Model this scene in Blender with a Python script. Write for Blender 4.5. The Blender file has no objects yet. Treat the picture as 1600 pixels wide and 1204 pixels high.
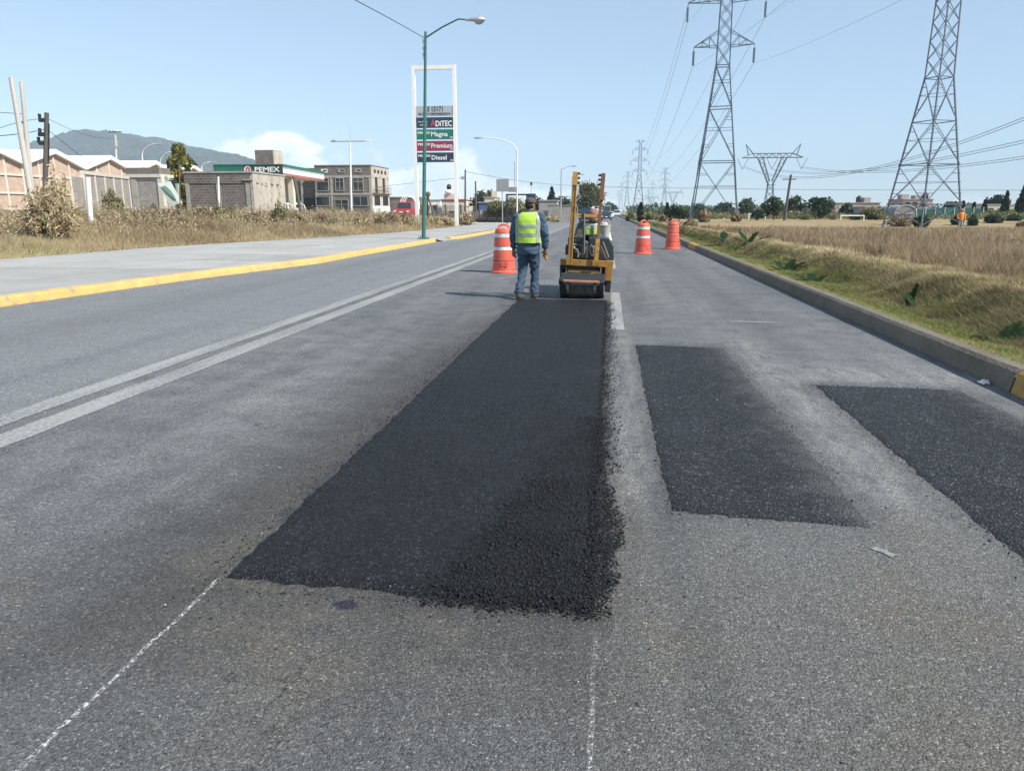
import bpy, bmesh, math, random
import numpy as np
from mathutils import Vector, Matrix, noise as mnoise

scene = bpy.context.scene
COL = scene.collection
random.seed(7)
RNG = np.random.default_rng(7)

# ------------------------------------------------------------------ camera
EYE = 1.5
HAZE = 0.00022
FPX = 1170.0                      # focal length in photo pixels (photo 1600 wide)
PITCH = math.atan(272 / FPX)
YAW = math.atan(150 * math.cos(PITCH) / FPX)
cam_data = bpy.data.cameras.new('camera')
cam = bpy.data.objects.new('camera', cam_data)
COL.objects.link(cam)
cam.location = (0, 0, EYE)
cam.rotation_euler = (math.pi / 2 - PITCH, 0, YAW)
cam_data.sensor_width = 36.0
cam_data.lens = FPX / 1600 * 36.0
cam_data.clip_start = 0.05
cam_data.clip_end = 12000
scene.camera = cam

# ------------------------------------------------------------------ light
SUN_AZ = math.radians(114)        # clockwise from +Y
SUN_EL = math.radians(44)
sun_data = bpy.data.lights.new('sun', 'SUN')
sun_data.energy = 5.0
sun_data.angle = math.radians(0.53)
sun_data.color = (1.0, 0.93, 0.82)
sun = bpy.data.objects.new('sun', sun_data)
COL.objects.link(sun)
to_sun = Vector((math.sin(SUN_AZ) * math.cos(SUN_EL), math.cos(SUN_AZ) * math.cos(SUN_EL), math.sin(SUN_EL)))
sun.rotation_euler = to_sun.to_track_quat('Z', 'Y').to_euler()
sun.location = (30, -20, 60)

scene.view_settings.view_transform = 'Standard'
scene.view_settings.look = 'None'
scene.view_settings.exposure = 0.60
scene.view_settings.gamma = 1.0
scene.view_settings.use_curve_mapping = False
scene.render.engine = 'CYCLES'
scene.cycles.use_denoising = True
scene.cycles.max_bounces = 6
scene.cycles.diffuse_bounces = 2
scene.cycles.glossy_bounces = 2
scene.cycles.transmission_bounces = 4
scene.cycles.volume_bounces = 0
scene.cycles.transparent_max_bounces = 8


# ------------------------------------------------------------------ node helpers
class NT:
    def __init__(s, tree):
        s.t = tree
        s.n = tree.nodes
        s.l = tree.links

    def new(s, kind, **kw):
        n = s.n.new(kind)
        for k, v in kw.items():
            setattr(n, k, v)
        return n

    def put(s, sock, v):
        if isinstance(v, bpy.types.NodeSocket):
            s.l.new(v, sock)
        elif v is not None:
            if hasattr(sock.default_value, '__len__') and not hasattr(v, '__len__'):
                v = (v,) * len(sock.default_value)
            if hasattr(sock.default_value, '__len__') and len(sock.default_value) == 4 and len(v) == 3:
                v = (*v, 1)
            sock.default_value = v

    def m(s, op, a, b=None, c=None, clamp=False):
        n = s.new('ShaderNodeMath', operation=op, use_clamp=clamp)
        s.put(n.inputs[0], a)
        s.put(n.inputs[1], b)
        s.put(n.inputs[2], c)
        return n.outputs[0]

    def mix(s, f, a, b, blend='MIX'):
        n = s.new('ShaderNodeMix', data_type='RGBA', blend_type=blend)
        n.clamp_factor = True
        s.put(n.inputs[0], f)
        s.put(n.inputs[6], a)
        s.put(n.inputs[7], b)
        return n.outputs[2]

    def noise(s, vec, scale, detail=2.0, rough=0.5, dist=0.0):
        n = s.new('ShaderNodeTexNoise')
        s.put(n.inputs['Vector'], vec)
        n.inputs['Scale'].default_value = scale
        n.inputs['Detail'].default_value = detail
        n.inputs['Roughness'].default_value = rough
        n.inputs['Distortion'].default_value = dist
        return n.outputs['Fac']

    def vor(s, vec, scale, feature='F1', out='Distance', rnd=1.0):
        n = s.new('ShaderNodeTexVoronoi', feature=feature)
        s.put(n.inputs['Vector'], vec)
        n.inputs['Scale'].default_value = scale
        n.inputs['Randomness'].default_value = rnd
        return n.outputs[out]

    def ss(s, x, lo, hi):            # smoothstep 0..1
        n = s.new('ShaderNodeMapRange', interpolation_type='SMOOTHSTEP')
        s.put(n.inputs[0], x)
        n.inputs[1].default_value = lo
        n.inputs[2].default_value = hi
        n.inputs[3].default_value = 0
        n.inputs[4].default_value = 1
        return n.outputs[0]

    def ramp(s, f, stops, mode='LINEAR'):
        n = s.new('ShaderNodeValToRGB')
        n.color_ramp.interpolation = mode
        e = n.color_ramp.elements
        while len(e) < len(stops):
            e.new(0.5)
        for k, (p, c) in enumerate(stops):
            e[k].position = p
            e[k].color = (*c, 1) if len(c) == 3 else c
        s.put(n.inputs[0], f)
        return n.outputs[0]

    def sep(s, vec):
        n = s.new('ShaderNodeSeparateXYZ')
        s.put(n.inputs[0], vec)
        return n.outputs

    def comb(s, x, y, z):
        n = s.new('ShaderNodeCombineXYZ')
        for k, v in enumerate((x, y, z)):
            s.put(n.inputs[k], v)
        return n.outputs[0]

    def gray(s, v):
        n = s.new('ShaderNodeCombineColor')
        for k in range(3):
            s.put(n.inputs[k], v)
        return n.outputs[0]

    def pos(s):
        return s.new('ShaderNodeNewGeometry').outputs['Position']

    def obj(s):
        return s.new('ShaderNodeTexCoord').outputs['Object']

    def bump(s, h, strength=0.5, dist=0.01):
        n = s.new('ShaderNodeBump')
        n.inputs['Strength'].default_value = strength
        n.inputs['Distance'].default_value = dist
        s.put(n.inputs['Height'], h)
        return n.outputs[0]


def new_mat(name):
    m = bpy.data.materials.new(name)
    m.use_nodes = True
    m.node_tree.nodes.clear()
    return m, NT(m.node_tree)


def finish(k, color, rough=0.8, normal=None, metal=0.0, spec=0.5, extra=None):
    b = k.new('ShaderNodeBsdfPrincipled')
    k.put(b.inputs['Base Color'], color)
    k.put(b.inputs['Roughness'], rough)
    k.put(b.inputs['Metallic'], metal)
    k.put(b.inputs['Specular IOR Level'], spec)
    if normal is not None:
        k.l.new(normal, b.inputs['Normal'])
    o = k.new('ShaderNodeOutputMaterial')
    k.l.new(b.outputs[0], o.inputs[0])
    return b


def plain(name, col, rough=0.7, var=0.25, scale=3.0, bump=0.2, bscale=40, bdist=0.004, metal=0.0, spec=0.5, dirt=None, dirt_amt=0.4):
    """a painted / bare surface with uneven tone, fine relief and optional dirt patches"""
    m, k = new_mat(name)
    p = k.obj()
    n1 = k.noise(p, scale, 5, 0.6)
    n2 = k.noise(p, scale * 9, 3, 0.6)
    f = k.m('ADD', k.m('MULTIPLY', n1, 0.7), k.m('MULTIPLY', n2, 0.3))
    lo = tuple(c * (1 - var) for c in col)
    hi = tuple(min(1, c * (1 + var)) for c in col)
    c = k.ramp(f, [(0.3, lo), (0.7, hi)])
    if dirt:
        dm = k.ss(k.noise(p, scale * 1.7, 6, 0.7, 0.4), 0.5, 0.68)
        c = k.mix(k.m('MULTIPLY', dm, dirt_amt), c, dirt)
    nrm = k.bump(k.noise(p, bscale, 3), bump, bdist) if bump else None
    finish(k, c, rough, nrm, metal, spec)
    return m


def blocks(name, col, mortar, bw, bh, var=0.3, rough=0.9, axis='XZ'):
    """masonry too far away to pick the courses apart"""
    m, k = new_mat(name)
    p = k.obj()
    x, y, z = k.sep(p)
    u = k.m('ADD', x, y)
    v = k.comb(u, z, 0)
    b = k.new('ShaderNodeTexBrick')
    k.put(b.inputs['Vector'], v)
    b.inputs['Scale'].default_value = 1
    b.inputs['Brick Width'].default_value = bw
    b.inputs['Row Height'].default_value = bh
    b.inputs['Mortar Size'].default_value = 0.03
    b.inputs['Color1'].default_value = (*[c * (1 - var) for c in col], 1)
    b.inputs['Color2'].default_value = (*[c * (1 + var) for c in col], 1)
    b.inputs['Mortar'].default_value = (*mortar, 1)
    n = k.noise(p, 1.3, 6, 0.65)
    c = k.mix(0.8, b.outputs[0], k.ramp(n, [(0.3, (0.7, 0.7, 0.72)), (0.7, (1.25, 1.22, 1.2))]), 'MULTIPLY')
    finish(k, c, rough, k.bump(k.noise(p, 30, 3), 0.4, 0.01))
    return m


# ------------------------------------------------------------------ sky with low cumulus
world = bpy.data.worlds.new('World')
scene.world = world
world.use_nodes = True
k = NT(world.node_tree)
k.n.clear()
sky = k.new('ShaderNodeTexSky', sky_type='NISHITA')
sky.sun_disc = False
sky.sun_elevation = SUN_EL
sky.sun_rotation = SUN_AZ
sky.altitude = 2300
sky.air_density = 1.0
sky.dust_density = 1.2
sky.ozone_density = 1.0
dvec = k.new('ShaderNodeTexCoord').outputs['Generated']
dx, dy, dz = k.sep(dvec)
cn = k.noise(k.comb(k.m('ADD', dx, 8.8), dy, k.m('MULTIPLY', dz, 1.5)), 7.0, 9, 0.55, 0.1)
west = k.ss(k.m('ADD', k.m('MULTIPLY', dx, -1.0), k.m('MULTIPLY', dy, 0.1)), -0.05, 0.35)
# cloud field: noise has to beat a threshold that climbs with height above the horizon
th = k.m('ADD', k.m('MULTIPLY', dz, 4.1), 0.238)
th = k.m('ADD', th, k.m('MULTIPLY', k.m('SUBTRACT', 1.0, west), 0.26))
mask = k.ss(k.m('SUBTRACT', cn, th), 0.0, 0.07)
mask = k.m('MULTIPLY', mask, k.ss(dz, -0.01, 0.02))
puff = k.noise(k.comb(dx, dy, k.m('MULTIPLY', dz, 1.6)), 16.0, 6, 0.6)
ccol = k.ramp(puff, [(0.3, (7.0, 7.5, 8.1)), (0.62, (11.0, 11.0, 11.1))])
pale = k.mix(0.36, sky.outputs[0], (5.0, 6.8, 8.2))
skyc = k.mix(k.m('MULTIPLY', mask, 0.85), pale, ccol)
bg = k.new('ShaderNodeBackground')
k.l.new(skyc, bg.inputs[0])
bg.inputs[1].default_value = 0.10
wo = k.new('ShaderNodeOutputWorld')
k.l.new(bg.outputs[0], wo.inputs[0])

# ------------------------------------------------------------------ where things of the photo stand
_cp, _sp, _cy, _sy = math.cos(PITCH), math.sin(PITCH), math.cos(YAW), math.sin(YAW)
_F = np.array([-_sy * _cp, _cy * _cp, -_sp])
_R = np.array([_cy, _sy, 0.0])
_U = np.array([-_sy * _sp, _cy * _sp, _cp])


def _ray(u, v):
    return _F * FPX + _R * (u - 800) - _U * (v - 602)


def G(u, v, z=0.0):
    """ground point (at height z) surveyed from the photo"""
    d = _ray(u, v)
    t = (z - EYE) / d[2]
    return float(d[0] * t), float(d[1] * t)


def AT(u, v, Y):
    """point at distance Y up the road surveyed from the photo"""
    d = _ray(u, v)
    t = Y / d[1]
    return Vector((d[0] * t, Y, d[2] * t + EYE))


def PX(P):
    P = np.asarray(P, float) - np.array([0, 0, EYE])
    z = P @ _F
    return 800 + FPX * (P @ _R) / z, 602 - FPX * (P @ _U) / z, z


# ------------------------------------------------------------------ object helpers
def tag(o, label=None, cat=None, group=None, kind=None):
    if label:
        o['label'] = label
    if cat:
        o['category'] = cat
    if group:
        o['group'] = group
    if kind:
        o['kind'] = kind
    return o


def thing(name, label, cat, loc=(0, 0, 0), rz=0.0, group=None):
    o = bpy.data.objects.new(name, None)
    o.empty_display_size = 0.3
    COL.objects.link(o)
    o.location = loc
    o.rotation_euler = (0, 0, rz)
    return tag(o, label, cat, group)


def copy_tree(o, parent=None):
    c = o.copy()
    COL.objects.link(c)
    c.parent = parent
    for ch in list(o.children):
        copy_tree(ch, c)
    return c


class MB:
    def __init__(s):
        s.v = []
        s.f = []

    def add(s, vs, fs):
        b = len(s.v)
        s.v += [tuple(p) for p in vs]
        s.f += [tuple(b + i for i in f) for f in fs]
        return s

    def box(s, c, d, rot=None, taper=1.0):
        hx, hy, hz = d[0] / 2, d[1] / 2, d[2] / 2
        vs = []
        for z, t in ((-hz, 1.0), (hz, taper)):
            for x, y in ((-hx, -hy), (hx, -hy), (hx, hy), (-hx, hy)):
                vs.append(Vector((x * t, y * t, z)))
        if rot is not None:
            vs = [rot @ p for p in vs]
        c = Vector(c)
        return s.add([p + c for p in vs], [(3, 2, 1, 0), (4, 5, 6, 7), (0, 1, 5, 4), (1, 2, 6, 5), (2, 3, 7, 6), (3, 0, 4, 7)])

    def bar(s, a, b, w, d=None, up=(0, 0, 1)):
        """rectangular bar from a to b"""
        a, b = Vector(a), Vector(b)
        d = d or w
        t = (b - a)
        L = t.length
        if L < 1e-6:
            return s
        t /= L
        upv = Vector(up)
        if abs(t.dot(upv)) > 0.98:
            upv = Vector((1, 0, 0)) if abs(t.x) < 0.9 else Vector((0, 1, 0))
        x = t.cross(upv).normalized()
        y = x.cross(t).normalized()
        vs = []
        for p in (a, b):
            for i, j in ((-1, -1), (1, -1), (1, 1), (-1, 1)):
                vs.append(p + x * (i * w / 2) + y * (j * d / 2))
        return s.add(vs, [(3, 2, 1, 0), (4, 5, 6, 7), (0, 1, 5, 4), (1, 2, 6, 5), (2, 3, 7, 6), (3, 0, 4, 7)])

    def tube(s, pts, r, n=8, cap=True, squash=None):
        """round tube along points; r a number, or one radius (or (rx, ry)) per point"""
        pts = [Vector(p) for p in pts]
        m = len(pts)
        rs = [r] * m if not hasattr(r, '__len__') else list(r)
        b = len(s.v)
        px = None
        for i, p in enumerate(pts):
            t = (pts[min(i + 1, m - 1)] - pts[max(i - 1, 0)]).normalized()
            if px is None:
                ref = Vector((1, 0, 0)) if abs(t.x) < 0.9 else Vector((0, 1, 0))
                px = (ref - t * ref.dot(t)).normalized()
            else:
                px = (px - t * px.dot(t)).normalized()
            py = t.cross(px)
            rx, ry = (rs[i], rs[i]) if not hasattr(rs[i], '__len__') else rs[i]
            for j in range(n):
                a = 2 * math.pi * j / n
                s.v.append(tuple(p + px * (rx * math.cos(a)) + py * (ry * math.sin(a))))
        for i in range(m - 1):
            for j in range(n):
                k2 = (j + 1) % n
                s.f.append((b + i * n + j, b + i * n + k2, b + (i + 1) * n + k2, b + (i + 1) * n + j))
        if cap:
            s.f.append(tuple(b + j for j in range(n))[::-1])
            s.f.append(tuple(b + (m - 1) * n + j for j in range(n)))
        return s

    def lathe(s, prof, n=24, c=(0, 0, 0), axis='Z'):
        b = len(s.v)
        for (r, z) in prof:
            for j in range(n):
                a = 2 * math.pi * j / n
                if axis == 'Z':
                    q = (r * math.cos(a), r * math.sin(a), z)
                elif axis == 'X':
                    q = (z, r * math.cos(a), r * math.sin(a))
                else:
                    q = (r * math.cos(a), z, r * math.sin(a))
                s.v.append((q[0] + c[0], q[1] + c[1], q[2] + c[2]))
        for i in range(len(prof) - 1):
            for j in range(n):
                k2 = (j + 1) % n
                s.f.append((b + i * n + j, b + i * n + k2, b + (i + 1) * n + k2, b + (i + 1) * n + j))
        s.f.append(tuple(b + j for j in range(n))[::-1])
        s.f.append(tuple(b + (len(prof) - 1) * n + j for j in range(n)))
        return s

    def ell(s, c, r, n=12, m=8, rot=None):
        prof = []
        b = len(s.v)
        c = Vector(c)
        for i in range(m + 1):
            th_ = math.pi * i / m
            for j in range(n):
                a = 2 * math.pi * j / n
                q = Vector((r[0] * math.sin(th_) * math.cos(a), r[1] * math.sin(th_) * math.sin(a), -r[2] * math.cos(th_)))
                if rot is not None:
                    q = rot @ q
                s.v.append(tuple(q + c))
        for i in range(m):
            for j in range(n):
                k2 = (j + 1) % n
                s.f.append((b + i * n + j, b + i * n + k2, b + (i + 1) * n + k2, b + (i + 1) * n + j))
        return s

    def prism(s, poly, y0, y1):
        """polygon in the XZ plane pushed from y0 to y1"""
        n = len(poly)
        vs = [(x, y0, z) for x, z in poly] + [(x, y1, z) for x, z in poly]
        fs = [tuple(range(n))[::-1] if False else tuple(range(n)), tuple(range(n, 2 * n))[::-1]]
        for j in range(n):
            k2 = (j + 1) % n
            fs.append((j, n + j, n + k2, k2))
        return s.add(vs, fs)

    def build(s, name, mat, parent=None, smooth=False, loc=None, bevel=0.0, recalc=True):
        me = bpy.data.meshes.new(name)
        me.from_pydata(s.v, [], s.f)
        if recalc or bevel:
            bm = bmesh.new()
            bm.from_mesh(me)
            bmesh.ops.recalc_face_normals(bm, faces=bm.faces)
            if bevel:
                bmesh.ops.bevel(bm, geom=[e for e in bm.edges if e.calc_face_angle(0) > 0.5], offset=bevel, segments=2, affect='EDGES', profile=0.6)
            bm.to_mesh(me)
            bm.free()
        if smooth:
            me.polygons.foreach_set('use_smooth', [True] * len(me.polygons))
            try:
                me.set_sharp_from_angle(angle=math.radians(45))
            except Exception:
                pass
        me.materials.append(mat)
        o = bpy.data.objects.new(name, me)
        COL.objects.link(o)
        if parent is not None:
            o.parent = parent
        if loc is not None:
            o.location = loc
        return o


def share(o, name, parent, loc, rot=None):
    c = bpy.data.objects.new(name, o.data)
    COL.objects.link(c)
    c.parent = parent
    c.location = loc
    if rot is not None:
        c.rotation_euler = rot
    return c


def np_mesh(name, verts, tris, mat, parent=None, tint=None, smooth=False):
    me = bpy.data.meshes.new(name)
    nv, nt = len(verts), len(tris)
    me.vertices.add(nv)
    me.vertices.foreach_set('co', np.asarray(verts, np.float32).ravel())
    me.loops.add(nt * 3)
    me.loops.foreach_set('vertex_index', np.asarray(tris, np.int32).ravel())
    me.polygons.add(nt)
    me.polygons.foreach_set('loop_start', np.arange(0, nt * 3, 3, dtype=np.int32))
    if smooth:
        me.polygons.foreach_set('use_smooth', np.ones(nt, bool))
    me.update(calc_edges=True)
    if tint is not None:
        at = me.attributes.new('tint', 'FLOAT', 'POINT')
        at.data.foreach_set('value', np.asarray(tint, np.float32))
    me.materials.append(mat)
    o = bpy.data.objects.new(name, me)
    COL.objects.link(o)
    if parent is not None:
        o.parent = parent
    return o


def leafy(name, stops, transl=0.25, rough=0.8):
    m, k = new_mat(name)
    a = k.new('ShaderNodeAttribute', attribute_name='tint')
    c = k.ramp(a.outputs['Fac'], stops)
    d = k.new('ShaderNodeBsdfDiffuse')
    k.l.new(c, d.inputs[0])
    t = k.new('ShaderNodeBsdfTranslucent')
    k.l.new(c, t.inputs[0])
    x = k.new('ShaderNodeMixShader')
    x.inputs[0].default_value = transl
    k.l.new(d.outputs[0], x.inputs[1])
    k.l.new(t.outputs[0], x.inputs[2])
    o = k.new('ShaderNodeOutputMaterial')
    k.l.new(x.outputs[0], o.inputs[0])
    return m


def blades(name, base, h, w, lean, tint, mat, parent=None, seg=1):
    """grass blades as real little faces: base (N,3), height, width, lean vector (N,2)"""
    n = len(base)
    az = RNG.uniform(0, 2 * np.pi, n)
    dxy = np.stack([np.cos(az), np.sin(az), np.zeros(n)], 1) * (w / 2)[:, None]
    tip = base + np.concatenate([lean, h[:, None]], 1)
    if seg == 1:
        V = np.stack([base - dxy, base + dxy, tip], 1).reshape(-1, 3)
        T = np.arange(n * 3).reshape(-1, 3)
        tt = np.repeat(tint, 3)
    else:
        mid = base + np.concatenate([lean * 0.35, (h * 0.6)[:, None]], 1)
        V = np.stack([base - dxy * 0.8, base + dxy * 0.8, mid - dxy * 0.7, mid + dxy * 0.7, tip], 1).reshape(-1, 3)
        o = (np.arange(n) * 5)[:, None]
        T = np.concatenate([o + [0, 1, 3], o + [0, 3, 2], o + [2, 3, 4]], 1).reshape(-1, 3)
        tt = np.repeat(tint, 5)
    return np_mesh(name, V, T, mat, parent, tt)


def leaf_cards(cen, size, tint, stretch=1.0, up=0.0, wid=0.5):
    """one kite-shaped leaf face (two triangles) per centre, turned at random"""
    n = len(cen)
    a = RNG.normal(size=(n, 3))
    a[:, 2] += up
    a /= np.linalg.norm(a, axis=1)[:, None]
    b = np.cross(a, RNG.normal(size=(n, 3)))
    b /= np.linalg.norm(b, axis=1)[:, None] + 1e-9
    s = size[:, None]
    V = np.stack([cen - a * s * stretch, cen + b * s * wid, cen + a * s * stretch, cen - b * s * wid], 1).reshape(-1, 3)
    o = (np.arange(n) * 4)[:, None]
    T = np.concatenate([o + [0, 1, 2], o + [0, 2, 3]], 1).reshape(-1, 3)
    return V, T, np.repeat(tint, 4)


def sstep(a, lo, hi):
    t = np.clip((a - lo) / (hi - lo), 0, 1)
    return t * t * (3 - 2 * t)


def fbm(x, y, z=0.0):
    return mnoise.fractal(Vector((x, y, z)), 1.0, 2.0, 4)

# ================================================================== MATERIALS OF THE GROUND
# outline of the three asphalt patches (x0, x1, y0, y1)
P1 = (-1.57, 0.0, 2.63, 13.05)
P2 = (0.35, 1.34, 3.62, 8.62)
P3 = (1.84, 3.02, 2.9, 6.78)


def rect_dist(k, x, y, r):
    ddx = k.m('MAXIMUM', k.m('SUBTRACT', r[0], x), k.m('SUBTRACT', x, r[1]))
    ddy = k.m('MAXIMUM', k.m('SUBTRACT', r[2], y), k.m('SUBTRACT', y, r[3]))
    return k.m('MAXIMUM', ddx, ddy)


def band(k, x, lo, hi, soft):
    return k.m('MULTIPLY', k.ss(x, lo - soft, lo + soft), k.m('SUBTRACT', 1.0, k.ss(x, hi - soft, hi + soft)))


def aggregate(k, p, s1=125, s2=300):
    """stone-by-stone brightness of a road surface, and its relief"""
    cell = k.sep(k.vor(p, s1, out='Color'))[0]
    cell2 = k.sep(k.vor(p, s2, out='Color'))[1]
    d1 = k.vor(p, s1)
    tone = k.ramp(cell, [(0.0, (0.42,) * 3), (0.22, (0.78,) * 3), (0.7, (1.04,) * 3), (0.93, (1.4,) * 3), (1.0, (2.4,) * 3)])
    tone2 = k.ramp(cell2, [(0.0, (0.4,) * 3), (0.3, (0.85,) * 3), (0.8, (1.1,) * 3), (1.0, (2.0,) * 3)])
    pits = k.ss(k.noise(p, 55, 4, 0.65), 0.60, 0.72)
    relief = k.m('SUBTRACT', k.m('SUBTRACT', 1.0, d1), k.m('MULTIPLY', pits, 0.9))
    return tone, tone2, pits, relief


def road_material():
    m, k = new_mat('old_asphalt')
    p = k.pos()
    x, y, z = k.sep(p)
    big = k.noise(p, 0.45, 5, 0.6)
    mid = k.noise(p, 2.6, 5, 0.65)
    streak = k.noise(k.comb(k.m('MULTIPLY', x, 2.2), k.m('MULTIPLY', y, 0.10), 0), 1.0, 5, 0.6)
    wob = k.noise(p, 3.2, 6, 0.7)
    wobf = k.noise(p, 22, 3, 0.7)
    c = k.ramp(big, [(0.25, (0.102, 0.110, 0.122)), (0.55, (0.132, 0.139, 0.150)), (0.8, (0.162, 0.167, 0.172))])
    c = k.mix(0.75, c, k.ramp(streak, [(0.3, (0.72, 0.73, 0.76)), (0.5, (1, 1, 1)), (0.72, (1.28, 1.26, 1.22))]), 'MULTIPLY')
    c = k.mix(0.85, c, k.ramp(mid, [(0.3, (0.70,) * 3), (0.7, (1.28, 1.27, 1.24))]), 'MULTIPLY')
    # smoother, bluer lane beyond the double line
    far_lane = k.m('SUBTRACT', 1.0, k.ss(x, -4.6, -4.3))
    c = k.mix(k.m('MULTIPLY', far_lane, 0.6), c, (0.205, 0.216, 0.232))
    # brownish stain of tack coat left of the long patch, dark spill round every patch
    w = k.m('MULTIPLY', k.m('SUBTRACT', wob, 0.5), 0.9)
    wf = k.m('MULTIPLY', k.m('SUBTRACT', wobf, 0.5), 0.25)
    d1 = k.m('ADD', k.m('ADD', rect_dist(k, x, y, P1), w), wf)
    d2 = k.m('ADD', k.m('ADD', rect_dist(k, x, y, P2), k.m('MULTIPLY', w, 0.6)), wf)
    d3 = k.m('ADD', k.m('ADD', rect_dist(k, x, y, P3), k.m('MULTIPLY', w, 0.5)), wf)
    halo1 = k.m('SUBTRACT', 1.0, k.ss(d1, 0.0, 1.15))
    near = k.m('SUBTRACT', 1.0, k.ss(y, 7.0, 12.0))
    right_side = k.ss(x, -0.02, 0.12)
    halo1 = k.m('MULTIPLY', halo1, k.m('ADD', 0.35, k.m('MULTIPLY', near, 0.65)))
    halo1 = k.m('MULTIPLY', halo1, k.m('SUBTRACT', 1.0, k.m('MULTIPLY', right_side, k.m('ADD', 0.15, k.m('MULTIPLY', k.ss(y, 3.4, 4.6), 0.6)))))
    c = k.mix(k.m('MULTIPLY', halo1, 0.85), c, (0.047, 0.0445, 0.043))
    core1 = k.m('SUBTRACT', 1.0, k.ss(d1, -0.12, 0.16))
    c = k.mix(k.m('MULTIPLY', core1, 0.6), c, (0.026, 0.027, 0.031))
    halo2 = k.m('SUBTRACT', 1.0, k.ss(d2, -0.05, 0.30))
    halo3 = k.m('SUBTRACT', 1.0, k.ss(d3, -0.05, 0.30))
    c = k.mix(k.m('MULTIPLY', halo2, 0.5), c, (0.055, 0.056, 0.060))
    c = k.mix(k.m('MULTIPLY', halo3, 0.5), c, (0.055, 0.056, 0.060))
    # dark oily lane centre of the right lane further on and a wide old drip band
    drip = band(k, k.m('ADD', x, k.m('MULTIPLY', w, 0.4)), 1.7, 2.4, 0.45)
    drip = k.m('MULTIPLY', drip, k.ss(y, 7.5, 10.0))
    c = k.mix(k.m('MULTIPLY', drip, 0.38), c, (0.085, 0.088, 0.094))
    drip2 = band(k, k.m('ADD', x, k.m('MULTIPLY', w, 0.5)), -7.6, -6.6, 0.5)
    c = k.mix(k.m('MULTIPLY', drip2, 0.25), c, (0.09, 0.093, 0.1))
    # pale dust: the worn strip where the lane line used to be, and the ridge between the two right patches
    du = k.noise(k.comb(k.m('MULTIPLY', x, 9.0), k.m('MULTIPLY', y, 2.2), 0), 1.0, 7, 0.72)
    strip = band(k, k.m('ADD', x, k.m('MULTIPLY', wf, 0.5)), 0.09, 0.31, 0.09)
    strip = k.m('MULTIPLY', strip, band(k, y, 3.4, 9.6, 0.9))
    strip = k.m('MULTIPLY', strip, k.ss(du, 0.30, 0.70))
    c = k.mix(k.m('MULTIPLY', strip, 0.8), c, (0.235, 0.235, 0.225))
    ridge = band(k, k.m('ADD', x, k.m('MULTIPLY', wf, 0.8)), 1.42, 1.80, 0.14)
    ridge = k.m('MULTIPLY', ridge, band(k, y, 3.2, 9.4, 0.8))
    ridge = k.m('MULTIPLY', ridge, k.ss(du, 0.35, 0.68))
    c = k.mix(k.m('MULTIPLY', ridge, 0.55), c, (0.27, 0.265, 0.25))
    fr = k.m('MULTIPLY', band(k, x, 1.9, 3.5, 0.3), band(k, k.m('ADD', y, k.m('MULTIPLY', w, 0.6)), 6.9, 7.6, 0.3))
    c = k.mix(k.m('MULTIPLY', k.m('MULTIPLY', fr, k.ss(du, 0.4, 0.7)), 0.6), c, (0.33, 0.33, 0.32))
    # front of the picture: coarser, drier, a little tan
    front = k.m('SUBTRACT', 1.0, k.ss(k.m('ADD', y, w), 2.3, 3.4))
    right = k.ss(k.m('ADD', x, k.m('MULTIPLY', w, 0.5)), -0.1, 0.3)
    tan = k.m('MULTIPLY', k.m('ADD', front, k.m('MULTIPLY', right, k.m('SUBTRACT', 1.0, k.ss(y, 3.2, 4.2)))), 0.5, clamp=True)
    c = k.mix(tan, c, (0.072, 0.0705, 0.068))
    c = k.mix(k.m('MULTIPLY', k.m('MULTIPLY', right, k.m('SUBTRACT', 1.0, k.ss(y, 3.0, 4.4))), 0.5), c, (0.140, 0.141, 0.138))
    # dark blotches, drips and small cracks
    brown = k.m('MULTIPLY', k.ss(k.noise(p, 1.15, 5, 0.6), 0.48, 0.66), k.m('SUBTRACT', 1.0, k.ss(y, 2.6, 5.0)))
    c = k.mix(k.m('MULTIPLY', brown, 0.55), c, (0.115, 0.104, 0.088))
    blot = k.ss(k.noise(p, 5.5, 7, 0.7, 0.6), 0.60, 0.68)
    c = k.mix(k.m('MULTIPLY', blot, 0.5), c, (0.06, 0.062, 0.067))
    dot = k.m('SUBTRACT', 1.0, k.ss(k.m('ADD', k.vor(p, 2.3), k.m('MULTIPLY', wf, 0.25)), 0.035, 0.055))
    c = k.mix(k.m('MULTIPLY', dot, 0.65), c, (0.07, 0.074, 0.083))
    warp = k.new('ShaderNodeVectorMath', operation='ADD')
    k.l.new(p, warp.inputs[0])
    wv = k.new('ShaderNodeTexNoise')
    wv.inputs['Scale'].default_value = 9
    wv.inputs['Detail'].default_value = 4
    k.l.new(p, wv.inputs['Vector'])
    sc_ = k.new('ShaderNodeVectorMath', operation='SCALE')
    k.l.new(wv.outputs['Color'], sc_.inputs[0])
    sc_.inputs[3].default_value = 0.16
    k.l.new(sc_.outputs[0], warp.inputs[1])
    crack = k.m('SUBTRACT', 1.0, k.ss(k.vor(warp.outputs[0], 2.4, 'DISTANCE_TO_EDGE'), 0.004, 0.016))
    crack = k.m('MULTIPLY', crack, k.ss(k.noise(p, 1.7, 3, 0.5), 0.56, 0.66))
    crack2 = k.m('SUBTRACT', 1.0, k.ss(k.vor(warp.outputs[0], 5.5, 'DISTANCE_TO_EDGE'), 0.005, 0.020))
    crack2 = k.m('MULTIPLY', crack2, k.m('MULTIPLY', k.ss(k.noise(p, 1.3, 3, 0.5), 0.585, 0.63), k.m('MULTIPLY', k.m('SUBTRACT', 1.0, k.ss(y, 2.4, 4.0)), k.m('SUBTRACT', 1.0, k.ss(x, -0.2, 0.4)))))
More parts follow.
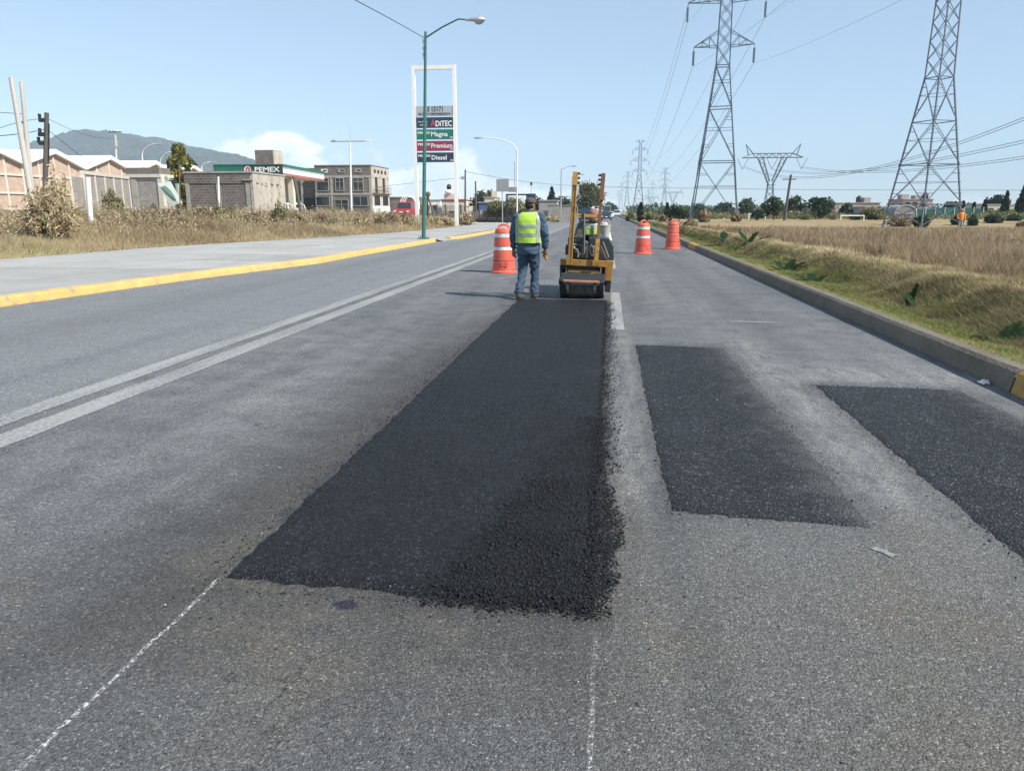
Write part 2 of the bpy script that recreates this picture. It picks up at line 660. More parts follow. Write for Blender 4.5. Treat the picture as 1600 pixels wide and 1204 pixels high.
    c = k.mix(k.m('MULTIPLY', k.m('MAXIMUM', k.m('MULTIPLY', crack, 0.75), crack2), 0.75), c, (0.022, 0.022, 0.024))
    # small spill of dark blue-black tack coat in front of the patch
    tx, ty = G(541, 944)
    tack = k.m('SQRT', k.m('ADD', k.m('POWER', k.m('MULTIPLY', k.m('SUBTRACT', x, tx), 1.0), 2.0), k.m('POWER', k.m('MULTIPLY', k.m('SUBTRACT', y, ty), 1.6), 2.0)))
    tack = k.m('SUBTRACT', 1.0, k.ss(k.m('ADD', tack, k.m('MULTIPLY', wf, 0.5)), 0.03, 0.075))
    c = k.mix(k.m('MULTIPLY', tack, 0.85), c, (0.012, 0.014, 0.030))
    # chalk lines that set out the patch
    cn1 = k.ss(k.noise(k.comb(k.m('MULTIPLY', x, 90), k.m('MULTIPLY', y, 60), 0), 1.0, 4, 0.7), 0.46, 0.62)
    wl = k.m('MULTIPLY', k.m('SUBTRACT', k.noise(k.comb(0, y, 0), 3.5, 3, 0.6), 0.5), 0.035)
    ch1 = k.m('SUBTRACT', 1.0, k.ss(k.m('ABSOLUTE', k.m('ADD', k.m('SUBTRACT', x, -1.575), wl)), 0.003, 0.0135))
    ch1 = k.m('MULTIPLY', ch1, k.m('SUBTRACT', 1.0, k.ss(y, 2.66, 2.72)))
    ch2 = k.m('SUBTRACT', 1.0, k.ss(k.m('ABSOLUTE', k.m('ADD', k.m('SUBTRACT', x, -0.005), wl)), 0.003, 0.011))
    ch2 = k.m('MULTIPLY', ch2, k.m('SUBTRACT', 1.0, k.ss(y, 2.4, 2.55)))
    ch2 = k.m('MULTIPLY', ch2, k.m('ADD', 0.35, k.m('MULTIPLY', k.m('SUBTRACT', 1.0, k.ss(y, 1.7, 2.3)), 0.5)))
    ch = k.m('MULTIPLY', k.m('MAXIMUM', ch1, ch2), cn1)
    # the stones themselves
    tone, tone2, pits, relief = aggregate(k, p)
    c = k.mix(0.8, c, tone, 'MULTIPLY')
    c = k.mix(0.85, c, tone2, 'MULTIPLY')
    c = k.mix(k.m('MULTIPLY', pits, 0.7), c, (0.03, 0.03, 0.032))
    hole = k.m('MULTIPLY', k.ss(k.noise(p, 19, 3, 0.6), 0.69, 0.73), k.m('SUBTRACT', 1.0, k.ss(y, 4, 9)))
    c = k.mix(k.m('MULTIPLY', hole, 0.75), c, (0.028, 0.029, 0.032))
    fleck = k.m('MULTIPLY', k.ss(k.noise(p, 75, 2, 0.5), 0.70, 0.75), 0.6)
    c = k.mix(fleck, c, (0.42, 0.41, 0.39))
    c = k.mix(k.m('MULTIPLY', ch, 0.9), c, (0.62, 0.62, 0.62))
    finish(k, c, 0.82, k.bump(relief, 0.75, 0.006), 0.0, 0.35)
    return m


def patch_material(name, base, dusty, rough, coarse_xy=None, dust_side=None):
    m, k = new_mat(name)
    p = k.pos()
    x, y, z = k.sep(p)
    big = k.noise(p, 1.1, 5, 0.6)
    streak = k.noise(k.comb(k.m('MULTIPLY', x, 3.5), k.m('MULTIPLY', y, 0.35), 0), 1.0, 4, 0.6)
    c = k.ramp(k.m('ADD', k.m('MULTIPLY', big, 0.6), k.m('MULTIPLY', streak, 0.4)),
               [(0.3, tuple(b * 0.72 for b in base)), (0.7, tuple(b * 1.35 for b in base))])
    du = k.noise(p, 4.5, 7, 0.72)
    c = k.mix(k.m('MULTIPLY', k.ss(du, 0.48, 0.75), dusty), c, (0.085, 0.086, 0.086))
    tone, tone2, pits, relief = aggregate(k, p, 80, 190)
    painted_glint = k.ramp(k.sep(k.vor(p, 115, out='Color'))[1], [(0.0, (0.5,) * 3), (0.8, (0.95,) * 3), (0.93, (2.2,) * 3), (1.0, (5.0,) * 3)])  # glints of the fresh mix painted into the colour, stone by stone
    c = k.mix(0.9, c, painted_glint, 'MULTIPLY')
    c = k.mix(0.95, c, tone, 'MULTIPLY')
    c = k.mix(0.95, c, tone2, 'MULTIPLY')
    if dust_side is not None:
        dd = k.m('ADD', x, k.m('MULTIPLY', k.m('SUBTRACT', du, 0.5), 0.8))
        dst = k.mix(0.7, (0.10, 0.103, 0.106), tone2, 'MULTIPLY')
        c = k.mix(k.m('MULTIPLY', k.ss(dd, dust_side - 0.22, dust_side + 0.16), 0.62), c, dst)
    c = k.mix(k.m('MULTIPLY', pits, 0.7), c, (0.008, 0.008, 0.010))
    fl = k.ss(k.noise(p, 60, 2, 0.5), 0.735, 0.77)
    c = k.mix(k.m('MULTIPLY', fl, 0.5), c, (0.34, 0.33, 0.32))
    rg = k.ramp(k.sep(k.vor(p, 85, out='Color'))[2], [(0, (rough - 0.14,) * 3), (1, (rough + 0.16,) * 3)])
    finish(k, c, rg, k.bump(relief, 1.0, 0.012), 0.0, 0.28)
    return m


M = {}
M['road'] = road_material()
M['patch1'] = patch_material('fresh_asphalt', (0.0082, 0.0098, 0.0132), 0.10, 0.66)
M['patch2'] = patch_material('rolled_asphalt', (0.0205, 0.0235, 0.0285), 0.3, 0.72, dust_side=1.22)
M['patch3'] = patch_material('rolled_asphalt_wide', (0.0220, 0.0255, 0.0310), 0.3, 0.72, dust_side=2.95)
M['grain'] = plain('bitumen_stone', (0.0085, 0.0095, 0.0125), 0.6, 0.6, 20, 0.3, 300, 0.001, spec=0.3)


def worn_paint(name, col, under=(0.105, 0.11, 0.117), wear=0.5):
    m, k = new_mat(name)
    p = k.pos()
    x, y, z = k.sep(p)
    n = k.noise(p, 30, 5, 0.7)
    n2 = k.noise(k.comb(k.m('MULTIPLY', x, 4), k.m('MULTIPLY', y, 0.5), z), 1.0, 4, 0.6)
    a = k.ss(k.m('ADD', k.m('MULTIPLY', n, 0.65), k.m('MULTIPLY', n2, 0.35)), wear - 0.12, wear + 0.1)
    c = k.mix(k.m('MULTIPLY', a, 0.8), col, under)
    tone, tone2, pits, relief = aggregate(k, p)
    c = k.mix(0.4, c, tone2, 'MULTIPLY')
    c = k.mix(k.m('MULTIPLY', pits, 0.4), c, under)
    finish(k, c, 0.75, k.bump(relief, 0.5, 0.004))
    return m


M['line'] = worn_paint('worn_white_line', (0.30, 0.31, 0.305), wear=0.52)
M['dash'] = worn_paint('worn_lane_dash', (0.36, 0.36, 0.35), wear=0.51)
M['kerb_yellow'] = plain('kerb_yellow_paint', (0.56, 0.375, 0.125), 0.75, 0.2, 3.2, 0.7, 25, 0.015, dirt=(0.27, 0.25, 0.21), dirt_amt=0.9)
M['kerb_yellow_dark'] = plain('kerb_ochre_paint', (0.45, 0.26, 0.05), 0.75, 0.18, 1.2, 0.4, 25, 0.01, dirt=(0.2, 0.15, 0.09), dirt_amt=0.7)
M['kerb'] = plain('kerb_concrete', (0.150, 0.128, 0.100), 0.9, 0.32, 1.6, 0.8, 25, 0.02, dirt=(0.17, 0.15, 0.12), dirt_amt=0.6)
M['slab'] = plain('pavement_concrete', (0.315, 0.318, 0.312), 0.85, 0.14, 0.5, 0.3, 40, 0.004, dirt=(0.25, 0.25, 0.25), dirt_amt=0.5)
M['slab_b'] = plain('pavement_concrete_dull', (0.285, 0.287, 0.282), 0.85, 0.16, 0.5, 0.3, 40, 0.004, dirt=(0.22, 0.215, 0.2), dirt_amt=0.6)
M['slab_c'] = plain('pavement_concrete_pale', (0.335, 0.335, 0.325), 0.85, 0.14, 0.6, 0.3, 40, 0.004, dirt=(0.25, 0.245, 0.23), dirt_amt=0.6)
M['joint'] = plain('pavement_bed', (0.13, 0.125, 0.11), 0.9, 0.2, 1.0, 0.3, 40, 0.004)
M['apron'] = plain('apron_concrete', (0.42, 0.41, 0.385), 0.85, 0.12, 0.35, 0.2, 30, 0.004)


def ground_material():
    m, k = new_mat('dry_soil_and_grass')
    p = k.pos()
    x, y, z = k.sep(p)
    n = k.noise(p, 0.18, 7, 0.62)
    n2 = k.noise(p, 2.5, 6, 0.7)
    c = k.ramp(n, [(0.3, (0.20, 0.155, 0.095)), (0.5, (0.30, 0.235, 0.14)), (0.68, (0.34, 0.28, 0.18))])
    c = k.mix(0.8, c, k.ramp(n2, [(0.3, (0.6, 0.6, 0.58)), (0.7, (1.25, 1.22, 1.15))]), 'MULTIPLY')
    green = k.m('MULTIPLY', k.ss(k.noise(p, 0.09, 5, 0.6), 0.52, 0.64), 0.5)
    c = k.mix(green, c, (0.12, 0.13, 0.055))
    lawn = band(k, k.m('ADD', x, k.m('MULTIPLY', k.m('SUBTRACT', n2, 0.5), 0.6)), 3.4, 5.2, 0.25)
    c = k.mix(k.m('MULTIPLY', lawn, 0.8), c, (0.17, 0.175, 0.065))
    finish(k, c, 0.95, k.bump(n2, 0.6, 0.05), 0, 0.1)
    return m


M['ground'] = ground_material()

# ================================================================== LARGE STRUCTURE
# left kerb foot, surveyed; and the far edge of the pavement
LK = [(-11.2, -20.0), (-10.3, 5.0)] + [G(0, 480), G(281, 439.5), G(500, 411.6), G(560, 400), (-8.45, 38.6)]
SWE = [(-18.0, -20.0), (-17.4, 20.0), (-17.4, 27.7), (-14.95, 38.5), (-13.5, 51.0), (-13.7, 70.0), (-14.2, 82.0), (-14.2, 140.0)]


def edge_x(poly, y):
    return np.interp(y, [q[1] for q in poly], [q[0] for q in poly])


RK = 3.43          # foot of the right kerb
RIDGE = lambda y: np.interp(y, [0, 12, 26, 45, 80, 400], [5.45, 5.4, 5.15, 4.85, 4.7, 4.7])


def nz(x, y, s, seed=0.0):
    """cheap smooth variation for whole arrays"""
    return (np.sin(x * s + seed) * np.cos(y * s * 1.31 + seed * 2.1) + 0.5 * np.sin(x * s * 2.3 + y * s * 1.7 + seed * 3.3)) / 1.5


def height(x, y):
    x = np.asarray(x, float)
    y = np.asarray(y, float)
    z = np.full(np.broadcast(x, y).shape, -0.06)
    xs = edge_x(SWE, y)
    left = np.where(x < xs + 0.3, 0.10 + 0.85 * sstep(xs - x, 0.5, 16) + 0.05 * nz(x, y, 0.7), -0.06)
    ri = RIDGE(y)
    up = 0.16 - 0.07 * sstep(x, 3.7, 4.4) + 0.42 * sstep(x, 4.3, ri - 0.1) - (0.2 + 0.42 * sstep(-y, -100, -82) + 0.05) * sstep(x, ri + 0.25, ri + 2.6)
    right = np.where(x > 3.6, up + 0.025 * nz(x, y, 1.9, 1.0) + 0.05 * nz(x, y, 0.45, 2.0) * sstep(x, 7, 12), -0.06)
    return np.where(x < 0, np.maximum(z, left), np.maximum(z, right))


def grid_mesh(name, xs, ys, zf, mat):
    X, Y = np.meshgrid(xs, ys)
    Z = zf(X, Y)
    V = np.stack([X, Y, Z], -1).reshape(-1, 3)
    nx, ny = len(xs), len(ys)
    i = np.arange(ny - 1)[:, None] * nx + np.arange(nx - 1)[None]
    i = i.ravel()
    T = np.concatenate([np.stack([i, i + 1, i + nx + 1], 1), np.stack([i, i + nx + 1, i + nx], 1)])
    return np_mesh(name, V, T, mat, smooth=True)


gx = np.unique(np.concatenate([np.linspace(-3000, -300, 10), np.linspace(-300, -60, 18), np.linspace(-60, -9, 90), [-8, -4, 0, 3.55, 3.62, 3.7],
                               np.linspace(3.8, 9, 40), np.linspace(9.4, 60, 60), np.linspace(60, 300, 14), np.linspace(300, 3000, 10)]))
gy = np.unique(np.concatenate([np.linspace(-400, -20, 8), np.linspace(-20, 130, 240), np.linspace(135, 400, 30), np.linspace(400, 5000, 14)]))
tag(grid_mesh('ground', gx, gy, height, M['ground']), kind='structure')

# road
b = MB()
ylist = [-30, 0, 5, 10, 20, 40, 80, 160, 400, 2500]
for y0, y1 in zip(ylist, ylist[1:]):
    a0, a1 = edge_x(LK, min(y0, 38.6)) - 0.5, edge_x(LK, min(y1, 38.6)) - 0.5
    b.add([(a0, y0, 0), (RK + 0.1, y0, 0), (RK + 0.1, y1, 0), (a1, y1, 0)], [(0, 1, 2, 3)])
road = tag(b.build('road', M['road']), kind='structure')


def strip(name, x0, x1, y0, y1, z, mat, parent, ragged=0.006, step=0.25):
    n = max(2, int((y1 - y0) / step))
    vs = []
    for i in range(n + 1):
        y = y0 + (y1 - y0) * i / n
        vs += [(x0 + random.uniform(-ragged, ragged), y, z), (x1 + random.uniform(-ragged, ragged), y, z)]
    fs = [(2 * i, 2 * i + 1, 2 * i + 3, 2 * i + 2) for i in range(n)]
    return MB().add(vs, fs).build(name, mat, parent, recalc=False)


strip('edge_stripe', -4.50, -4.27, -10, 60, 0.004, M['line'], road)
strip('edge_stripe', -4.50, -4.27, 60, 700, 0.004, M['line'], road, step=5)
strip('edge_stripe', -4.12, -3.87, -10, 60, 0.004, M['line'], road)
strip('edge_stripe', -4.12, -3.87, 60, 700, 0.004, M['line'], road, step=5)
for i in range(24):
    y0 = 9.75 + i * 10.6
    strip('lane_dash', 0.09, 0.255, y0, y0 + 4.6, 0.004, M['dash'], road, step=0.3)
# short tyre of white paint across the right lane, and a splash
sx, sy = G(1140, 502)
ex, ey = G(1232, 504)
b = MB()
n = 14
for i in range(n + 1):
    t = i / n
    w_ = 0.035 * math.sin(math.pi * min(1, t * 0.9 + 0.1)) + 0.008
    b.v += [(sx + (ex - sx) * t, sy + (ey - sy) * t - w_ + random.uniform(-.01, .01), 0.004), (sx + (ex - sx) * t, sy + (ey - sy) * t + w_ + random.uniform(-.01, .01), 0.004)]
b.f = [(2 * i, 2 * i + 1, 2 * i + 3, 2 * i + 2) for i in range(n)]
b.build('paint_mark', M['dash'], road, recalc=False)
cx_, cy_ = G(1380, 862)
b = MB()
b.v = [(cx_, cy_, 0.004)]
for j in range(18):
    a = 2 * math.pi * j / 18
    r_ = random.uniform(0.4, 1.0)
    b.v.append((cx_ + 0.075 * r_ * math.cos(a), cy_ + 0.055 * r_ * math.sin(a) - 0.03 * math.cos(a), 0.004))
b.f = [(0, 1 + j, 1 + (j + 1) % 18) for j in range(18)]
b.build('paint_splash', M['line'], road, recalc=False)


# ---- the three patches: real raised sheets with ragged edges
def patch(name, corners, mat, rag=0.035, thick=0.014, seed=0.0):
    """corners: near-left, near-right, far-right, far-left"""
    (ax, ay), (bx_, by_), (cx, cy), (dx_, dy_) = corners
    nu = max(20, int(math.hypot(bx_ - ax, by_ - ay) / 0.035))
    nv = max(20, int(math.hypot(dx_ - ax, dy_ - ay) / 0.05))
    V = []
    for j in range(nv + 1):
        t = j / nv
        for i in range(nu + 1):
            s_ = i / nu
            x = (ax * (1 - s_) + bx_ * s_) * (1 - t) + (dx_ * (1 - s_) + cx * s_) * t
            y = (ay * (1 - s_) + by_ * s_) * (1 - t) + (dy_ * (1 - s_) + cy * s_) * t
            es = min(s_, 1 - s_) * nu
            et = min(t, 1 - t) * nv
            e = min(es, et)
            k_ = max(0.0, 1 - e / 4)
            off = rag * k_ * (mnoise.noise(Vector((x * 2.2, y * 2.2, seed))) * 0.7 + mnoise.noise(Vector((x * 11, y * 11, seed))) + 0.6 * mnoise.noise(Vector((x * 37, y * 37, seed))))
            gx_ = (1 if s_ < 0.5 else -1) if es <= et else 0
            gy_ = 0 if es <= et else (1 if t < 0.5 else -1)
            x += off * gx_
            y += off * gy_
            z = thick * min(1.0, e / 1.6) + 0.003 * mnoise.noise(Vector((x * 3, y * 3, seed + 4))) * min(1, e / 3) - (0.004 if e < 0.5 else 0)
            V.append((x, y, z))
    i = (np.arange(nv)[:, None] * (nu + 1) + np.arange(nu)[None]).ravel()
    T = np.concatenate([np.stack([i, i + 1, i + nu + 2], 1), np.stack([i, i + nu + 2, i + nu + 1], 1)])
    return tag(np_mesh(name, np.array(V), T, mat, smooth=True), kind='structure')


patch('asphalt_patch', [(P1[0], 2.70), (0.0, 2.60), (0.03, 13.05), (-1.52, 13.05)], M['patch1'], 0.035, 0.016, 1.0)
patch('asphalt_patch', [G(1043, 800), G(1372, 830), G(1132, 543), G(990, 538)], M['patch2'], 0.022, 0.007, 5.0)
patch('asphalt_patch', [(1.84, 2.9), (3.15, 2.85), (3.05, 6.72), G(1268, 600)], M['patch3'], 0.025, 0.010, 9.0)


# ---- loose bitumen-coated stones left along the fresh mix
def stones(name, P, size, mat):
    n = len(P)
    base = np.array([(1, 0, 0), (-1, 0, 0), (0, 1, 0), (0, -1, 0), (0, 0, 1), (0, 0, -1)], float)
    F_ = np.array([(0, 2, 4), (2, 1, 4), (1, 3, 4), (3, 0, 4), (2, 0, 5), (1, 2, 5), (3, 1, 5), (0, 3, 5)])
    V = base[None] * RNG.uniform(0.45, 1.35, (n, 6, 1)) * size[:, None, None]
    V = V + RNG.normal(0, 0.22, V.shape) * size[:, None, None]
    a = RNG.uniform(0, 2 * np.pi, n)
    c_, s_ = np.cos(a)[:, None], np.sin(a)[:, None]
    xx, yy = V[..., 0] * c_ - V[..., 1] * s_, V[..., 0] * s_ + V[..., 1] * c_
    V = np.stack([xx, yy, V[..., 2] * 0.8], -1) + P[:, None]
    T = (F_[None] + (np.arange(n) * 6)[:, None, None]).reshape(-1, 3)
    return tag(np_mesh(name, V.reshape(-1, 3), T, mat), kind='stuff')


def scatter(n, x0, x1, y0, y1):
    return RNG.uniform(x0, x1, n), RNG.uniform(y0, y1, n)


pts, szs = [], []
# the wedge of uncompacted mix at the near right corner
x, y = scatter(38000, -0.75, 0.16, 2.5, 5.4)
lim = -0.66 + (y - 2.55) * 0.20
lowb = 2.60 + 0.03 * nz(x, x, 9.0) + np.abs(RNG.normal(0, 0.035, len(x))) - 0.05
rgtb = 0.045 + 0.03 * nz(y, y, 5.0) + 0.075 * np.exp(-((y - 3.4) / 0.5) ** 2) - np.abs(RNG.normal(0, 0.03, len(x)))
ok = (x > lim + RNG.normal(0, 0.05, len(x))) & (RNG.uniform(size=len(x)) < 1 - 0.25 * (y - 2.6) / 2.6) & (y > lowb) & (x < rgtb)
pts.append(np.stack([x[ok], y[ok], np.full(ok.sum(), 0.017)], 1)); szs.append(np.clip(RNG.lognormal(-5.35, 0.42, ok.sum()), 0.002, 0.014))
# crumbs along its right edge up to the roller
x, y = scatter(16000, -0.3, 0.16, 4.2, 12.8)
ok = np.abs(x - 0.0 + 0.05 * nz(y, y, 2.0)) < np.abs(RNG.normal(0, 0.085, len(x)))
pts.append(np.stack([x[ok], y[ok], np.full(ok.sum(), 0.011)], 1)); szs.append(RNG.uniform(0.003, 0.009, ok.sum()))
# spill past the edges
x, y = scatter(26000, -2.0, 0.4, 2.2, 9.5)
d = np.maximum(np.maximum(P1[0] - x, x - 0.02), np.maximum(2.63 - y, 0))
ok = (d > 0) & (RNG.uniform(size=len(x)) < np.exp(-d / 0.06))
pts.append(np.stack([x[ok], y[ok], np.full(ok.sum(), 0.003)], 1)); szs.append(RNG.uniform(0.002, 0.006, ok.sum()))
x, y = scatter(6000, -1.55, -0.02, 2.66, 6.5)
pts.append(np.stack([x, y, np.full(len(x), 0.0165)], 1)); szs.append(RNG.uniform(0.002, 0.0045, len(x)))
for r in (P2, P3):
    x, y = scatter(5000, r[0] - 0.15, r[1] + 0.15, r[2] - 0.2, r[3])
    d = np.maximum(np.maximum(r[0] - x, x - r[1]), np.maximum(r[2] - y, 0))
    ok = (np.abs(d) < 0.1) & (RNG.uniform(size=len(x)) < np.exp(-np.abs(d) / 0.03))
    pts.append(np.stack([x[ok], y[ok], np.full(ok.sum(), 0.004)], 1)); szs.append(RNG.uniform(0.002, 0.006, ok.sum()))
x, y = scatter(500, -6, 3.3, 1.4, 13)
pts.append(np.stack([x, y, np.full(len(x), 0.002)], 1)); szs.append(RNG.uniform(0.002, 0.006, len(x)))
stones('loose_asphalt_crumbs', np.concatenate(pts), np.concatenate(szs), M['grain'])
M['grit'] = plain('pale_grit', (0.5, 0.48, 0.44), 0.9, 0.2, 20, 0)
x, y = scatter(420, -2.4, 3.3, 1.8, 9)
stones('pale_grit_on_road', np.stack([x, y, np.full(len(x), 0.012)], 1), RNG.uniform(0.0015, 0.0045, len(x)), M['grit'])

# ---- pavement on the left, slab by slab, with its kerbs
ramp = MB()
for y0, y1 in ((38.2, 40.9), (59.0, 84.3)):
    ramp.add([(-8.28, y0, 0.006), (-8.28, y1, 0.006), (-8.84, y1, 0.146), (-8.84, y0, 0.146)], [(0, 1, 2, 3)])
RAMP = ramp
pave = MB()
ys = [-20, 0, 10, 20, 27.7, 38.5, 51, 70, 82, 100, 140]
for y0, y1 in zip(ys, ys[1:]):
    i0, i1 = edge_x(LK, min(y0, 38.6)) - 0.28, edge_x(LK, min(y1, 38.6)) - 0.28
    o0, o1 = edge_x(SWE, y0), edge_x(SWE, y1)
    pave.add([(o0, y0, 0.118), (i0, y0, 0.118), (i1, y1, 0.118), (o1, y1, 0.118)], [(0, 1, 2, 3)])
pavement = tag(pave.build('pavement', M['joint']), kind='structure')
yy = -2.0
while yy < 92:
    y0, y1 = yy + 0.02, yy + 3.2 - 0.02
    for c0, c1 in ((0.0, 0.34), (0.34, 0.67), (0.67, 1.0)):
        q = []
        for y_, cc in ((y0, c0), (y0, c1), (y1, c1), (y1, c0)):
            xi, xo = edge_x(LK, min(y_, 38.6)) - 0.30, edge_x(SWE, y_)
            xx = xi + (xo - xi) * cc + (0.02 if cc == c1 else -0.02)
            q.append((xx, y_))
        zt = 0.140 + random.uniform(-0.003, 0.003)
        sm_ = random.choice(('slab', 'slab', 'slab_b', 'slab_c'))
        MB().add([(x_, y_, 0.10) for x_, y_ in q] + [(x_, y_, zt) for x_, y_ in q],
                 [(4, 5, 6, 7), (0, 1, 5, 4), (1, 2, 6, 5), (2, 3, 7, 6), (3, 0, 4, 7)]).build('slab', M[sm_], pavement)
    yy += 3.2


def kerb_run(name, line, depth, h, mat, side, parent=None, lean=0.05, end=True):
    """kerb along a foot line, running back from the road (side -1 left, +1 right)"""
    b = MB()
    prof = [(0, -0.03), (0.0, 0.02), (side * lean * 0.6, h - 0.03), (side * (lean + 0.02), h), (side * depth, h + 0.004), (side * depth, -0.03)]
    m_ = len(prof)
    for (x, y) in line:
        for dx_, z in prof:
            jx = 0.006 * mnoise.noise(Vector((y * 1.7, z * 5, 3)))
            b.v.append((x + dx_ + jx, y, z + (0.006 * mnoise.noise(Vector((y * 1.1, dx_, 9))) if z > 0.05 else 0)))
    for i in range(len(line) - 1):
        for j in range(m_ - 1):
            b.f.append((i * m_ + j, i * m_ + j + 1, (i + 1) * m_ + j + 1, (i + 1) * m_ + j))
    b.f.append(tuple(range(m_)))
    b.f.append(tuple(range((len(line) - 1) * m_, len(line) * m_))[::-1])
    return b.build(name, mat, parent)


def resample(line, step):
    out = []
    for (x0, y0), (x1, y1) in zip(line, line[1:]):
        n_ = max(1, int(abs(y1 - y0) / step))
        for i in range(n_):
            out.append((x0 + (x1 - x0) * i / n_, y0 + (y1 - y0) * i / n_))
    out.append(line[-1])
    return out


lk_line = resample(LK, 1.0)
lk_line = [(x - (0.0 if y < 36 else 0.30 * ((y - 36) / 2.6) ** 2), y) for x, y in lk_line]
kerb_run('kerb', lk_line, 0.30, 0.15, M['kerb_yellow'], -1).__setitem__('kind', 'structure')
tag(RAMP.build('dropped_kerb', M['slab_b']), kind='structure')
k2 = resample([(-8.35, 40.4), (-8.1, 42), (-8.05, 54.3), (-8.3, 60)], 1.0)
kerb_run('kerb', k2, 0.30, 0.15, M['kerb_yellow'], -1).__setitem__('kind', 'structure')
kerb_run('kerb', resample([(-8.6, 84), (-8.1, 88), (-7.9, 250)], 6.0), 0.30, 0.15, M['kerb'], -1).__setitem__('kind', 'structure')

rk = thing('kerb', None, None)
rk['kind'] = 'structure'
yk = -4.0
secs = [(-4.0, 3.0, 0), (3.0, 6.64, 1), (6.67, 11.6, 0), (11.63, 17.0, 0), (17.03, 22.4, 0), (22.43, 27.9, 0), (27.93, 30.6, 0), (30.63, 33.2, 1), (33.23, 45, 0), (45.05, 58, 0), (58.05, 80, 0)]
for y0, y1, kind in secs:
    kerb_run('kerb_stone', resample([(RK, y0), (RK, y1)], 0.6), 0.18, 0.20, M['kerb_yellow_dark'] if kind else M['kerb'], 1, rk)
kerb_run('kerb_stone', resample([(RK, 80.05), (RK - 0.1, 160), (RK, 900)], 10), 0.18, 0.20, M['kerb'], 1, rk)

# concrete apron of the filling station beyond the grass, and the forecourt
b = MB()
b.add([(-60, 84.2, 0.146), (-8.9, 84.2, 0.146), (-8.9, 92.5, 0.146), (-60, 92.5, 0.146)], [(0, 1, 2, 3)])
M['apron'] and tag(b.build('apron', M['apron']), kind='structure')

# ---- forested hill beyond
def hill_z(X, Y):
    prof_u = [20, 60, 85, 100, 130, 175, 230, 300, 350, 400, 430, 460, 520, 600]
    prof_v = [262, 243, 230, 219, 209, 207, 214, 230, 241, 252, 262, 272, 300, 332]
    px, pz = [], []
    for u, v in zip(prof_u, prof_v):
        q = AT(u, v, 2250)
        px.append(q.x)
        pz.append(q.z)
    Z = np.interp(X, px, pz, left=120, right=0)
    Z *= np.exp(-((Y - 2250) / np.where(Y < 2250, 420, 700)) ** 2)
    Z *= sstep(X, -2900, -1700)
    rough = 5 * nz(X, Y, 0.011) + 3.5 * nz(X, Y, 0.033, 1.3) + 2.0 * nz(X, Y, 0.11, 2.2) + 3.2 * RNG.uniform(-1, 1, X.shape)
    return Z + rough * np.clip(Z / 60, 0, 1.3) - 1


def forest_material():
    m, k = new_mat('pine_forest')
    p = k.pos()
    n = k.noise(p, 0.012, 8, 0.7)
    n2 = k.noise(p, 0.09, 5, 0.75)
    c = k.ramp(n, [(0.38, (0.016, 0.026, 0.014)), (0.55, (0.045, 0.052, 0.028)), (0.70, (0.17, 0.14, 0.085))])
    c = k.mix(0.8, c, k.ramp(n2, [(0.38, (0.25,) * 3), (0.62, (1.8,) * 3)]), 'MULTIPLY')
    finish(k, c, 0.95, k.bump(n2, 1.0, 14.0), 0, 0.1)
    return m


M['forest'] = forest_material()
tag(grid_mesh('hill', np.linspace(-2950, -500, 420), np.linspace(1500, 3400, 150), hill_z, M['forest']), kind='structure')

# ================================================================== GRASS AND GROUND COVER
TAN = [(0.0, (0.13, 0.085, 0.045)), (0.35, (0.30, 0.215, 0.115)), (0.7, (0.46, 0.36, 0.20)), (1.0, (0.60, 0.50, 0.31))]
M['drygrass'] = leafy('dry_grass_blades', TAN, 0.3)
M['verge'] = leafy('verge_grass_blades', [(0.0, (0.12, 0.09, 0.058)), (0.3, (0.275, 0.21, 0.132)), (0.65, (0.46, 0.375, 0.24)), (0.85, (0.60, 0.51, 0.33)), (1.0, (0.27, 0.28, 0.13))], 0.3)
M['field'] = leafy('field_grass_blades', [(0.0, (0.12, 0.088, 0.056)), (0.3, (0.245, 0.183, 0.118)), (0.65, (0.42, 0.325, 0.215)), (1.0, (0.63, 0.53, 0.38))], 0.3)
M['lawn'] = leafy('green_grass_blades', [(0.0, (0.085, 0.105, 0.04)), (0.4, (0.22, 0.24, 0.095)), (0.7, (0.40, 0.375, 0.165)), (1.0, (0.60, 0.51, 0.29))], 0.35)
M['mown'] = leafy('mown_grass_blades', [(0.0, (0.12, 0.105, 0.06)), (0.4, (0.30, 0.255, 0.145)), (0.75, (0.52, 0.435, 0.265)), (1.0, (0.70, 0.61, 0.41))], 0.3)


def in_view(P, margin=90):
    u, v, z = PX(P)
    return (z > 0.5) & (u > -margin) & (u < 1600 + margin) & (v < 1300)


def patchy(x, y, s, seed):
    return 0.5 + 0.5 * nz(x + 3 * nz(x, y, s * 0.37, seed + 5), y, s, seed)


def grow(name, n, sample, hfun, tfun, wmin, mat, lean=0.35, seg=1, label=None):
    x, y = sample(n)
    P = np.stack([x, y, height(x, y)], 1)
    ok = in_view(P)
    P = P[ok]
    x, y = P[:, 0], P[:, 1]
    h = hfun(x, y) * RNG.uniform(0.55, 1.2, len(x))
    w = np.maximum(wmin, 0.00075 * np.hypot(x, y)) * RNG.uniform(0.7, 1.3, len(x))
    ln = RNG.normal(0, 1, (len(x), 2)) * (h * lean)[:, None]
    P[:, 2] -= 0.02
    o = blades(name, P, h, w, ln, np.clip(tfun(x, y) + RNG.normal(0, 0.17, len(x)), 0, 1), mat, None, seg)
    return tag(o, kind='stuff')


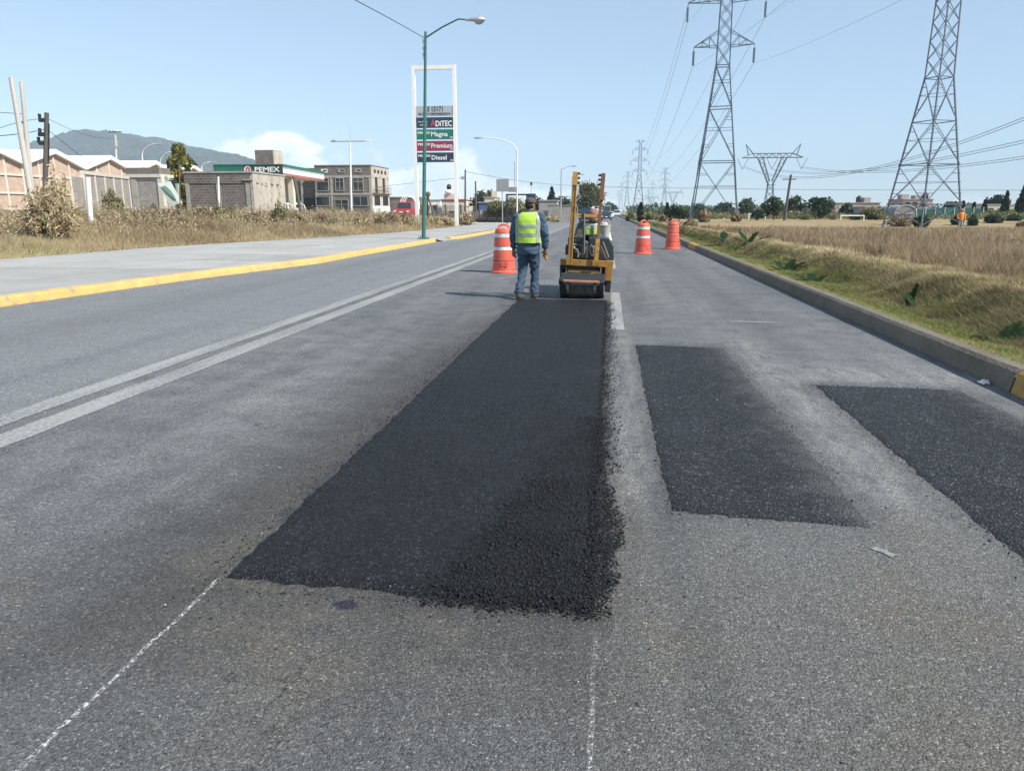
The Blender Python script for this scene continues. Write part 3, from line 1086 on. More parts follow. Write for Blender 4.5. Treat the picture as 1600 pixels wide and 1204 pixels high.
def fan(x0, x1f, y0, y1, p=1.0):
    """sampler: y drawn so that nearer ground gets more blades"""
    def f(n):
        t = RNG.uniform(size=n)
        y = 1.0 / ((1 - t) / y0 ** p + t / y1 ** p) ** (1 / p)
        a = x0(y) if callable(x0) else x0
        c_ = x1f(y) if callable(x1f) else x1f
        return a + (c_ - a) * RNG.uniform(size=n), y
    return f


# right: green strip behind the kerb
grow('kerbside_grass', 120000, fan(RK + 0.22, lambda y: 4.72 + 0.12 * nz(y, y, 1.1), 5.5, 75, 0.9),
     lambda x, y: 0.035 + 0.10 * patchy(x, y, 1.3, 1.0) * sstep(x, RK + 0.2, RK + 0.7),
     lambda x, y: 0.58 - 0.40 * patchy(x, y, 0.9, 3.0) + 0.35 * (x < RK + 0.4) * RNG.uniform(size=len(x)), 0.006, M['lawn'], 0.6, 2)
# right: mown bank
grow('mown_bank_grass', 170000, fan(4.2, lambda y: RIDGE(y) + 0.7, 6, 90, 0.9),
     lambda x, y: 0.04 + 0.09 * patchy(x, y, 1.7, 2.0) + 0.07 * (patchy(x, y, 3.1, 5.0) > .78),
     lambda x, y: 0.34 + 0.50 * sstep(x, 4.9, RIDGE(y) + .1) - 0.50 * (patchy(x, y, 1.25, 6.0) - 0.4) - 0.2 * (patchy(x, y, 3.1, 5.0) > .78), 0.006, M['mown'], 0.8, 1)
# right: tall dry field
grow('tall_dry_grass', 330000, fan(lambda y: RIDGE(y) + 0.55 + 0.35 * nz(y, y, 0.8), lambda y: np.minimum(6 + 0.75 * y + 6, 75), 7, 74, 0.75),
     lambda x, y: (0.28 + 0.36 * sstep(x - RIDGE(y), 0.5, 3.0)) * (1 - 0.45 * sstep(y, 40, 70)) * (0.35 + 0.6 * patchy(x, y, 0.55, 4.0) + 0.45 * patchy(x, y, 1.9, 2.0)),
     lambda x, y: 0.55 - 0.45 * (patchy(x, y, 0.35, 8.0) - 0.25) + 0.12 * patchy(x, y, 2.3, 1.0), 0.006, M['field'], 0.45, 1)
# left verge
grow('verge_dry_grass', 260000, fan(lambda y: edge_x(SWE, y) - 0.02, lambda y: edge_x(SWE, y) - 9 - 0.25 * y, 17, 83.5, 0.6),
     lambda x, y: (0.14 + 0.42 * sstep(edge_x(SWE, y) - x, 0.1, 3.0)) * (0.55 + 0.75 * patchy(x, y, 0.6, 1.0)),
     lambda x, y: 0.62 - 0.5 * (patchy(x, y, 0.45, 3.0) - 0.35) - 0.25 * sstep(edge_x(SWE, y) - x, 3, 9) + 0.35 * ((y < 24) & (edge_x(SWE, y) - x < 2.5)), 0.012, M['verge'], 0.4, 1)

# ================================================================== SHRUBS AND TREES
M['brush'] = leafy('brown_brush', [(0, (0.10, 0.075, 0.055)), (0.4, (0.24, 0.18, 0.125)), (0.75, (0.42, 0.34, 0.22)), (1, (0.58, 0.50, 0.31))], 0.2)
M['olive'] = leafy('olive_leaves', [(0, (0.075, 0.085, 0.045)), (0.5, (0.20, 0.20, 0.10)), (1, (0.40, 0.37, 0.20))], 0.3)
M['green'] = leafy('green_leaves', [(0, (0.025, 0.042, 0.026)), (0.5, (0.062, 0.092, 0.055)), (1, (0.15, 0.185, 0.11))], 0.3)
M['pine'] = leafy('conifer_leaves', [(0, (0.022, 0.034, 0.016)), (0.45, (0.10, 0.115, 0.032)), (1, (0.36, 0.31, 0.085))], 0.2)
M['willow'] = leafy('willow_leaves', [(0, (0.06, 0.07, 0.035)), (0.5, (0.13, 0.145, 0.08)), (1, (0.24, 0.24, 0.14))], 0.35)
M['cypress'] = leafy('cypress_leaves', [(0, (0.016, 0.028, 0.020)), (0.5, (0.036, 0.055, 0.036)), (1, (0.075, 0.095, 0.06))], 0.15)
M['weed'] = leafy('dock_leaves', [(0, (0.016, 0.035, 0.018)), (0.6, (0.035, 0.065, 0.03)), (1, (0.07, 0.11, 0.045))], 0.25)
M['bark'] = plain('bark', (0.13, 0.10, 0.075), 0.95, 0.35, 3, 0.8, 12, 0.02)
M['twig'] = plain('dry_twig', (0.17, 0.13, 0.095), 0.95, 0.3, 3, 0)


def gz(x, y):
    return float(height(np.array([x]), np.array([y]))[0])


def bush(name, label, cat, x, y, r, h, n, mat, tint=(0.5, 0.25), leaf=0.12, stems=40, group=None, upright=0.8, wild=1.0, z=None, twigmat=None):
    """shrub: wiry stems fanning from the base, leaf faces along them"""
    t = thing(name, label, cat, (x, y, gz(x, y) - 0.03 if z is None else z), 0, group)
    V, T, o = [], [], 0
    tips, bases = [], []
    m_ = max(10, stems)
    a = RNG.uniform(0, 2 * np.pi, m_)
    rr = np.sqrt(RNG.uniform(0, 1, m_)) * r
    tip = np.stack([np.cos(a) * rr, np.sin(a) * rr, h * (1 - 0.55 * (rr / r) ** 2) * RNG.uniform(0.62, 1.08, m_)], 1)
    base = np.stack([np.cos(a) * rr * 0.3, np.sin(a) * rr * 0.3, np.zeros(m_)], 1)
    # stems (thin three-sided)
    for i in range(m_):
        d = tip[i] - base[i]
        w = 0.012 + 0.0004 * math.hypot(x, y)
        s_ = np.cross(d, [0.3, 0.5, 0.2])
        s_ = s_ / (np.linalg.norm(s_) + 1e-9) * w
        V += [base[i] - s_, base[i] + s_, base[i] + d * 0.5 + s_ * 0.7 + [0, 0, 0.05 * h], tip[i]]
        T += [(o, o + 1, o + 2), (o, o + 2, o + 3)]
        o += 4
    np_mesh('stems', np.array(V), np.array(T), twigmat or M['twig'], t)
    i = RNG.integers(0, m_, n)
    f = RNG.uniform(0.12, 1.05, n) ** 0.8
    c = base[i] + (tip[i] - base[i]) * f[:, None]
    c += RNG.normal(0, 0.10 * wild, (n, 3)) * np.array([r, r, h * 0.6])
    c[:, 2] = np.abs(c[:, 2])
    clump = 0.25 * np.sin(c[:, 0] * 5 / r) * np.cos(c[:, 1] * 4 / r + c[:, 2] * 6 / h)
    tn = np.clip(tint[0] + clump * tint[1] * 2 + RNG.normal(0, tint[1], n), 0, 1)
    V, T, tt = leaf_cards(c, leaf * RNG.uniform(0.6, 1.3, n), tn, 1.25, upright, 0.3 if mat is not M['green'] else 0.45)
    np_mesh('foliage', V, T, mat, t, tt)
    return t


def tree(name, label, x, y, h, r, n, mat, tint=(0.5, 0.22), leaf=0.35, trunk=0.35, group=None, shape='round', z=None, droop=0.0, lean=0.0, cat='tree', fat=1.0):
    z0 = gz(x, y) - 0.05 if z is None else z
    t = thing(name, label, cat, (x, y, z0), 0, group)
    hb = h * trunk
    b = MB()
    lx = lean * h
    tr = 0.035 * h if shape != 'column' else 0.02 * h
    b.tube([(0, 0, 0), (lx * 0.15 + 0.05, 0.03, hb * 0.5), (lx * 0.4, 0, hb), (lx * 0.8, 0.05, h * 0.8)], [tr, tr * 0.8, tr * 0.65, tr * 0.15], 7)
    if shape == 'round':
        nc = 16
        a = RNG.uniform(0, 2 * np.pi, nc)
        zz = RNG.uniform(-0.85, 1, nc)
        q = np.sqrt(1 - zz ** 2) * RNG.uniform(0.4, 1.0, nc)
        cl = np.stack([lx + np.cos(a) * q * r, np.sin(a) * q * r, hb + (h - hb) * (0.5 + 0.40 * zz)], 1)
        for j in range(0, nc, 2):
            b.tube([(lx * 0.4, 0, hb * 0.9), tuple(cl[j] * 0.5 + np.array([lx * 0.2, 0, hb * 0.55])), tuple(cl[j])], [tr * 0.5, tr * 0.3, tr * 0.08], 5)
        i = RNG.integers(0, nc, n)
        sz = RNG.uniform(0.22, 0.6, nc)
        d = RNG.normal(size=(n, 3))
        d /= np.linalg.norm(d, axis=1)[:, None]
        c = cl[i] + d * (np.where(RNG.uniform(size=n) < .12, RNG.uniform(1, 1.6, n), RNG.uniform(0.25, 1.0, n) ** 0.5) * sz[i] * r)[:, None] * np.array([1, 1, 0.8])
        c[:, 2] -= droop * np.abs(RNG.normal(0, 1, n)) * h * 0.25
        c[:, 2] = np.maximum(c[:, 2], 0.12 * h)
        tn = tint[0] + (RNG.uniform(-1, 1, nc) * tint[1])[i]
    elif shape == 'cone':
        f = RNG.uniform(0, 1, n) ** 0.62
        layer = 0.75 + 0.25 * np.sin(f * 34)
        a = RNG.uniform(0, 2 * np.pi, n)
        arm = 0.72 + 0.28 * np.cos(a * 5 + np.floor(f * 11) * 1.7)
        q = r * (f ** fat * 0.95 + 0.04) * layer * arm * RNG.uniform(0.35, 1.05, n) ** 0.35
        c = np.stack([np.cos(a) * q, np.sin(a) * q, h - (h - hb) * f - 0.12 * q + RNG.normal(0, 0.02 * h, n)], 1)
        tn = tint[0] + tint[1] * np.sin(a * 4 + f * 17)
    else:                                   # column (cypress)
        f = RNG.uniform(0, 1, n)
        prof = np.minimum(1, np.minimum((1 - f) * 1.5, 0.45 + f * 2.2)) ** 0.8
        a = RNG.uniform(0, 2 * np.pi, n)
        q = r * prof * (0.8 + 0.2 * np.sin(a * 3 + f * 9)) * RNG.uniform(0.3, 1, n) ** 0.5
        c = np.stack([lx * f + np.cos(a) * q, np.sin(a) * q, hb + (h - hb) * f], 1)
        tn = tint[0] + tint[1] * np.sin(a * 3 + f * 21)
    b.build('trunk', M['bark'], t, smooth=True)
    tn = np.clip(tn + RNG.normal(0, 0.14, len(c)), 0, 1)
    V, T, tt = leaf_cards(c, leaf * RNG.uniform(0.6, 1.3, len(c)), tn, 1.0, 1.2 if shape == 'column' else (-0.8 if droop else 0.2))
    np_mesh('crown', V, T, mat, t, tt)
    return t


# tall brown weeds standing in the verge before the buildings
def weed_belt(name, n, x0, x1, y0, y1, h0, h1, mat, seed, tint):
    y = RNG.uniform(y0, y1, n)
    x = edge_x(SWE, y) - RNG.uniform(x0, x1, n)
    pm = patchy(x, y, 0.55, seed)
    ok = RNG.uniform(size=n) < np.clip((pm - 0.30) * 2.2, 0.04, 1)
    x, y, pm = x[ok], y[ok], pm[ok]
    P = np.stack([x, y, height(x, y)], 1)
    k_ = in_view(P)
    P, pm = P[k_], pm[k_]
    h = (h0 + (h1 - h0) * pm) * RNG.uniform(0.5, 1.15, len(P))
    V, T, tt, o = [], [], [], 0
    # stems
    w = np.full(len(P), 0.022)
    ln = RNG.normal(0, 1, (len(P), 2)) * (h * 0.22)[:, None]
    tn = np.clip(tint + (pm - .5) * .3 + RNG.normal(0, 0.2, len(P)), 0, 1)
    tag(blades(name, P, h, w, ln, tn, M['brush'], None, 1), kind='stuff')
    # seed heads and twig leaves
    rep = 9
    f = RNG.uniform(0.3, 1.05, (len(P), rep))
    c = P[:, None, :] + np.concatenate([ln[:, None, :] * f[..., None], (h[:, None] * f)[..., None]], -1)
    c = c.reshape(-1, 3) + RNG.normal(0, 0.08, (len(P) * rep, 3))
    V, T, t2 = leaf_cards(c, RNG.uniform(0.03, 0.075, len(c)), np.clip(np.repeat(tn, rep) + RNG.normal(0, .15, len(c)), 0, 1), 1.3, 0.9, 0.3)
    tag(np_mesh(name + '_tops', V, T, mat, None, t2), kind='stuff')


weed_belt('verge_weeds', 11000, 3.0, 17, 24, 82, 0.3, 1.2, M['brush'], 2.0, 0.6)
weed_belt('verge_green_weeds', 2200, 4.5, 15, 30, 70, 0.3, 0.9, M['olive'], 7.0, 0.5)


# low scrub along the far edge of the fields, one ragged mass
def scrub(name, n, x0, x1, y0, y1, hmax, mat, seed, leaf):
    x = RNG.uniform(x0, x1, n)
    y = RNG.uniform(y0, y1, n)
    pm = np.clip((patchy(x, y * 0.3, 0.055, seed) * 0.6 + patchy(x, y * .3, 0.21, seed + 3) * 0.5 - 0.3) * 1.5, 0, 1)
    z = RNG.uniform(0, 1, n) ** 0.8 * hmax * pm
    c = np.stack([x, y, height(x, y) + z], 1)
    c = c[(pm > 0.04) & in_view(c)]
    V, T, tt = leaf_cards(c, leaf * RNG.uniform(0.6, 1.4, len(c)), np.clip(RNG.normal(.45, .22, len(c)), 0, 1), 1.0, 0.3)
    tag(np_mesh(name, V, T, mat, None, tt), kind='stuff')


scrub('far_scrub', 15000, 8, 150, 188, 240, 3.4, M['green'], 1.0, .36)
scrub('far_scrub_olive', 16000, 8, 120, 125, 165, 1.7, M['olive'], 4.0, .34)
scrub('distant_tree_line', 13000, 14, 420, 480, 640, 7.5, M['green'], 6.0, 1.1)
scrub('distant_tree_line_west', 9000, -160, -12, 300, 420, 6.5, M['green'], 8.0, .8)

# coarse brown stubble tufts scattered on the bank and along its crest
def tufts(name, n, x0, x1, y0, y1, h, mat, tint, per=26):
    y = 1.0 / ((1 - RNG.uniform(size=n)) / y0 + 0.0)
    y = np.minimum(y0 / np.maximum(1e-3, 1 - RNG.uniform(size=n) * (1 - y0 / y1)), y1)
    x = RIDGE(y) + RNG.uniform(x0, x1, n)
    rr = RNG.uniform(0.05, 0.16, n)
    a = RNG.uniform(0, 2 * np.pi, (n, per))
    q = RNG.uniform(0, 1, (n, per)) * rr[:, None]
    X, Y = (x[:, None] + np.cos(a) * q).ravel(), (y[:, None] + np.sin(a) * q).ravel()
    P = np.stack([X, Y, height(X, Y) - .02], 1)
    hh = (h * RNG.uniform(0.4, 1.3, n))[:, None] * RNG.uniform(.5, 1.2, (n, per))
    ln = np.stack([(np.cos(a) * hh * .55).ravel(), (np.sin(a) * hh * .55).ravel()], 1)
    tn = np.clip(np.repeat(RNG.normal(tint, .2, n), per) + RNG.normal(0, .15, n * per), 0, 1)
    w = np.maximum(.006, .0008 * np.hypot(X, Y))
    tag(blades(name, P, hh.ravel(), w, ln, tn, mat, None, 1), kind='stuff')


tufts('bank_tufts', 260, -0.7, 0.1, 6, 70, 0.13, M['mown'], 0.3)
tufts('crest_tufts', 520, 0.55, 1.6, 6, 70, 0.38, M['field'], 0.30, 34)
tufts('field_tufts', 1500, 1.2, 16, 9, 60, 0.55, M['field'], 0.22, 34)

# ================================================================== LEFT SIDE: BUILDINGS, WALLS, POLES
M['pinkbrick'] = blocks('pink_brick', (0.40, 0.235, 0.175), (0.46, 0.40, 0.34), 0.30, 0.11, 0.12)
M['frame_conc'] = plain('pale_concrete_frame', (0.56, 0.52, 0.46), 0.85, 0.12, 0.6, 0.3, 20, 0.01)
M['white_roof'] = plain('white_sheet_roof', (0.80, 0.80, 0.79), 0.55, 0.06, 0.4, 0.2, 3, 0.02)
M['gray_block'] = blocks('grey_block', (0.27, 0.255, 0.24), (0.33, 0.315, 0.295), 0.42, 0.21, 0.16)
M['dark_block'] = blocks('dark_volcanic_block', (0.135, 0.115, 0.105), (0.21, 0.195, 0.18), 0.42, 0.21, 0.22)
M['plaster'] = plain('rough_plaster', (0.42, 0.385, 0.335), 0.9, 0.18, 0.8, 0.6, 9, 0.02, dirt=(0.20, 0.18, 0.155), dirt_amt=0.8)
M['conc'] = plain('grey_concrete', (0.34, 0.325, 0.30), 0.88, 0.18, 0.7, 0.4, 15, 0.01, dirt=(0.2, 0.19, 0.17), dirt_amt=0.6)
M['white'] = plain('white_paint', (0.78, 0.78, 0.76), 0.5, 0.06, 1.0, 0.1, 20, 0.003)
M['glass'] = plain('dark_window_glass', (0.02, 0.035, 0.045), 0.08, 0.3, 0.5, 0, spec=0.8)
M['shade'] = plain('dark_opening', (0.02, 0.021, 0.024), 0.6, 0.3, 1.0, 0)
M['steel'] = plain('galvanised_steel', (0.42, 0.44, 0.46), 0.5, 0.1, 3, 0.1, 40, 0.002, metal=0.5)
M['bar_white'] = plain('white_pole_paint', (0.68, 0.69, 0.68), 0.55, 0.1, 1, 0.1, 20, 0.003, dirt=(0.45, 0.43, 0.39), dirt_amt=0.4)
M['greenpole'] = plain('green_pole_paint', (0.030, 0.135, 0.105), 0.45, 0.15, 0.8, 0.1, 20, 0.003)
M['darkpole'] = plain('dark_wood_pole', (0.095, 0.085, 0.08), 0.9, 0.25, 1.0, 0.5, 12, 0.01)
M['concpole'] = plain('concrete_pole', (0.45, 0.435, 0.41), 0.85, 0.12, 1.0, 0.3, 12, 0.006)
M['wire'] = plain('power_cable', (0.05, 0.052, 0.056), 0.6, 0.1, 1, 0)
M['rust'] = plain('rusty_pole', (0.17, 0.10, 0.06), 0.85, 0.3, 2, 0.3, 20, 0.004)
M['pgreen'] = plain('station_green', (0.012, 0.145, 0.095), 0.45, 0.1, 0.5, 0)
M['pwhite'] = plain('station_white', (0.76, 0.79, 0.77), 0.45, 0.06, 0.5, 0)
M['pred'] = plain('station_red_stripe', (0.36, 0.13, 0.11), 0.5, 0.1, 0.5, 0)
M['pdark'] = plain('station_dark_stripe', (0.13, 0.085, 0.07), 0.5, 0.1, 0.5, 0)
M['navy'] = plain('sign_navy', (0.022, 0.042, 0.075), 0.5, 0.08, 0.6, 0)
M['wine'] = plain('sign_wine', (0.27, 0.028, 0.075), 0.5, 0.08, 0.6, 0)
M['signgreen'] = plain('sign_green', (0.010, 0.17, 0.12), 0.5, 0.08, 0.6, 0)
M['signgrey'] = plain('sign_grey', (0.40, 0.42, 0.45), 0.5, 0.08, 0.6, 0)
M['letter'] = plain('white_lettering', (0.78, 0.80, 0.80), 0.5, 0.04, 1, 0)
M['letterdark'] = plain('dark_lettering', (0.06, 0.07, 0.08), 0.5, 0.04, 1, 0)
M['letterred'] = plain('red_lettering', (0.50, 0.06, 0.10), 0.5, 0.04, 1, 0)
M['ltgreen'] = plain('pale_green_sheet', (0.33, 0.39, 0.355), 0.6, 0.15, 0.8, 0.2, 6, 0.01, dirt=(0.3, 0.3, 0.26), dirt_amt=0.5)
M['midgreen'] = plain('green_tarpaulin', (0.075, 0.135, 0.108), 0.65, 0.2, 0.8, 0.2, 6, 0.01)
M['dkgreen'] = plain('dark_green_panel', (0.012, 0.045, 0.035), 0.5, 0.2, 0.8, 0)
M['black'] = plain('black_plastic', (0.018, 0.018, 0.02), 0.5, 0.2, 1.0, 0)
M['blueshed'] = plain('blue_paint', (0.07, 0.11, 0.26), 0.6, 0.15, 1, 0)
M['redwall'] = plain('red_wall_paint', (0.30, 0.13, 0.115), 0.8, 0.12, 0.8, 0)
M['cream'] = plain('cream_wall', (0.58, 0.54, 0.47), 0.85, 0.1, 0.8, 0)
M['rubber'] = plain('tyre_rubber', (0.022, 0.022, 0.023), 0.8, 0.25, 6, 0.3, 60, 0.003)


def text(txt, size, mat, parent, loc, rot=(math.pi / 2, 0, 0), name='lettering', width=None, align='LEFT', bold=0.0, depth=0.01):
    cu = bpy.data.curves.new(name, 'FONT')
    cu.body = txt
    cu.size = size
    cu.extrude = depth
    cu.offset = bold
    cu.align_x = align
    cu.resolution_u = 2
    o = bpy.data.objects.new(name, cu)
    COL.objects.link(o)
    bpy.context.view_layer.update()
    dg = bpy.context.evaluated_depsgraph_get()
    me = bpy.data.meshes.new_from_object(o.evaluated_get(dg))
    bpy.data.objects.remove(o)
    bpy.data.curves.remove(cu)
    me.materials.clear()
    me.materials.append(mat)
    o = bpy.data.objects.new(name, me)
    COL.objects.link(o)
    o.parent = parent
    o.location = loc
    o.rotation_euler = rot
    if width:
        xs = [v.co.x for v in me.vertices]
        w = max(xs) - min(xs)
        o.scale = (width / w, 1, 1)
    return o


def wall_box(b, x0, x1, y0, y1, z0, z1):
    return b.box(((x0 + x1) / 2, (y0 + y1) / 2, (z0 + z1) / 2), (x1 - x0, y1 - y0, z1 - z0))


def window(parent, c, w, h, axis, out, frame_mat, split=1, glass=None, fw=0.08, name='window', transom=False):
    """window let into a wall: a frame standing proud with a pane set back in it. axis 'x' wall along x, 'y' along y; out = +-1 outward"""
    b = MB()
    d = 0.10

    def put(u0, u1, v0, v1):
        if axis == 'x':
            b.box(((u0 + u1) / 2, out * 0.02, (v0 + v1) / 2), (u1 - u0, d, v1 - v0))
        else:
            b.box((out * 0.02, (u0 + u1) / 2, (v0 + v1) / 2), (d, u1 - u0, v1 - v0))
    put(-w / 2 - fw, w / 2 + fw, -h / 2 - fw, -h / 2)
    put(-w / 2 - fw, w / 2 + fw, h / 2, h / 2 + fw)
    put(-w / 2 - fw, -w / 2, -h / 2, h / 2)
    put(w / 2, w / 2 + fw, -h / 2, h / 2)
    for i in range(1, split):
        x = -w / 2 + w * i / split
        put(x - 0.025, x + 0.025, -h / 2, h / 2)
    if transom:
        put(-w / 2, w / 2, h * 0.2, h * 0.2 + 0.05)
    f = b.build(name, frame_mat, parent, loc=c)
    p = MB()
    p.box((0, out * 0.012, 0) if axis == 'x' else (out * 0.012, 0, 0), (w, 0.03, h) if axis == 'x' else (0.03, w, h))
    p.build('pane', glass or M['glass'], f)
    return f


# ---- red brick warehouses with white saw-edged roofs
wh_z = 0.9
XW = -80.0
t = thing('warehouse', 'long pink brick warehouse under a row of white pitched roofs, left edge of the view', 'warehouse', (XW, 72.3, wh_z))
W_ = 12.45
for g_ in range(-1, 6):
    y0 = 97.6 - 72.3 + (g_ - 1) * W_
    pk, ev = 8.7, 6.75
    if g_ == 5:
        continue
    b = MB()
    vs = [(0, y0, 0), (0, y0 + W_, 0), (0, y0 + W_, ev), (0, y0 + W_ / 2, pk), (0, y0, ev)]
    b.add(vs + [(-40, p_[1], p_[2]) for p_ in vs], [(0, 1, 2, 3, 4), (9, 8, 7, 6, 5), (0, 5, 6, 1)] + [(1, 6, 7, 2), (4, 9, 5, 0)])
    b.build('gable_wall', M['pinkbrick'], t)
    c = MB()
    for ky in (0.0, W_ * 0.25, W_ * 0.5, W_ * 0.75):
        top = ev + (pk - ev) * (1 - abs(ky - W_ / 2) / (W_ / 2))
        c.box((0.06, y0 + ky, top / 2), (0.2, 0.32, top))
    c.build('column', M['frame_conc'], t)
    c = MB()
    for zz in (0.9, 3.0, 5.4):
        c.box((0.07, y0 + W_ / 2, zz), (0.22, W_ - 0.02, 0.26))
    c.build('beam', M['frame_conc'], t)
    for sgn in (0, 1):
        r_ = MB()
        ya, yb = (y0 - 0.02, y0 + W_ / 2) if sgn == 0 else (y0 + W_ / 2, y0 + W_ + 0.02)
        za, zb = (ev, pk) if sgn == 0 else (pk, ev)
        th_ = 0.62
        n_ = 10
        for i in range(n_):
            xa, xb = 0.7 - 41 * i / n_, 0.7 - 41 * (i + 1) / n_ + 0.05
            r_.add([(xa, ya, za + 0.02), (xb, ya, za + 0.02), (xb, yb, zb + 0.02), (xa, yb, zb + 0.02),
                    (xa, ya, za + th_), (xb, ya, za + th_), (xb, yb, zb + th_), (xa, yb, zb + th_)],
                   [(0, 1, 2, 3), (7, 6, 5, 4), (0, 4, 5, 1), (1, 5, 6, 2), (2, 6, 7, 3), (3, 7, 4, 0)])
        r_.build('roof', M['white_roof'], t)

# low grey wall in front of the warehouse
t = thing('boundary_wall', 'low grey block wall running along the pink warehouse', 'wall', (-66, 60, 0.85))
b = MB(); b.box((-9.0, 3, 0.6), (30, 0.25, 1.2)); b.build('wall', M['gray_block'], t)

# ---- tall grey panel wall with pale posts (seen from 130 to 200 px)
pa, pb = AT(128, 267, 62), AT(199, 276, 80)
t = thing('panel_wall', 'tall grey block wall in bays between pale concrete posts', 'wall', (pa.x, pa.y, 0.5))
vec = Vector((pb.x - pa.x, pb.y - pa.y, 0))
L_ = vec.length
ang = math.atan2(vec.y, vec.x)
hA, hB = pa.z - 0.5, pb.z - 0.5
R_ = Matrix.Rotation(ang, 4, 'Z')
t.rotation_euler = (0, 0, ang)
nb = 5
for i in range(nb):
    s0, s1 = L_ * i / nb, L_ * (i + 1) / nb
    z0_, z1_ = hA + (hB - hA) * i / nb, hA + (hB - hA) * (i + 1) / nb
    b = MB(); b.add([(s0 + .16, -.08, -.4), (s1 - .16, -.08, -.4), (s1 - .16, -.08, z1_ - .3), (s0 + .16, -.08, z0_ - .3), (s0 + .16, .08, -.4), (s1 - .16, .08, -.4), (s1 - .16, .08, z1_ - .3), (s0 + .16, .08, z0_ - .3)],
                    [(0, 1, 2, 3), (7, 6, 5, 4), (0, 4, 5, 1), (1, 5, 6, 2), (2, 6, 7, 3), (3, 7, 4, 0)])
    b.build('panel', M['gray_block'], t)
for i in range(nb + 1):
    z0_ = hA + (hB - hA) * i / nb
    b = MB(); b.box((L_ * i / nb, 0, z0_ / 2 - .35), (.3, .3, z0_ + .1)); b.build('post', M['frame_conc'], t)
b = MB(); b.bar((-.15, 0, hA - .12), (L_ + .15, 0, hB - .12), .34, .3); b.build('coping', M['frame_conc'], t)
# nearer stretch of wall going left
b = MB(); b.box((-1.6, .05, (hA - .6) / 2), (2.9, .2, hA - .6)); b.build('panel', M['gray_block'], t)

# ---- grey stone house beside it
pa = AT(196, 262, 84)
pb = AT(250, 262, 84)
t = thing('stone_house', 'flat roofed grey stone block house behind the tilted green panel', 'house', (pa.x, 84, .9))
wd = pb.x - pa.x
hh = pa.z - .9
b = MB(); wall_box(b, 0, wd, 0, 2.4, -.5, hh * .80); b.build('wall', M['gray_block'], t)
b = MB(); wall_box(b, -.15, wd + .1, -.2, 2.5, hh * .80, hh * .80 + .35); b.build('ring_beam', M['frame_conc'], t)
b = MB(); wall_box(b, 0, wd - .2, 0, 2.4, hh * .80 + .35, hh); b.build('parapet', M['dark_block'], t)
b = MB(); wall_box(b, wd - .45, wd + .12, -.12, .5, -.5, hh * .80 - .01); b.build('column', M['frame_conc'], t)
b = MB(); wall_box(b, .5, 1.2, -.1, .3, -.5, hh * .80 - .01); b.build('column', M['conc'], t)

# ---- tilted green metal thing propped by the house
a0, a1, a2, a3 = AT(246, 287, 80), AT(262, 284, 81), AT(281, 318, 78), AT(266, 322, 78)
t = thing('tilted_panel', 'pale green metal chute panel tilted against the stone house', 'metal panel', (a3.x, 78, .9))
o_ = Vector(t.location)
b = MB()
q = [p - o_ for p in (a0, a1, a2, a3)]
bk = [p + Vector((0.12, .35, .08)) for p in q]
b.add(q + bk, [(0, 1, 2, 3), (7, 6, 5, 4), (0, 4, 5, 1), (1, 5, 6, 2), (2, 6, 7, 3), (3, 7, 4, 0)])
b.build('frame', M['ltgreen'], t)
q2 = [q[0] * .82 + q[2] * .18, q[1] * .86 + q[3] * .14, q[2] * .86 + q[0] * .14, q[3] * .82 + q[1] * .18]
q2 = [p + Vector((0, -.06, .03)) for p in q2]
b = MB(); b.add(q2 + [p + Vector((0, .05, 0)) for p in q2], [(0, 1, 2, 3), (7, 6, 5, 4), (0, 4, 5, 1), (1, 5, 6, 2), (2, 6, 7, 3), (3, 7, 4, 0)])
b.build('tarpaulin', M['midgreen'], t)
c0, c1 = AT(264, 281, 82) - o_, AT(277, 312, 82) - o_
b = MB(); wall_box(b, c0.x, c1.x, c0.y, c0.y + .3, c1.z, c0.z); b.build('side_panel', M['dkgreen'], t)
c0, c1 = AT(274, 287, 82) - o_, AT(281, 316, 82) - o_
b = MB(); wall_box(b, c0.x + .06, c1.x, c0.y - .15, c0.y + .2, c1.z, c0.z); b.build('post', M['ltgreen'], t)
c0 = AT(262, 275, 82.6) - o_
b = MB(); b.bar((c0.x - .2, c0.y, c0.z), (c0.x + .8, c0.y, c0.z - 1.6), .3, .2); b.build('brace', M['ltgreen'], t)

# ---- block kiosk in front of the station
kz = .75
kx0, kx1, ky0, ky1 = -33.7, -28.0, 58.5, 64.5
t = thing('block_hut', 'low dark block hut with a pale plastered side wall, in front of the filling station', 'hut', (kx1, ky0, kz))
hk = 4.45 - kz
w_ = kx1 - kx0
d_ = ky1 - ky0
b = MB(); wall_box(b, -w_, -.25, 0, d_, -.5, hk * .79); b.build('wall', M['dark_block'], t)
b = MB(); wall_box(b, -.245, 0, -.03, d_, -.5, hk - .02); b.build('plaster_wall', M['plaster'], t)
b = MB(); wall_box(b, -w_ - .1, -.25, -.06, d_ + .1, hk * .79, hk); b.build('ring_beam', M['dark_block'], t)
b = MB(); wall_box(b, -w_ - .12, .06, -.12, d_ + .12, hk + .002, hk + .14); b.build('roof_slab', M['conc'], t)
for xx in (-w_ + .12, -w_ * .52, -.5):
    b = MB(); wall_box(b, xx - .16, xx + .16, -.05, .3, -.5, hk * .785); b.build('column', M['conc'], t)
b = MB(); b.bar((-w_ * .15, -.09, hk * .86), (.02, -.09, hk * .86), .1, .1); b.build('ledge', M['conc'], t)
b = MB()
for i in range(26):
    yy_, zz_ = random.uniform(.5, d_ - .5), random.choice([.2, .78]) * hk + random.uniform(-.12, .12)
    b.box((0.012, yy_, zz_), (.03, random.uniform(.08, .4), random.uniform(.04, .1)))
tag(b.build('chipped_render', M['dark_block'], t), kind='stuff')

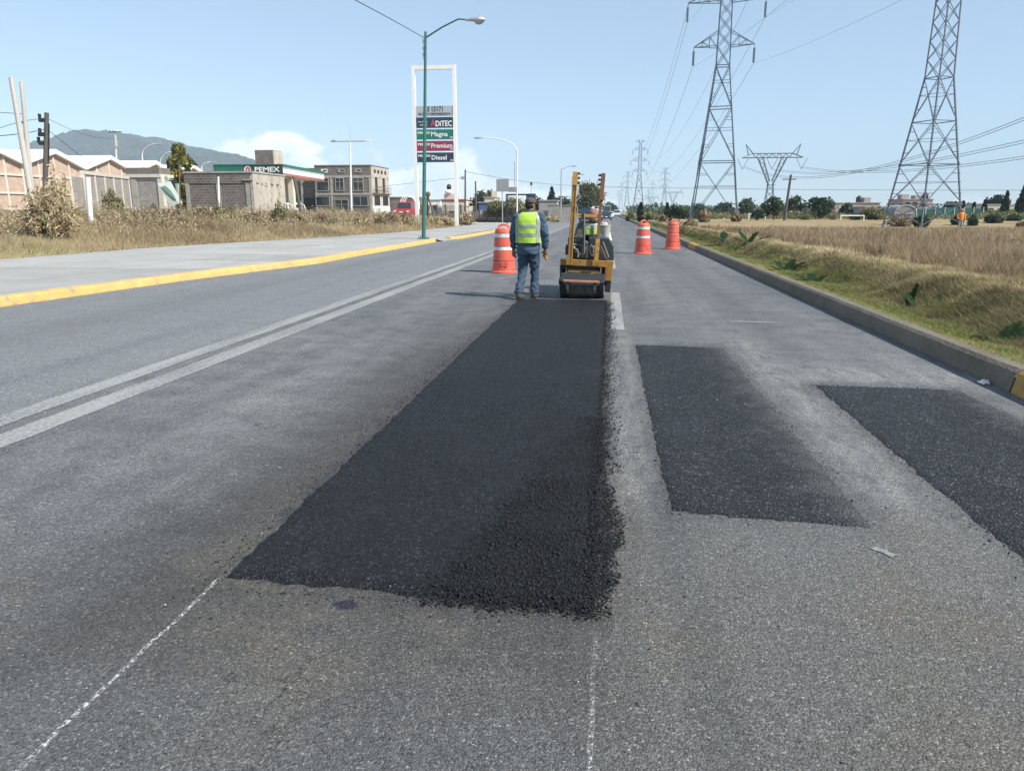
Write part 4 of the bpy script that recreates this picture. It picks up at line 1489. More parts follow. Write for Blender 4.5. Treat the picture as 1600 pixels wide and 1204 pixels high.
# ---- filling station canopy
Lc, Cc, Rc = Vector((-45.9, 86.0)), Vector((-37.45, 86.0)), Vector((-39.0, 103.0))
Bc = Lc + (Rc - Cc)
zt, zb = 6.75, 5.52
t = thing('station_canopy', 'green and white filling station canopy with its fascia lettering', 'canopy', (Cc.x, Cc.y, 0))
loc = [Vector((p.x - Cc.x, p.y - Cc.y)) for p in (Lc, Cc, Rc, Bc)]
b = MB()
b.add([(p.x, p.y, zb + .06) for p in loc] + [(p.x, p.y, zt - .02) for p in loc], [(0, 1, 2, 3), (7, 6, 5, 4), (0, 4, 5, 1), (1, 5, 6, 2), (2, 6, 7, 3), (3, 7, 4, 0)])
b.build('canopy_body', M['pwhite'], t)


def fascia(a, c, z0, z1, mat, name, proud, ext=0.0):
    a3, c3 = Vector((a.x, a.y, 0)), Vector((c.x, c.y, 0))
    dr = (c3 - a3).normalized()
    nrm = Vector((dr.y, -dr.x, 0))
    q = [a3 - dr * ext + nrm * proud, c3 + dr * ext + nrm * proud]
    q2_ = [a3 - dr * ext, c3 + dr * ext]
    b = MB()
    vs = [q[0] + Vector((0, 0, z0)), q[1] + Vector((0, 0, z0)), q[1] + Vector((0, 0, z1)), q[0] + Vector((0, 0, z1)),
          q2_[0] + Vector((0, 0, z0)), q2_[1] + Vector((0, 0, z0)), q2_[1] + Vector((0, 0, z1)), q2_[0] + Vector((0, 0, z1))]
    b.add(vs, [(0, 1, 2, 3), (7, 6, 5, 4), (0, 4, 5, 1), (1, 5, 6, 2), (2, 6, 7, 3), (3, 7, 4, 0)])
    return b.build(name, mat, t)


A_, C_, R_c = loc[0], loc[1], loc[2]
mid = A_ + (C_ - A_) * .44
fascia(A_, mid, zt - .72, zt - .05, M['pgreen'], 'fascia_green', .06)
fascia(A_, mid, zt - .95, zt - .72, M['ltgreen'], 'fascia_pale_stripe', .06)
fascia(A_, mid, zb, zt - .95, M['pdark'], 'fascia_dark_stripe', .06)
fascia(mid, C_, zb + .12, zt - .05, M['dkgreen'], 'fascia_sign', .07)
fascia(mid, C_, zb, zb + .12, M['pdark'], 'fascia_dark_stripe', .065)
fascia(A_, C_, zt - .05, zt + .05, M['pgreen'], 'fascia_cap', .12)
fascia(C_, R_c, zt - .20, zt + .05, M['pgreen'], 'fascia_cap', .12)
fascia(C_, R_c, zt - .48, zt - .20, M['ltgreen'], 'fascia_pale_stripe', .05)
fascia(C_, R_c, zb + .28, zt - .48, M['pwhite'], 'fascia_white', .05)
fascia(C_, R_c, zb, zb + .28, M['pred'], 'fascia_red_stripe', .05)
text('PEMEX', .78, M['letter'], t, (-3.42, -.09, zb + .42), width=3.05, bold=.018)
# round emblem: white disc with a red sweep and a pale drop
ec = Vector((-4.25, -.10, zb + .66))
b = MB(); b.lathe([(0.01, 0), (.42, 0), (.42, .03), (.01, .03)], 24, ec, 'Y'); b.build('emblem', M['letter'], t)
b = MB()
arc = [(ec.x + r_ * math.cos(a), ec.z + r_ * math.sin(a)) for r_, rng in ((.36, np.linspace(-1.9, 1.9, 12)), (.16, np.linspace(1.7, -1.7, 10))) for a in rng]
b.prism(arc, ec.y - .03, ec.y - .005); b.build('emblem_sweep', M['letterred'], t)
b = MB(); b.ell((ec.x - .12, ec.y - .02, ec.z + .05), (.10, .02, .2), 10, 6); b.build('emblem_drop', M['letterred'], t)
for (u_, yy_) in ((456, 90), (449, 98)):
    p = AT(u_, 300, yy_)
    b = MB(); b.box((p.x - Cc.x, p.y - Cc.y, zb / 2 + .42), (.62, .62, zb - .8)); b.build('column', M['cream'], t)
    b = MB(); b.box((p.x - Cc.x + 1.0, p.y - Cc.y - .2, .9), (3.2, 1.2, .2)); b.build('island', M['conc'], t)
for (u_, yy_, nm) in ((447, 89.0, 'standing left of the canopy column'), (466, 90.5, 'standing right of the canopy column')):
    p = AT(u_, 325, yy_)
    g_ = thing('fuel_pump', 'white and green fuel pump ' + nm, 'fuel pump', (p.x, p.y, 1.0), 0, 'fuel pumps under the canopy')
    b = MB(); b.box((0, 0, .75), (.75, .5, 1.5)); b.build('cabinet', M['white'], g_, bevel=.03)
    b = MB(); b.box((0, -.26, 1.1), (.5, .03, .35)); b.build('display', M['black'], g_)
    b = MB(); b.box((0, 0, 1.62), (.8, .45, .22)); b.build('top_sign', M['pgreen'], g_)
    for s_ in (-1, 1):
        b = MB(); b.tube([(s_ * .38, 0, 1.3), (s_ * .8, -.05, 1.25), (s_ * .95, -.08, .7), (s_ * .9, -.08, .1), (s_ * .45, 0, .25)], .045, 6); b.build('hose', M['white'], g_)
        b = MB(); b.box((s_ * .41, 0, 1.2), (.08, .12, .3)); b.build('nozzle', M['black'], g_)

# ---- unfinished two-storey block building behind the station
C0 = Vector((-34.2, 109.0))
bz = .95
t = thing('office_building', 'unfinished two storey building of dark volcanic blocks with blue windows', 'building', (C0.x, C0.y, bz), math.radians(-1.0))
HT = 7.95 - bz
Wf, Df = 8.5, 8.6
S1 = 3.0
b = MB(); wall_box(b, -Wf, 0, 0, Df, -.6, HT); b.build('wall', M['dark_block'], t)
b = MB(); wall_box(b, .004, .06, .05, Df - .05, S1 * .42, HT - .1); b.build('plaster_wall', M['plaster'], t)
b = MB(); wall_box(b, .004, .09, .05, Df - .05, -.6, S1 * .42); b.build('white_panel', M['white'], t)
for zz in (S1, HT - 1.55):
    b = MB(); wall_box(b, -Wf - .05, .08, -.07, Df, zz - .14, zz + .14); b.build('floor_beam', M['conc'], t)
for xx in (-Wf + .15, -Wf * .71, -Wf * .37, -.17):
    b = MB(); wall_box(b, xx - .17, xx + .17, -.055, .2, -.6, HT - 1.72); b.build('column', M['conc'], t)
b = MB(); wall_box(b, -Wf - .08, .12, -.1, Df + .1, HT + .002, HT + .1); b.build('coping', M['conc'], t)
for xc, w_, s_ in ((-7.35, 1.75, 1), (-4.75, 1.15, 2), (-1.95, 1.45, 2)):
    window(t, (xc, -.05, S1 + 1.35), w_, 1.75, 'x', -1, M['conc'], s_, transom=True)
for xc, w_, s_ in ((-7.45, 2.0, 1), (-1.7, 2.2, 2)):
    window(t, (xc, -.05, S1 - 1.0), w_, 1.25, 'x', -1, M['steel'], s_)
window(t, (-4.6, -.05, 1.05), 1.95, 2.25, 'x', -1, M['steel'], 2, name='door', transom=True)
for xc in (-7.0, -4.4, -1.9):
    b = MB(); b.box((xc, -.02, HT - .72), (.95, .12, .5)); v_ = b.build('vent', M['white'] if xc < -6 else M['conc'], t)
    b = MB(); b.box((xc + .12, -.03, HT - .70), (.55, .13, .2)); b.build('vent_opening', M['shade'], v_)
for yc in (2.0, 5.6):
    window(t, (.07, yc, S1 + 1.3), 1.3, 2.3, 'y', 1, M['frame_conc'], 1, M['shade'])
for yc in (1.7, 3.3, 5.0, 6.7):
    b = MB(); b.box((.05, yc, HT - .75), (.08, .8, .5)); b.build('parapet_opening', M['shade'], t)
for yc in (2.2, 6.2):
    window(t, (.07, yc, S1 - .9), 2.9, 1.5, 'y', 1, M['white'], 1, M['shade'])
b = MB()
for i in range(15):
    b.bar((.5, .3 + i * .55, S1 + .15), (.5, .3 + i * .55, S1 + 1.0), .03)
b.bar((.5, .2, S1 + 1.0), (.5, Df - .2, S1 + 1.0), .05); b.bar((.06, .2, S1 + .1), (.06, Df - .2, S1 + .1), .8, .12)
b.build('balcony_rail', M['rust'], t)
# lower wing joined on the left, and the roof tower
b = MB(); wall_box(b, -Wf - 9, -Wf - .01, 1.2, Df, -.6, HT - .25); b.build('wing_wall', M['dark_block'], t)
b = MB(); wall_box(b, -Wf - 4.6, -Wf - .3, 1.1, 1.3, -.6, 2.5); b.build('wing_opening', M['shade'], t)
b = MB(); wall_box(b, -Wf - 2.7, -Wf - 2.35, 1.0, 1.32, -.6, HT - .4); b.build('column', M['conc'], t)
window(t, (-Wf - 7.3, 1.15, HT - 1.9), 2.2, 1.0, 'x', -1, M['conc'], 1, M['midgreen'])
window(t, (-Wf - 4.2, 1.15, HT - 1.8), 1.0, .9, 'x', -1, M['conc'], 1)
ta, tb = AT(405, 236, 114), AT(433, 236, 114)
b = MB(); wall_box(b, ta.x - C0.x, tb.x - C0.x, 3, 6, HT - .25, ta.z - bz); b.build('roof_tower', M['dark_block'], t)
b = MB(); wall_box(b, tb.x - C0.x + .002, tb.x - C0.x + .15, 3, 6, HT - .25, ta.z - bz - .1); b.build('lit_tower_side', M['plaster'], t)  # paler sheet paints the sunlit side of the dark block tower

# ---- single-storey block house right of it
pa, pb = AT(599, 309, 118), AT(640, 306, 118)
t = thing('block_house', 'low dark block house behind the white hooped pickup truck', 'house', (pa.x, 118, .9))
b = MB(); wall_box(b, 0, pb.x - pa.x + 1.5, 0, 6, -.5, pa.z - .9); b.build('wall', M['dark_block'], t)
b = MB(); wall_box(b, -.1, pb.x - pa.x + 1.6, -.1, 6.1, pa.z - .9 + .002, pa.z - .75); b.build('roof_slab', M['conc'], t)


# ---------------------------------------------------------------- poles and lamps
def pole(name, label, cat, base, top, r0, r1, mat, group=None):
    t = thing(name, label, cat, base, 0, group)
    d = Vector(top) - Vector(base)
    b = MB(); b.tube([(0, 0, -.3), tuple(d * .5), tuple(d)], [r0, (r0 + r1) / 2, r1], 10); b.build('shaft', mat, t, smooth=True)
    return t, d


p0, p1 = AT(46, 330, 45), AT(17, 121, 45)
bx0 = p0.x
tp, d = pole('concrete_pole', 'leftmost and tallest of the two pale leaning concrete poles', 'pole', (bx0 + .35, 45, .8), (p1.x, 45, p1.z), .2, .13, M['concpole'], 'pale concrete poles')
tp2, d2 = pole('concrete_pole', 'pale concrete pole just right of the taller one', 'pole', (AT(48, 330, 47).x + .2, 47, .8), AT(33, 128, 47), .17, .11, M['concpole'], 'pale concrete poles')
for tt_, dd_, fr in ((tp2, d2, .62), (tp2, d2, .72)):
    b = MB(); b.box(tuple(dd_ * fr + Vector((-.15, 0, 0))), (.5, .15, .12)); b.build('bracket', M['darkpole'], tt_)

q0, q1 = AT(70, 330, 60), AT(73, 176, 60)
tu, du_ = pole('utility_pole', 'dark utility pole with fuse boxes in front of the pink warehouse', 'pole', (q0.x - .15, 60, .8), tuple(q1), .22, .17, M['darkpole'])
for fr, sx_, w_ in ((.93, -.5, .5), (.80, -.45, .6), (.72, -.55, .35)):
    b = MB(); b.box((du_.x * fr + sx_ * .6, -.1, du_.z * fr), (w_, .3, .3)); b.box((du_.x * fr + sx_, -.1, du_.z * fr + .25), (.16, .2, .5)); b.build('fuse_box', M['black'], tu)
b = MB(); b.tube([(du_.x * .55 + .22, 0, du_.z * .5), (du_.x * .9 + .24, 0, du_.z * .9)], .05, 6); b.build('conduit', M['black'], tu)

q0, q1 = AT(180, 290, 125), AT(180, 206, 125)
tk, dk = pole('power_pole', 'pale wooden power pole with a flat crossarm in front of the hill', 'pole', (q0.x, 125, .8), tuple(q1), .2, .14, M['concpole'])
b = MB(); b.box((dk.x, -.15, dk.z - .05), (2.6, .14, .18)); b.build('crossarm', M['darkpole'], tk)
for s_ in (-1.2, -.6, .6, 1.2):
    b = MB(); b.tube([(dk.x + s_, -.15, dk.z), (dk.x + s_, -.15, dk.z + .3)], .06, 6); b.build('insulator', M['white'], tk)
b = MB(); b.tube([(dk.x, -.2, dk.z - 2.4), (dk.x, -.2, dk.z - 1.5)], .28, 8); b.build('transformer', M['conc'], tk)

# white marker post, thin posts, leaning timber
p0, p1 = AT(142, 352, 35), AT(137, 277, 35)
pole('marker_post', 'thick white post leaning in the dry grass beside the big brown bush', 'post', (p0.x, 35, gz(p0.x, 35)), tuple(p1), .12, .12, M['white'])
p0, p1 = AT(281, 335, 70), AT(280, 258, 70)
tq, dq = pole('lamp_post', 'thin rusty post with a small white lamp in front of the conifer', 'post', (p0.x, 70, .8), tuple(p1), .07, .05, M['rust'])
b = MB(); b.ell(tuple(dq + Vector((.35, 0, -.35))), (.14, .14, .14), 8, 6); b.bar(tuple(dq + Vector((0, 0, -.2))), tuple(dq + Vector((.35, 0, -.25))), .04); b.build('lamp', M['white'], tq)
p0, p1 = AT(342, 335, 55), AT(341, 276, 55)
pole('white_post', 'slim white post standing before the dark block hut', 'post', (p0.x, 55, gz(p0.x, 55)), tuple(p1), .07, .07, M['white'])
p0, p1 = AT(474, 352, 56), AT(459, 276, 56)
pole('leaning_timber', 'dark timber post leaning left beside the canopy column', 'post', (p0.x, 56, gz(p0.x, 56)), tuple(p1), .13, .11, M['darkpole'])
p0, p1 = AT(673, 342, 84), AT(668, 305, 84)
tl, dl_ = pole('wooden_brace', 'leaning wooden prop behind the green lamp post', 'post', (AT(681, 341, 84).x, 84, .5), tuple(p1), .1, .1, M['darkpole'])
b = MB(); b.ell(tuple(dl_ + Vector((0.05, 0, .1))), (.3, .2, .3), 8, 6); b.build('stump_top', M['bark'], tl)
b = MB(); b.tube([(dl_.x - .1, .3, -.5), (dl_.x - .1, .3, dl_.z)], .09, 6); b.build('upright', M['darkpole'], tl)

# T-shaped mast with floodlights at the forecourt
p0, p1 = AT(549, 333, 78), AT(547, 221, 78)
tm, dm = pole('floodlight_mast', 'slim white mast with a long T-shaped arm before the unfinished building', 'mast', (p0.x, 78, .7), tuple(p1), .11, .07, M['white'])
b = MB(); b.box((dm.x + .05, 0, dm.z), (4.1, .1, .1)); b.build('cross_arm', M['steel'], tm)
b = MB(); b.box((dm.x + 1.9, 0, dm.z + .03), (.55, .3, .14)); b.build('floodlight', M['white'], tm)
b = MB(); b.box((dm.x - 1.75, 0, dm.z + .06), (.5, .25, .14)); b.build('floodlight', M['steel'], tm)
b = MB(); b.tube([(dm.x - .15, 0, dm.z - .75), (dm.x + .1, 0, dm.z - .75)], .04, 6); b.tube([(dm.x + .05, 0, dm.z), (dm.x + .05, 0, dm.z + 1.6)], .015, 5); b.build('aerial', M['steel'], tm)


# curved white lamps behind the wall (heads to the right)
def curved_lamp(label, u, v_bend, u_head, v_head, Y, r=.09):
    base = AT(u, v_bend + 30, Y)
    tp_ = AT(u, v_bend, Y)
    hd = AT(u_head, v_head, Y)
    t = thing('curved_street_lamp', label, 'street lamp', (base.x, Y, .6), 0, 'curved white street lamps')
    o_ = Vector(t.location)
    A, H_ = tp_ - o_, hd - o_
    dx_, dz_ = H_.x - A.x, H_.z - A.z
    pts_ = [(A.x, 0, -.4), (A.x, 0, A.z)] + [(A.x + dx_ * (1 - math.cos(a)), 0, A.z + dz_ * math.sin(a)) for a in np.linspace(.2, 1.5, 8)]
    b = MB(); b.tube(pts_, [r * 1.3, r * 1.1] + [r * .8] * 8, 8); b.build('pole', M['bar_white'], t, smooth=True)
    s_ = 1 if dx_ > 0 else -1
    b = MB(); b.ell((H_.x + s_ * .3, 0, H_.z - .03), (.5, .17, .09), 10, 6); b.build('lamp_head', M['steel'], t)
    return t


curved_lamp('curved white street lamp rising above the stone house roof, leftmost of the row', 222, 245, 244, 225, 96)
curved_lamp('curved white street lamp arching between the stone house and the conifer', 250, 258, 270, 237, 100)
curved_lamp('curved white street lamp peeping over the block hut beside the green canopy', 315, 262, 330, 253, 120)
tc = curved_lamp('pale double armed street lamp beside the blank grey road sign', 808, 236, 752, 215, 76, .06)
b = MB(); b.tube([(-.25, -.1, 2.9), (-.25, -.1, 5.6)], .04, 6); b.bar((-.25, -.1, 4.9), (0, 0, 4.9), .05); b.build('banner_arm', M['steel'], tc)

# green street lamp with cable
bx_, by_ = G(662, 373, .14)
t = thing('street_lamp', 'tall green street lamp standing on the pavement by the yellow kerb', 'street lamp', (bx_, by_, .14))
tp_ = AT(665, 55, by_)
H0 = tp_.z - .14
lx_ = tp_.x - bx_
b = MB(); b.tube([(0, 0, 0), (lx_ * .5, 0, H0 * .5), (lx_, 0, H0 + .15)], [.105, .085, .06], 12); b.build('pole', M['greenpole'], t, smooth=True)
b = MB(); b.box((0, 0, .03), (.5, .5, .05)); b.build('base_plate', M['greenpole'], t)
for sx_ in (-1, 1):
    for sy_ in (-1, 1):
        b = MB(); b.tube([(sx_ * .2, sy_ * .2, .05), (sx_ * .2, sy_ * .2, .16)], .025, 6); b.build('anchor_bolt', M['steel'], t)
hd = AT(745, 32, by_)
Hx, Hz = hd.x - bx_, hd.z - .14
b = MB(); b.tube([(lx_, 0, H0 - .12), (lx_ + .8, 0, H0 + .32), (lx_ + 1.6, 0, H0 + .66), (Hx - .55, 0, Hz + .05), (Hx - .2, 0, Hz + .05)], [.042, .04, .038, .035, .035], 8); b.build('arm', M['greenpole'], t, smooth=True)
b = MB()
for (x_, ry, rz_, zz) in ():
    pass
b.tube([(Hx - .55, 0, Hz + .03), (Hx - .3, 0, Hz + .04), (Hx, 0, Hz + .03), (Hx + .28, 0, Hz + .02), (Hx + .40, 0, Hz + .03)], [(.05, .05), (.11, .08), (.17, .11), (.17, .13), (.05, .05)], 12)
b.build('lamp_head', M['steel'], t, smooth=True)
b = MB(); b.ell((Hx + .1, 0, Hz - .09), (.2, .13, .1), 10, 6); b.build('lamp_bowl', M['conc'], t, smooth=True)
b = MB(); b.tube([(Hx + .12, 0, Hz + .13), (Hx + .12, 0, Hz + .21)], .04, 8); b.build('photocell', M['steel'], t)
b = MB()
for i in range(3):
    b.tube([(lx_ - .13, 0, H0 - .35 - i * .3), (lx_ - .13, 0, H0 - .2 - i * .3)], .04, 6)
b.tube([(lx_ - .13, 0, H0 - 1.1), (lx_ - .13, 0, H0 - .05)], .012, 5); b.bar((lx_ - .14, 0, H0 - .1), (lx_, 0, H0 - .1), .03); b.bar((lx_ - .14, 0, H0 - 1.05), (lx_, 0, H0 - 1.05), .03)
b.build('insulator_rack', M['steel'], t)


def cable(name, label, pts_, r=.015, group=None, cat='cable', n=24):
    """sagging cable through three points: parabola"""
    A, B, C = [Vector(p) for p in pts_]
    # B is the point at parameter tb by horizontal distance
    tot = (Vector((C.x, C.y)) - Vector((A.x, A.y))).length
    tb = (Vector((B.x, B.y)) - Vector((A.x, A.y))).length / tot
    lin = A.z + (C.z - A.z) * tb
    sag = (lin - B.z) / (4 * tb * (1 - tb))
    P = []
    for i in range(n + 1):
        t_ = i / n
        P.append(((A.x + (C.x - A.x) * t_), (A.y + (C.y - A.y) * t_), A.z + (C.z - A.z) * t_ - 4 * sag * t_ * (1 - t_)))
    b = MB()
    o0 = Vector(P[0])
    b.tube([tuple(Vector(p) - o0) for p in P], r, 5)
    o = b.build(name, M['wire'], None, smooth=True, loc=o0)
    return tag(o, label, cat, group)


pk_ = Vector((bx_ + lx_ - .13, by_, H0 + .05))
cable('overhead_cable', 'cable running from the top of the green street lamp up out of view', [pk_, AT(610, 30, by_ * .82), AT(520, -18, by_ * .62)], .016)
cable('overhead_cable', 'upper cable running left from the dark utility pole', [AT(70, 185, 60), AT(35, 193, 54), AT(-60, 225, 45)], .022, 'cables at the dark utility pole')
cable('overhead_cable', 'thick lower cable running left from the dark utility pole', [AT(70, 202, 60), AT(35, 210, 54), AT(-60, 214, 45)], .03, 'cables at the dark utility pole')
cable('overhead_cable', 'flat cable crossing the two pale concrete poles', [AT(35, 178, 46), AT(0, 176, 43), AT(-60, 172, 38)], .018)
cable('overhead_cable', 'steeper of the two cables descending right from the dark utility pole past the hill', [AT(76, 204, 60), AT(110, 232, 68), AT(150, 262, 80)], .024)
cable('overhead_cable', 'cable descending gently right from the top of the dark utility pole', [AT(76, 186, 60), AT(100, 200, 66), AT(180, 216, 90)], .018)

# ---- price totem
TY = 71.0
ta, tb, tc_ = AT(645, 103, TY), AT(710, 103, TY), AT(710, 343, TY)
t = thing('price_totem', 'tall white steel frame totem with fuel grade panels and lettering', 'sign', (ta.x, TY, .5))
Wt = tb.x - ta.x
Ht = ta.z - .5
m_px = Wt / 65.0
b = MB(); wall_box(b, -.12, .18, -.15, .15, -.4, Ht); b.build('post', M['white'], t)
b = MB(); wall_box(b, Wt - .18, Wt + .12, -.15, .15, -.4, Ht); b.build('post', M['white'], t)
b = MB(); wall_box(b, .182, Wt - .182, -.14, .14, Ht - .36, Ht - .01); b.build('top_beam', M['white'], t)


def tz(v):
    return AT(678, v, TY).z - .5


pan = {}
for nm, v0, v1, mt in (('S', 166, 181.5, 'signgrey'), ('A', 183.5, 200, 'navy'), ('M', 202.5, 218, 'signgreen'), ('P', 220.5, 236, 'wine'), ('D', 238.5, 253.5, 'navy')):
    z1, z0 = tz(v0), tz(v1)
    b = MB(); wall_box(b, .19, Wt - .19, -.1, .1, z0, z1)
    pan[nm] = (b.build('sign_panel', M[mt], t), z0, z1)


def line(nm, s, fx, fz, size, mt, w, bold=0.006):
    o, z0, z1 = pan[nm]
    text(s, size, M[mt], o, (.19 + (Wt - .38) * fx, -.112, z0 + (z1 - z0) * fz), width=w, bold=bold, depth=.008)


PW = Wt - .38
line('S', 'S 13171', .31, .46, .62, 'letterdark', PW * .42, .012)
line('S', 'PL/22717/EXP/ES/2019', .07, .10, .27, 'letterdark', PW * .86)
line('A', 'con doble', .05, .52, .22, 'letter', PW * .25, 0)
line('A', 'aditivo', .10, .22, .22, 'letter', PW * .2, 0)
line('A', 'A', .40, .14, .85, 'letterred', PW * .13, .02)
line('A', 'DiTEC', .52, .14, .68, 'letter', PW * .44, .014)
line('M', 'PEMEX', .03, .55, .28, 'letter', PW * .34, .008)
line('M', 'Magna', .39, .30, .58, 'letter', PW * .45, .008)
line('P', 'PEMEX', .03, .55, .28, 'letter', PW * .34, .008)
line('P', 'Premium', .39, .30, .58, 'letter', PW * .57, .008)
line('D', 'PEMEX', .03, .55, .28, 'letter', PW * .34, .008)
line('D', 'Diesel', .39, .25, .58, 'letter', PW * .41, .008)
for nm in 'MPD':
    o, z0, z1 = pan[nm]
    b = MB(); b.box((.19 + PW * .95, -.108, z0 + .16), (.28, .012, .16)); b.build('octane_mark', M['signgrey'], o)

# ================================================================== TRANSMISSION LINES
M['lattice'] = plain('weathered_tower_steel', (0.105, 0.135, 0.175), 0.6, 0.12, 0.5, 0, metal=0.35)
M['ins'] = plain('dark_insulator', (0.10, 0.13, 0.17), 0.4, 0.1, 1, 0)


def tower_parts(t, half0, zw, halfw, ztop, arms, levels, upper, leg=.145, br=.068):
    """square lattice tower: four legs, X braced panels, crossarms with hanging insulators"""
    def hw(z):
        return half0 + (halfw - half0) * z / zw if z < zw else halfw + (halfw * .62 - halfw) * (z - zw) / (ztop - zw)
    cs = [(-1, -1), (1, -1), (1, 1), (-1, 1)]
    for c in cs:
        b = MB()
        zs = [-1.4, zw, ztop]
        for z0, z1 in zip(zs, zs[1:]):
            b.bar((c[0] * hw(max(z0, 0)), c[1] * hw(max(z0, 0)), z0), (c[0] * hw(z1), c[1] * hw(z1), z1), leg if z0 < zw else leg * .8)
        b.build('leg', M['lattice'], t)
    zs = levels + upper
    b = MB()
    for j, (z0, z1) in enumerate(zip(zs, zs[1:])):
        for i in range(4):
            a, c = cs[i], cs[(i + 1) % 4]
            h0, h1 = hw(z0), hw(z1)
            A0, A1 = Vector((a[0] * h0, a[1] * h0, z0)), Vector((a[0] * h1, a[1] * h1, z1))
            B0, B1 = Vector((c[0] * h0, c[1] * h0, z0)), Vector((c[0] * h1, c[1] * h1, z1))
            b.bar(A0, B1, br)
            b.bar(B0, A1, br)
            if z1 <= zw + .1:
                b.bar(A1, B1, br * 1.5)
                if z1 - z0 > 3:
                    f = h0 / (h0 + h1)
                    zm = z0 + (z1 - z0) * f
                    Am, Bm = A0 + (A1 - A0) * f, B0 + (B1 - B0) * f
                    mid_ = (Am + Bm) / 2
                    b.bar(Am, Bm, br * .8)
                    b.bar((Am + A0) / 2, (A0 * .5 + mid_ * .5), br * .7)
                    b.bar((Bm + B0) / 2, (B0 * .5 + mid_ * .5), br * .7)
                    b.bar((Am + A1) / 2, (A1 * .5 + mid_ * .5), br * .7)
                    b.bar((Bm + B1) / 2, (B1 * .5 + mid_ * .5), br * .7)
    b.build('bracing', M['lattice'], t)
    tips = []
    for (za, half, hgt, il) in arms:
        for s_ in (-1, 1):
            b = MB()
            h_ = hw(za)
            h2 = hw(za + hgt)
            tip = Vector((s_ * half, 0, za + .1))
            for y_ in (-1, 1):
                b.bar((s_ * h_, y_ * h_, za), tip, br * 1.1)
                b.bar((s_ * h2, y_ * h2, za + hgt), tip, br * 1.1)
                for f in (.35, .65):
                    lo = Vector((s_ * h_, y_ * h_, za)).lerp(tip, f)
                    hi = Vector((s_ * h2, y_ * h2, za + hgt)).lerp(tip, f)
                    b.bar(lo, hi, br * .7)
                    lo2 = Vector((s_ * h_, y_ * h_, za)).lerp(tip, f - .32)
                    b.bar(lo2, hi, br * .7)
            b.build('crossarm', M['lattice'], t)
            if il:
                b = MB(); b.tube([(tip.x, 0, tip.z - .45), (tip.x, 0, tip.z - il)], .13, 6)
                b.tube([(tip.x, 0, tip.z), (tip.x, 0, tip.z - .5)], .03, 5)
                b.build('insulator', M['ins'], t)
            tips.append(Vector((tip.x, 0, tip.z - il - .1)))
    return tips


ARMS = [(20.6, 3.55, 1.7, 2.1), (25.6, 4.5, 1.7, 2.1), (30.8, 3.7, 1.7, 2.1), (34.6, 2.6, .9, 0)]
T1X, T1Y = 13.37, 100.0
tw = thing('transmission_tower', 'big lattice pylon with two crossarms in view, left of the two large towers', 'pylon', (T1X, T1Y, .3), math.radians(-9))
tips = tower_parts(tw, 3.0, 18.4, .80, 35.3, ARMS, [0, 7.2, 13.6, 18.4], [20.6, 22.3, 24, 25.6, 27.3, 29, 30.8, 32.5, 34.6])
b = MB()
# lattice of the narrowing neck
for f in (2,):
    pass
far = [(997, 393, 'hazy lattice pylon standing alone right of the road, nearest of the far row'),
       (1037, 640, 'faint slim pylon above the dark round bushes'),
       (979, 690, 'faint pylon just left of the nearest far pylon'),
       (1018, 900, 'faint small pylon between the nearest far pylon and the bushes'),
       (970, 980, 'very faint pylon close to the end of the road'),
       (966, 1350, 'tiny ghostly pylon at the very end of the row by the road'),
       (1012, 1250, 'tiny ghostly pylon beside the faint small one')]
for u, Y, lb in far:
    c = copy_tree(tw)
    p = AT(u, 330, Y)
    c.location = (p.x, Y, .3)
    c['label'] = lb
    c['group'] = 'far pylons along the road'
    c.rotation_euler = (0, 0, math.radians(random.uniform(-12, 4)))

# right tower: wide feet, waist, parallel shaft
t2 = thing('transmission_tower', 'big lattice pylon at the right, its top out of view, orange person at its foot', 'pylon', (28.05, 73, .3), math.radians(24))
tips2 = tower_parts(t2, 2.35, 12.4, .78, 27.0, [(21.5, 3.6, 1.5, 2.0), (25.2, 3.2, 1.2, 2.0)], [0, 1.8, 5.2, 8.8, 12.4], [13.9, 15.4, 16.9, 18.4, 19.9, 21.5, 23, 24.5, 26], leg=.115, br=.045)

# delta tower
DY = 195.0
dc = AT(1207, 245, DY)
t3 = thing('delta_tower', 'far wide V-shaped pylon with a long flat top beam', 'pylon', (dc.x, DY, .3))
zb_ = dc.z - .3
hw_ = 7.1
b = MB()
for y_ in (-.5, .5):
    b.bar((-hw_, y_, zb_ - .2), (hw_, y_, zb_ - .2), .16)
    b.bar((-hw_ + 2.4, y_, zb_ + .75), (hw_ - 2.4, y_, zb_ + .75), .14)
    b.bar((-hw_, y_, zb_ - .2), (-hw_ + 2.4, y_, zb_ + .75), .12)
    b.bar((hw_, y_, zb_ - .2), (hw_ - 2.4, y_, zb_ + .75), .12)
    n_ = 12
    for i in range(n_):
        x0 = -hw_ + 2.4 + (2 * hw_ - 4.8) * i / n_
        x1 = -hw_ + 2.4 + (2 * hw_ - 4.8) * (i + 1) / n_
        b.bar((x0, y_, zb_ - .2 if i % 2 else zb_ + .75), (x1, y_, zb_ + .75 if i % 2 else zb_ - .2), .08)
b.build('top_beam', M['lattice'], t3)
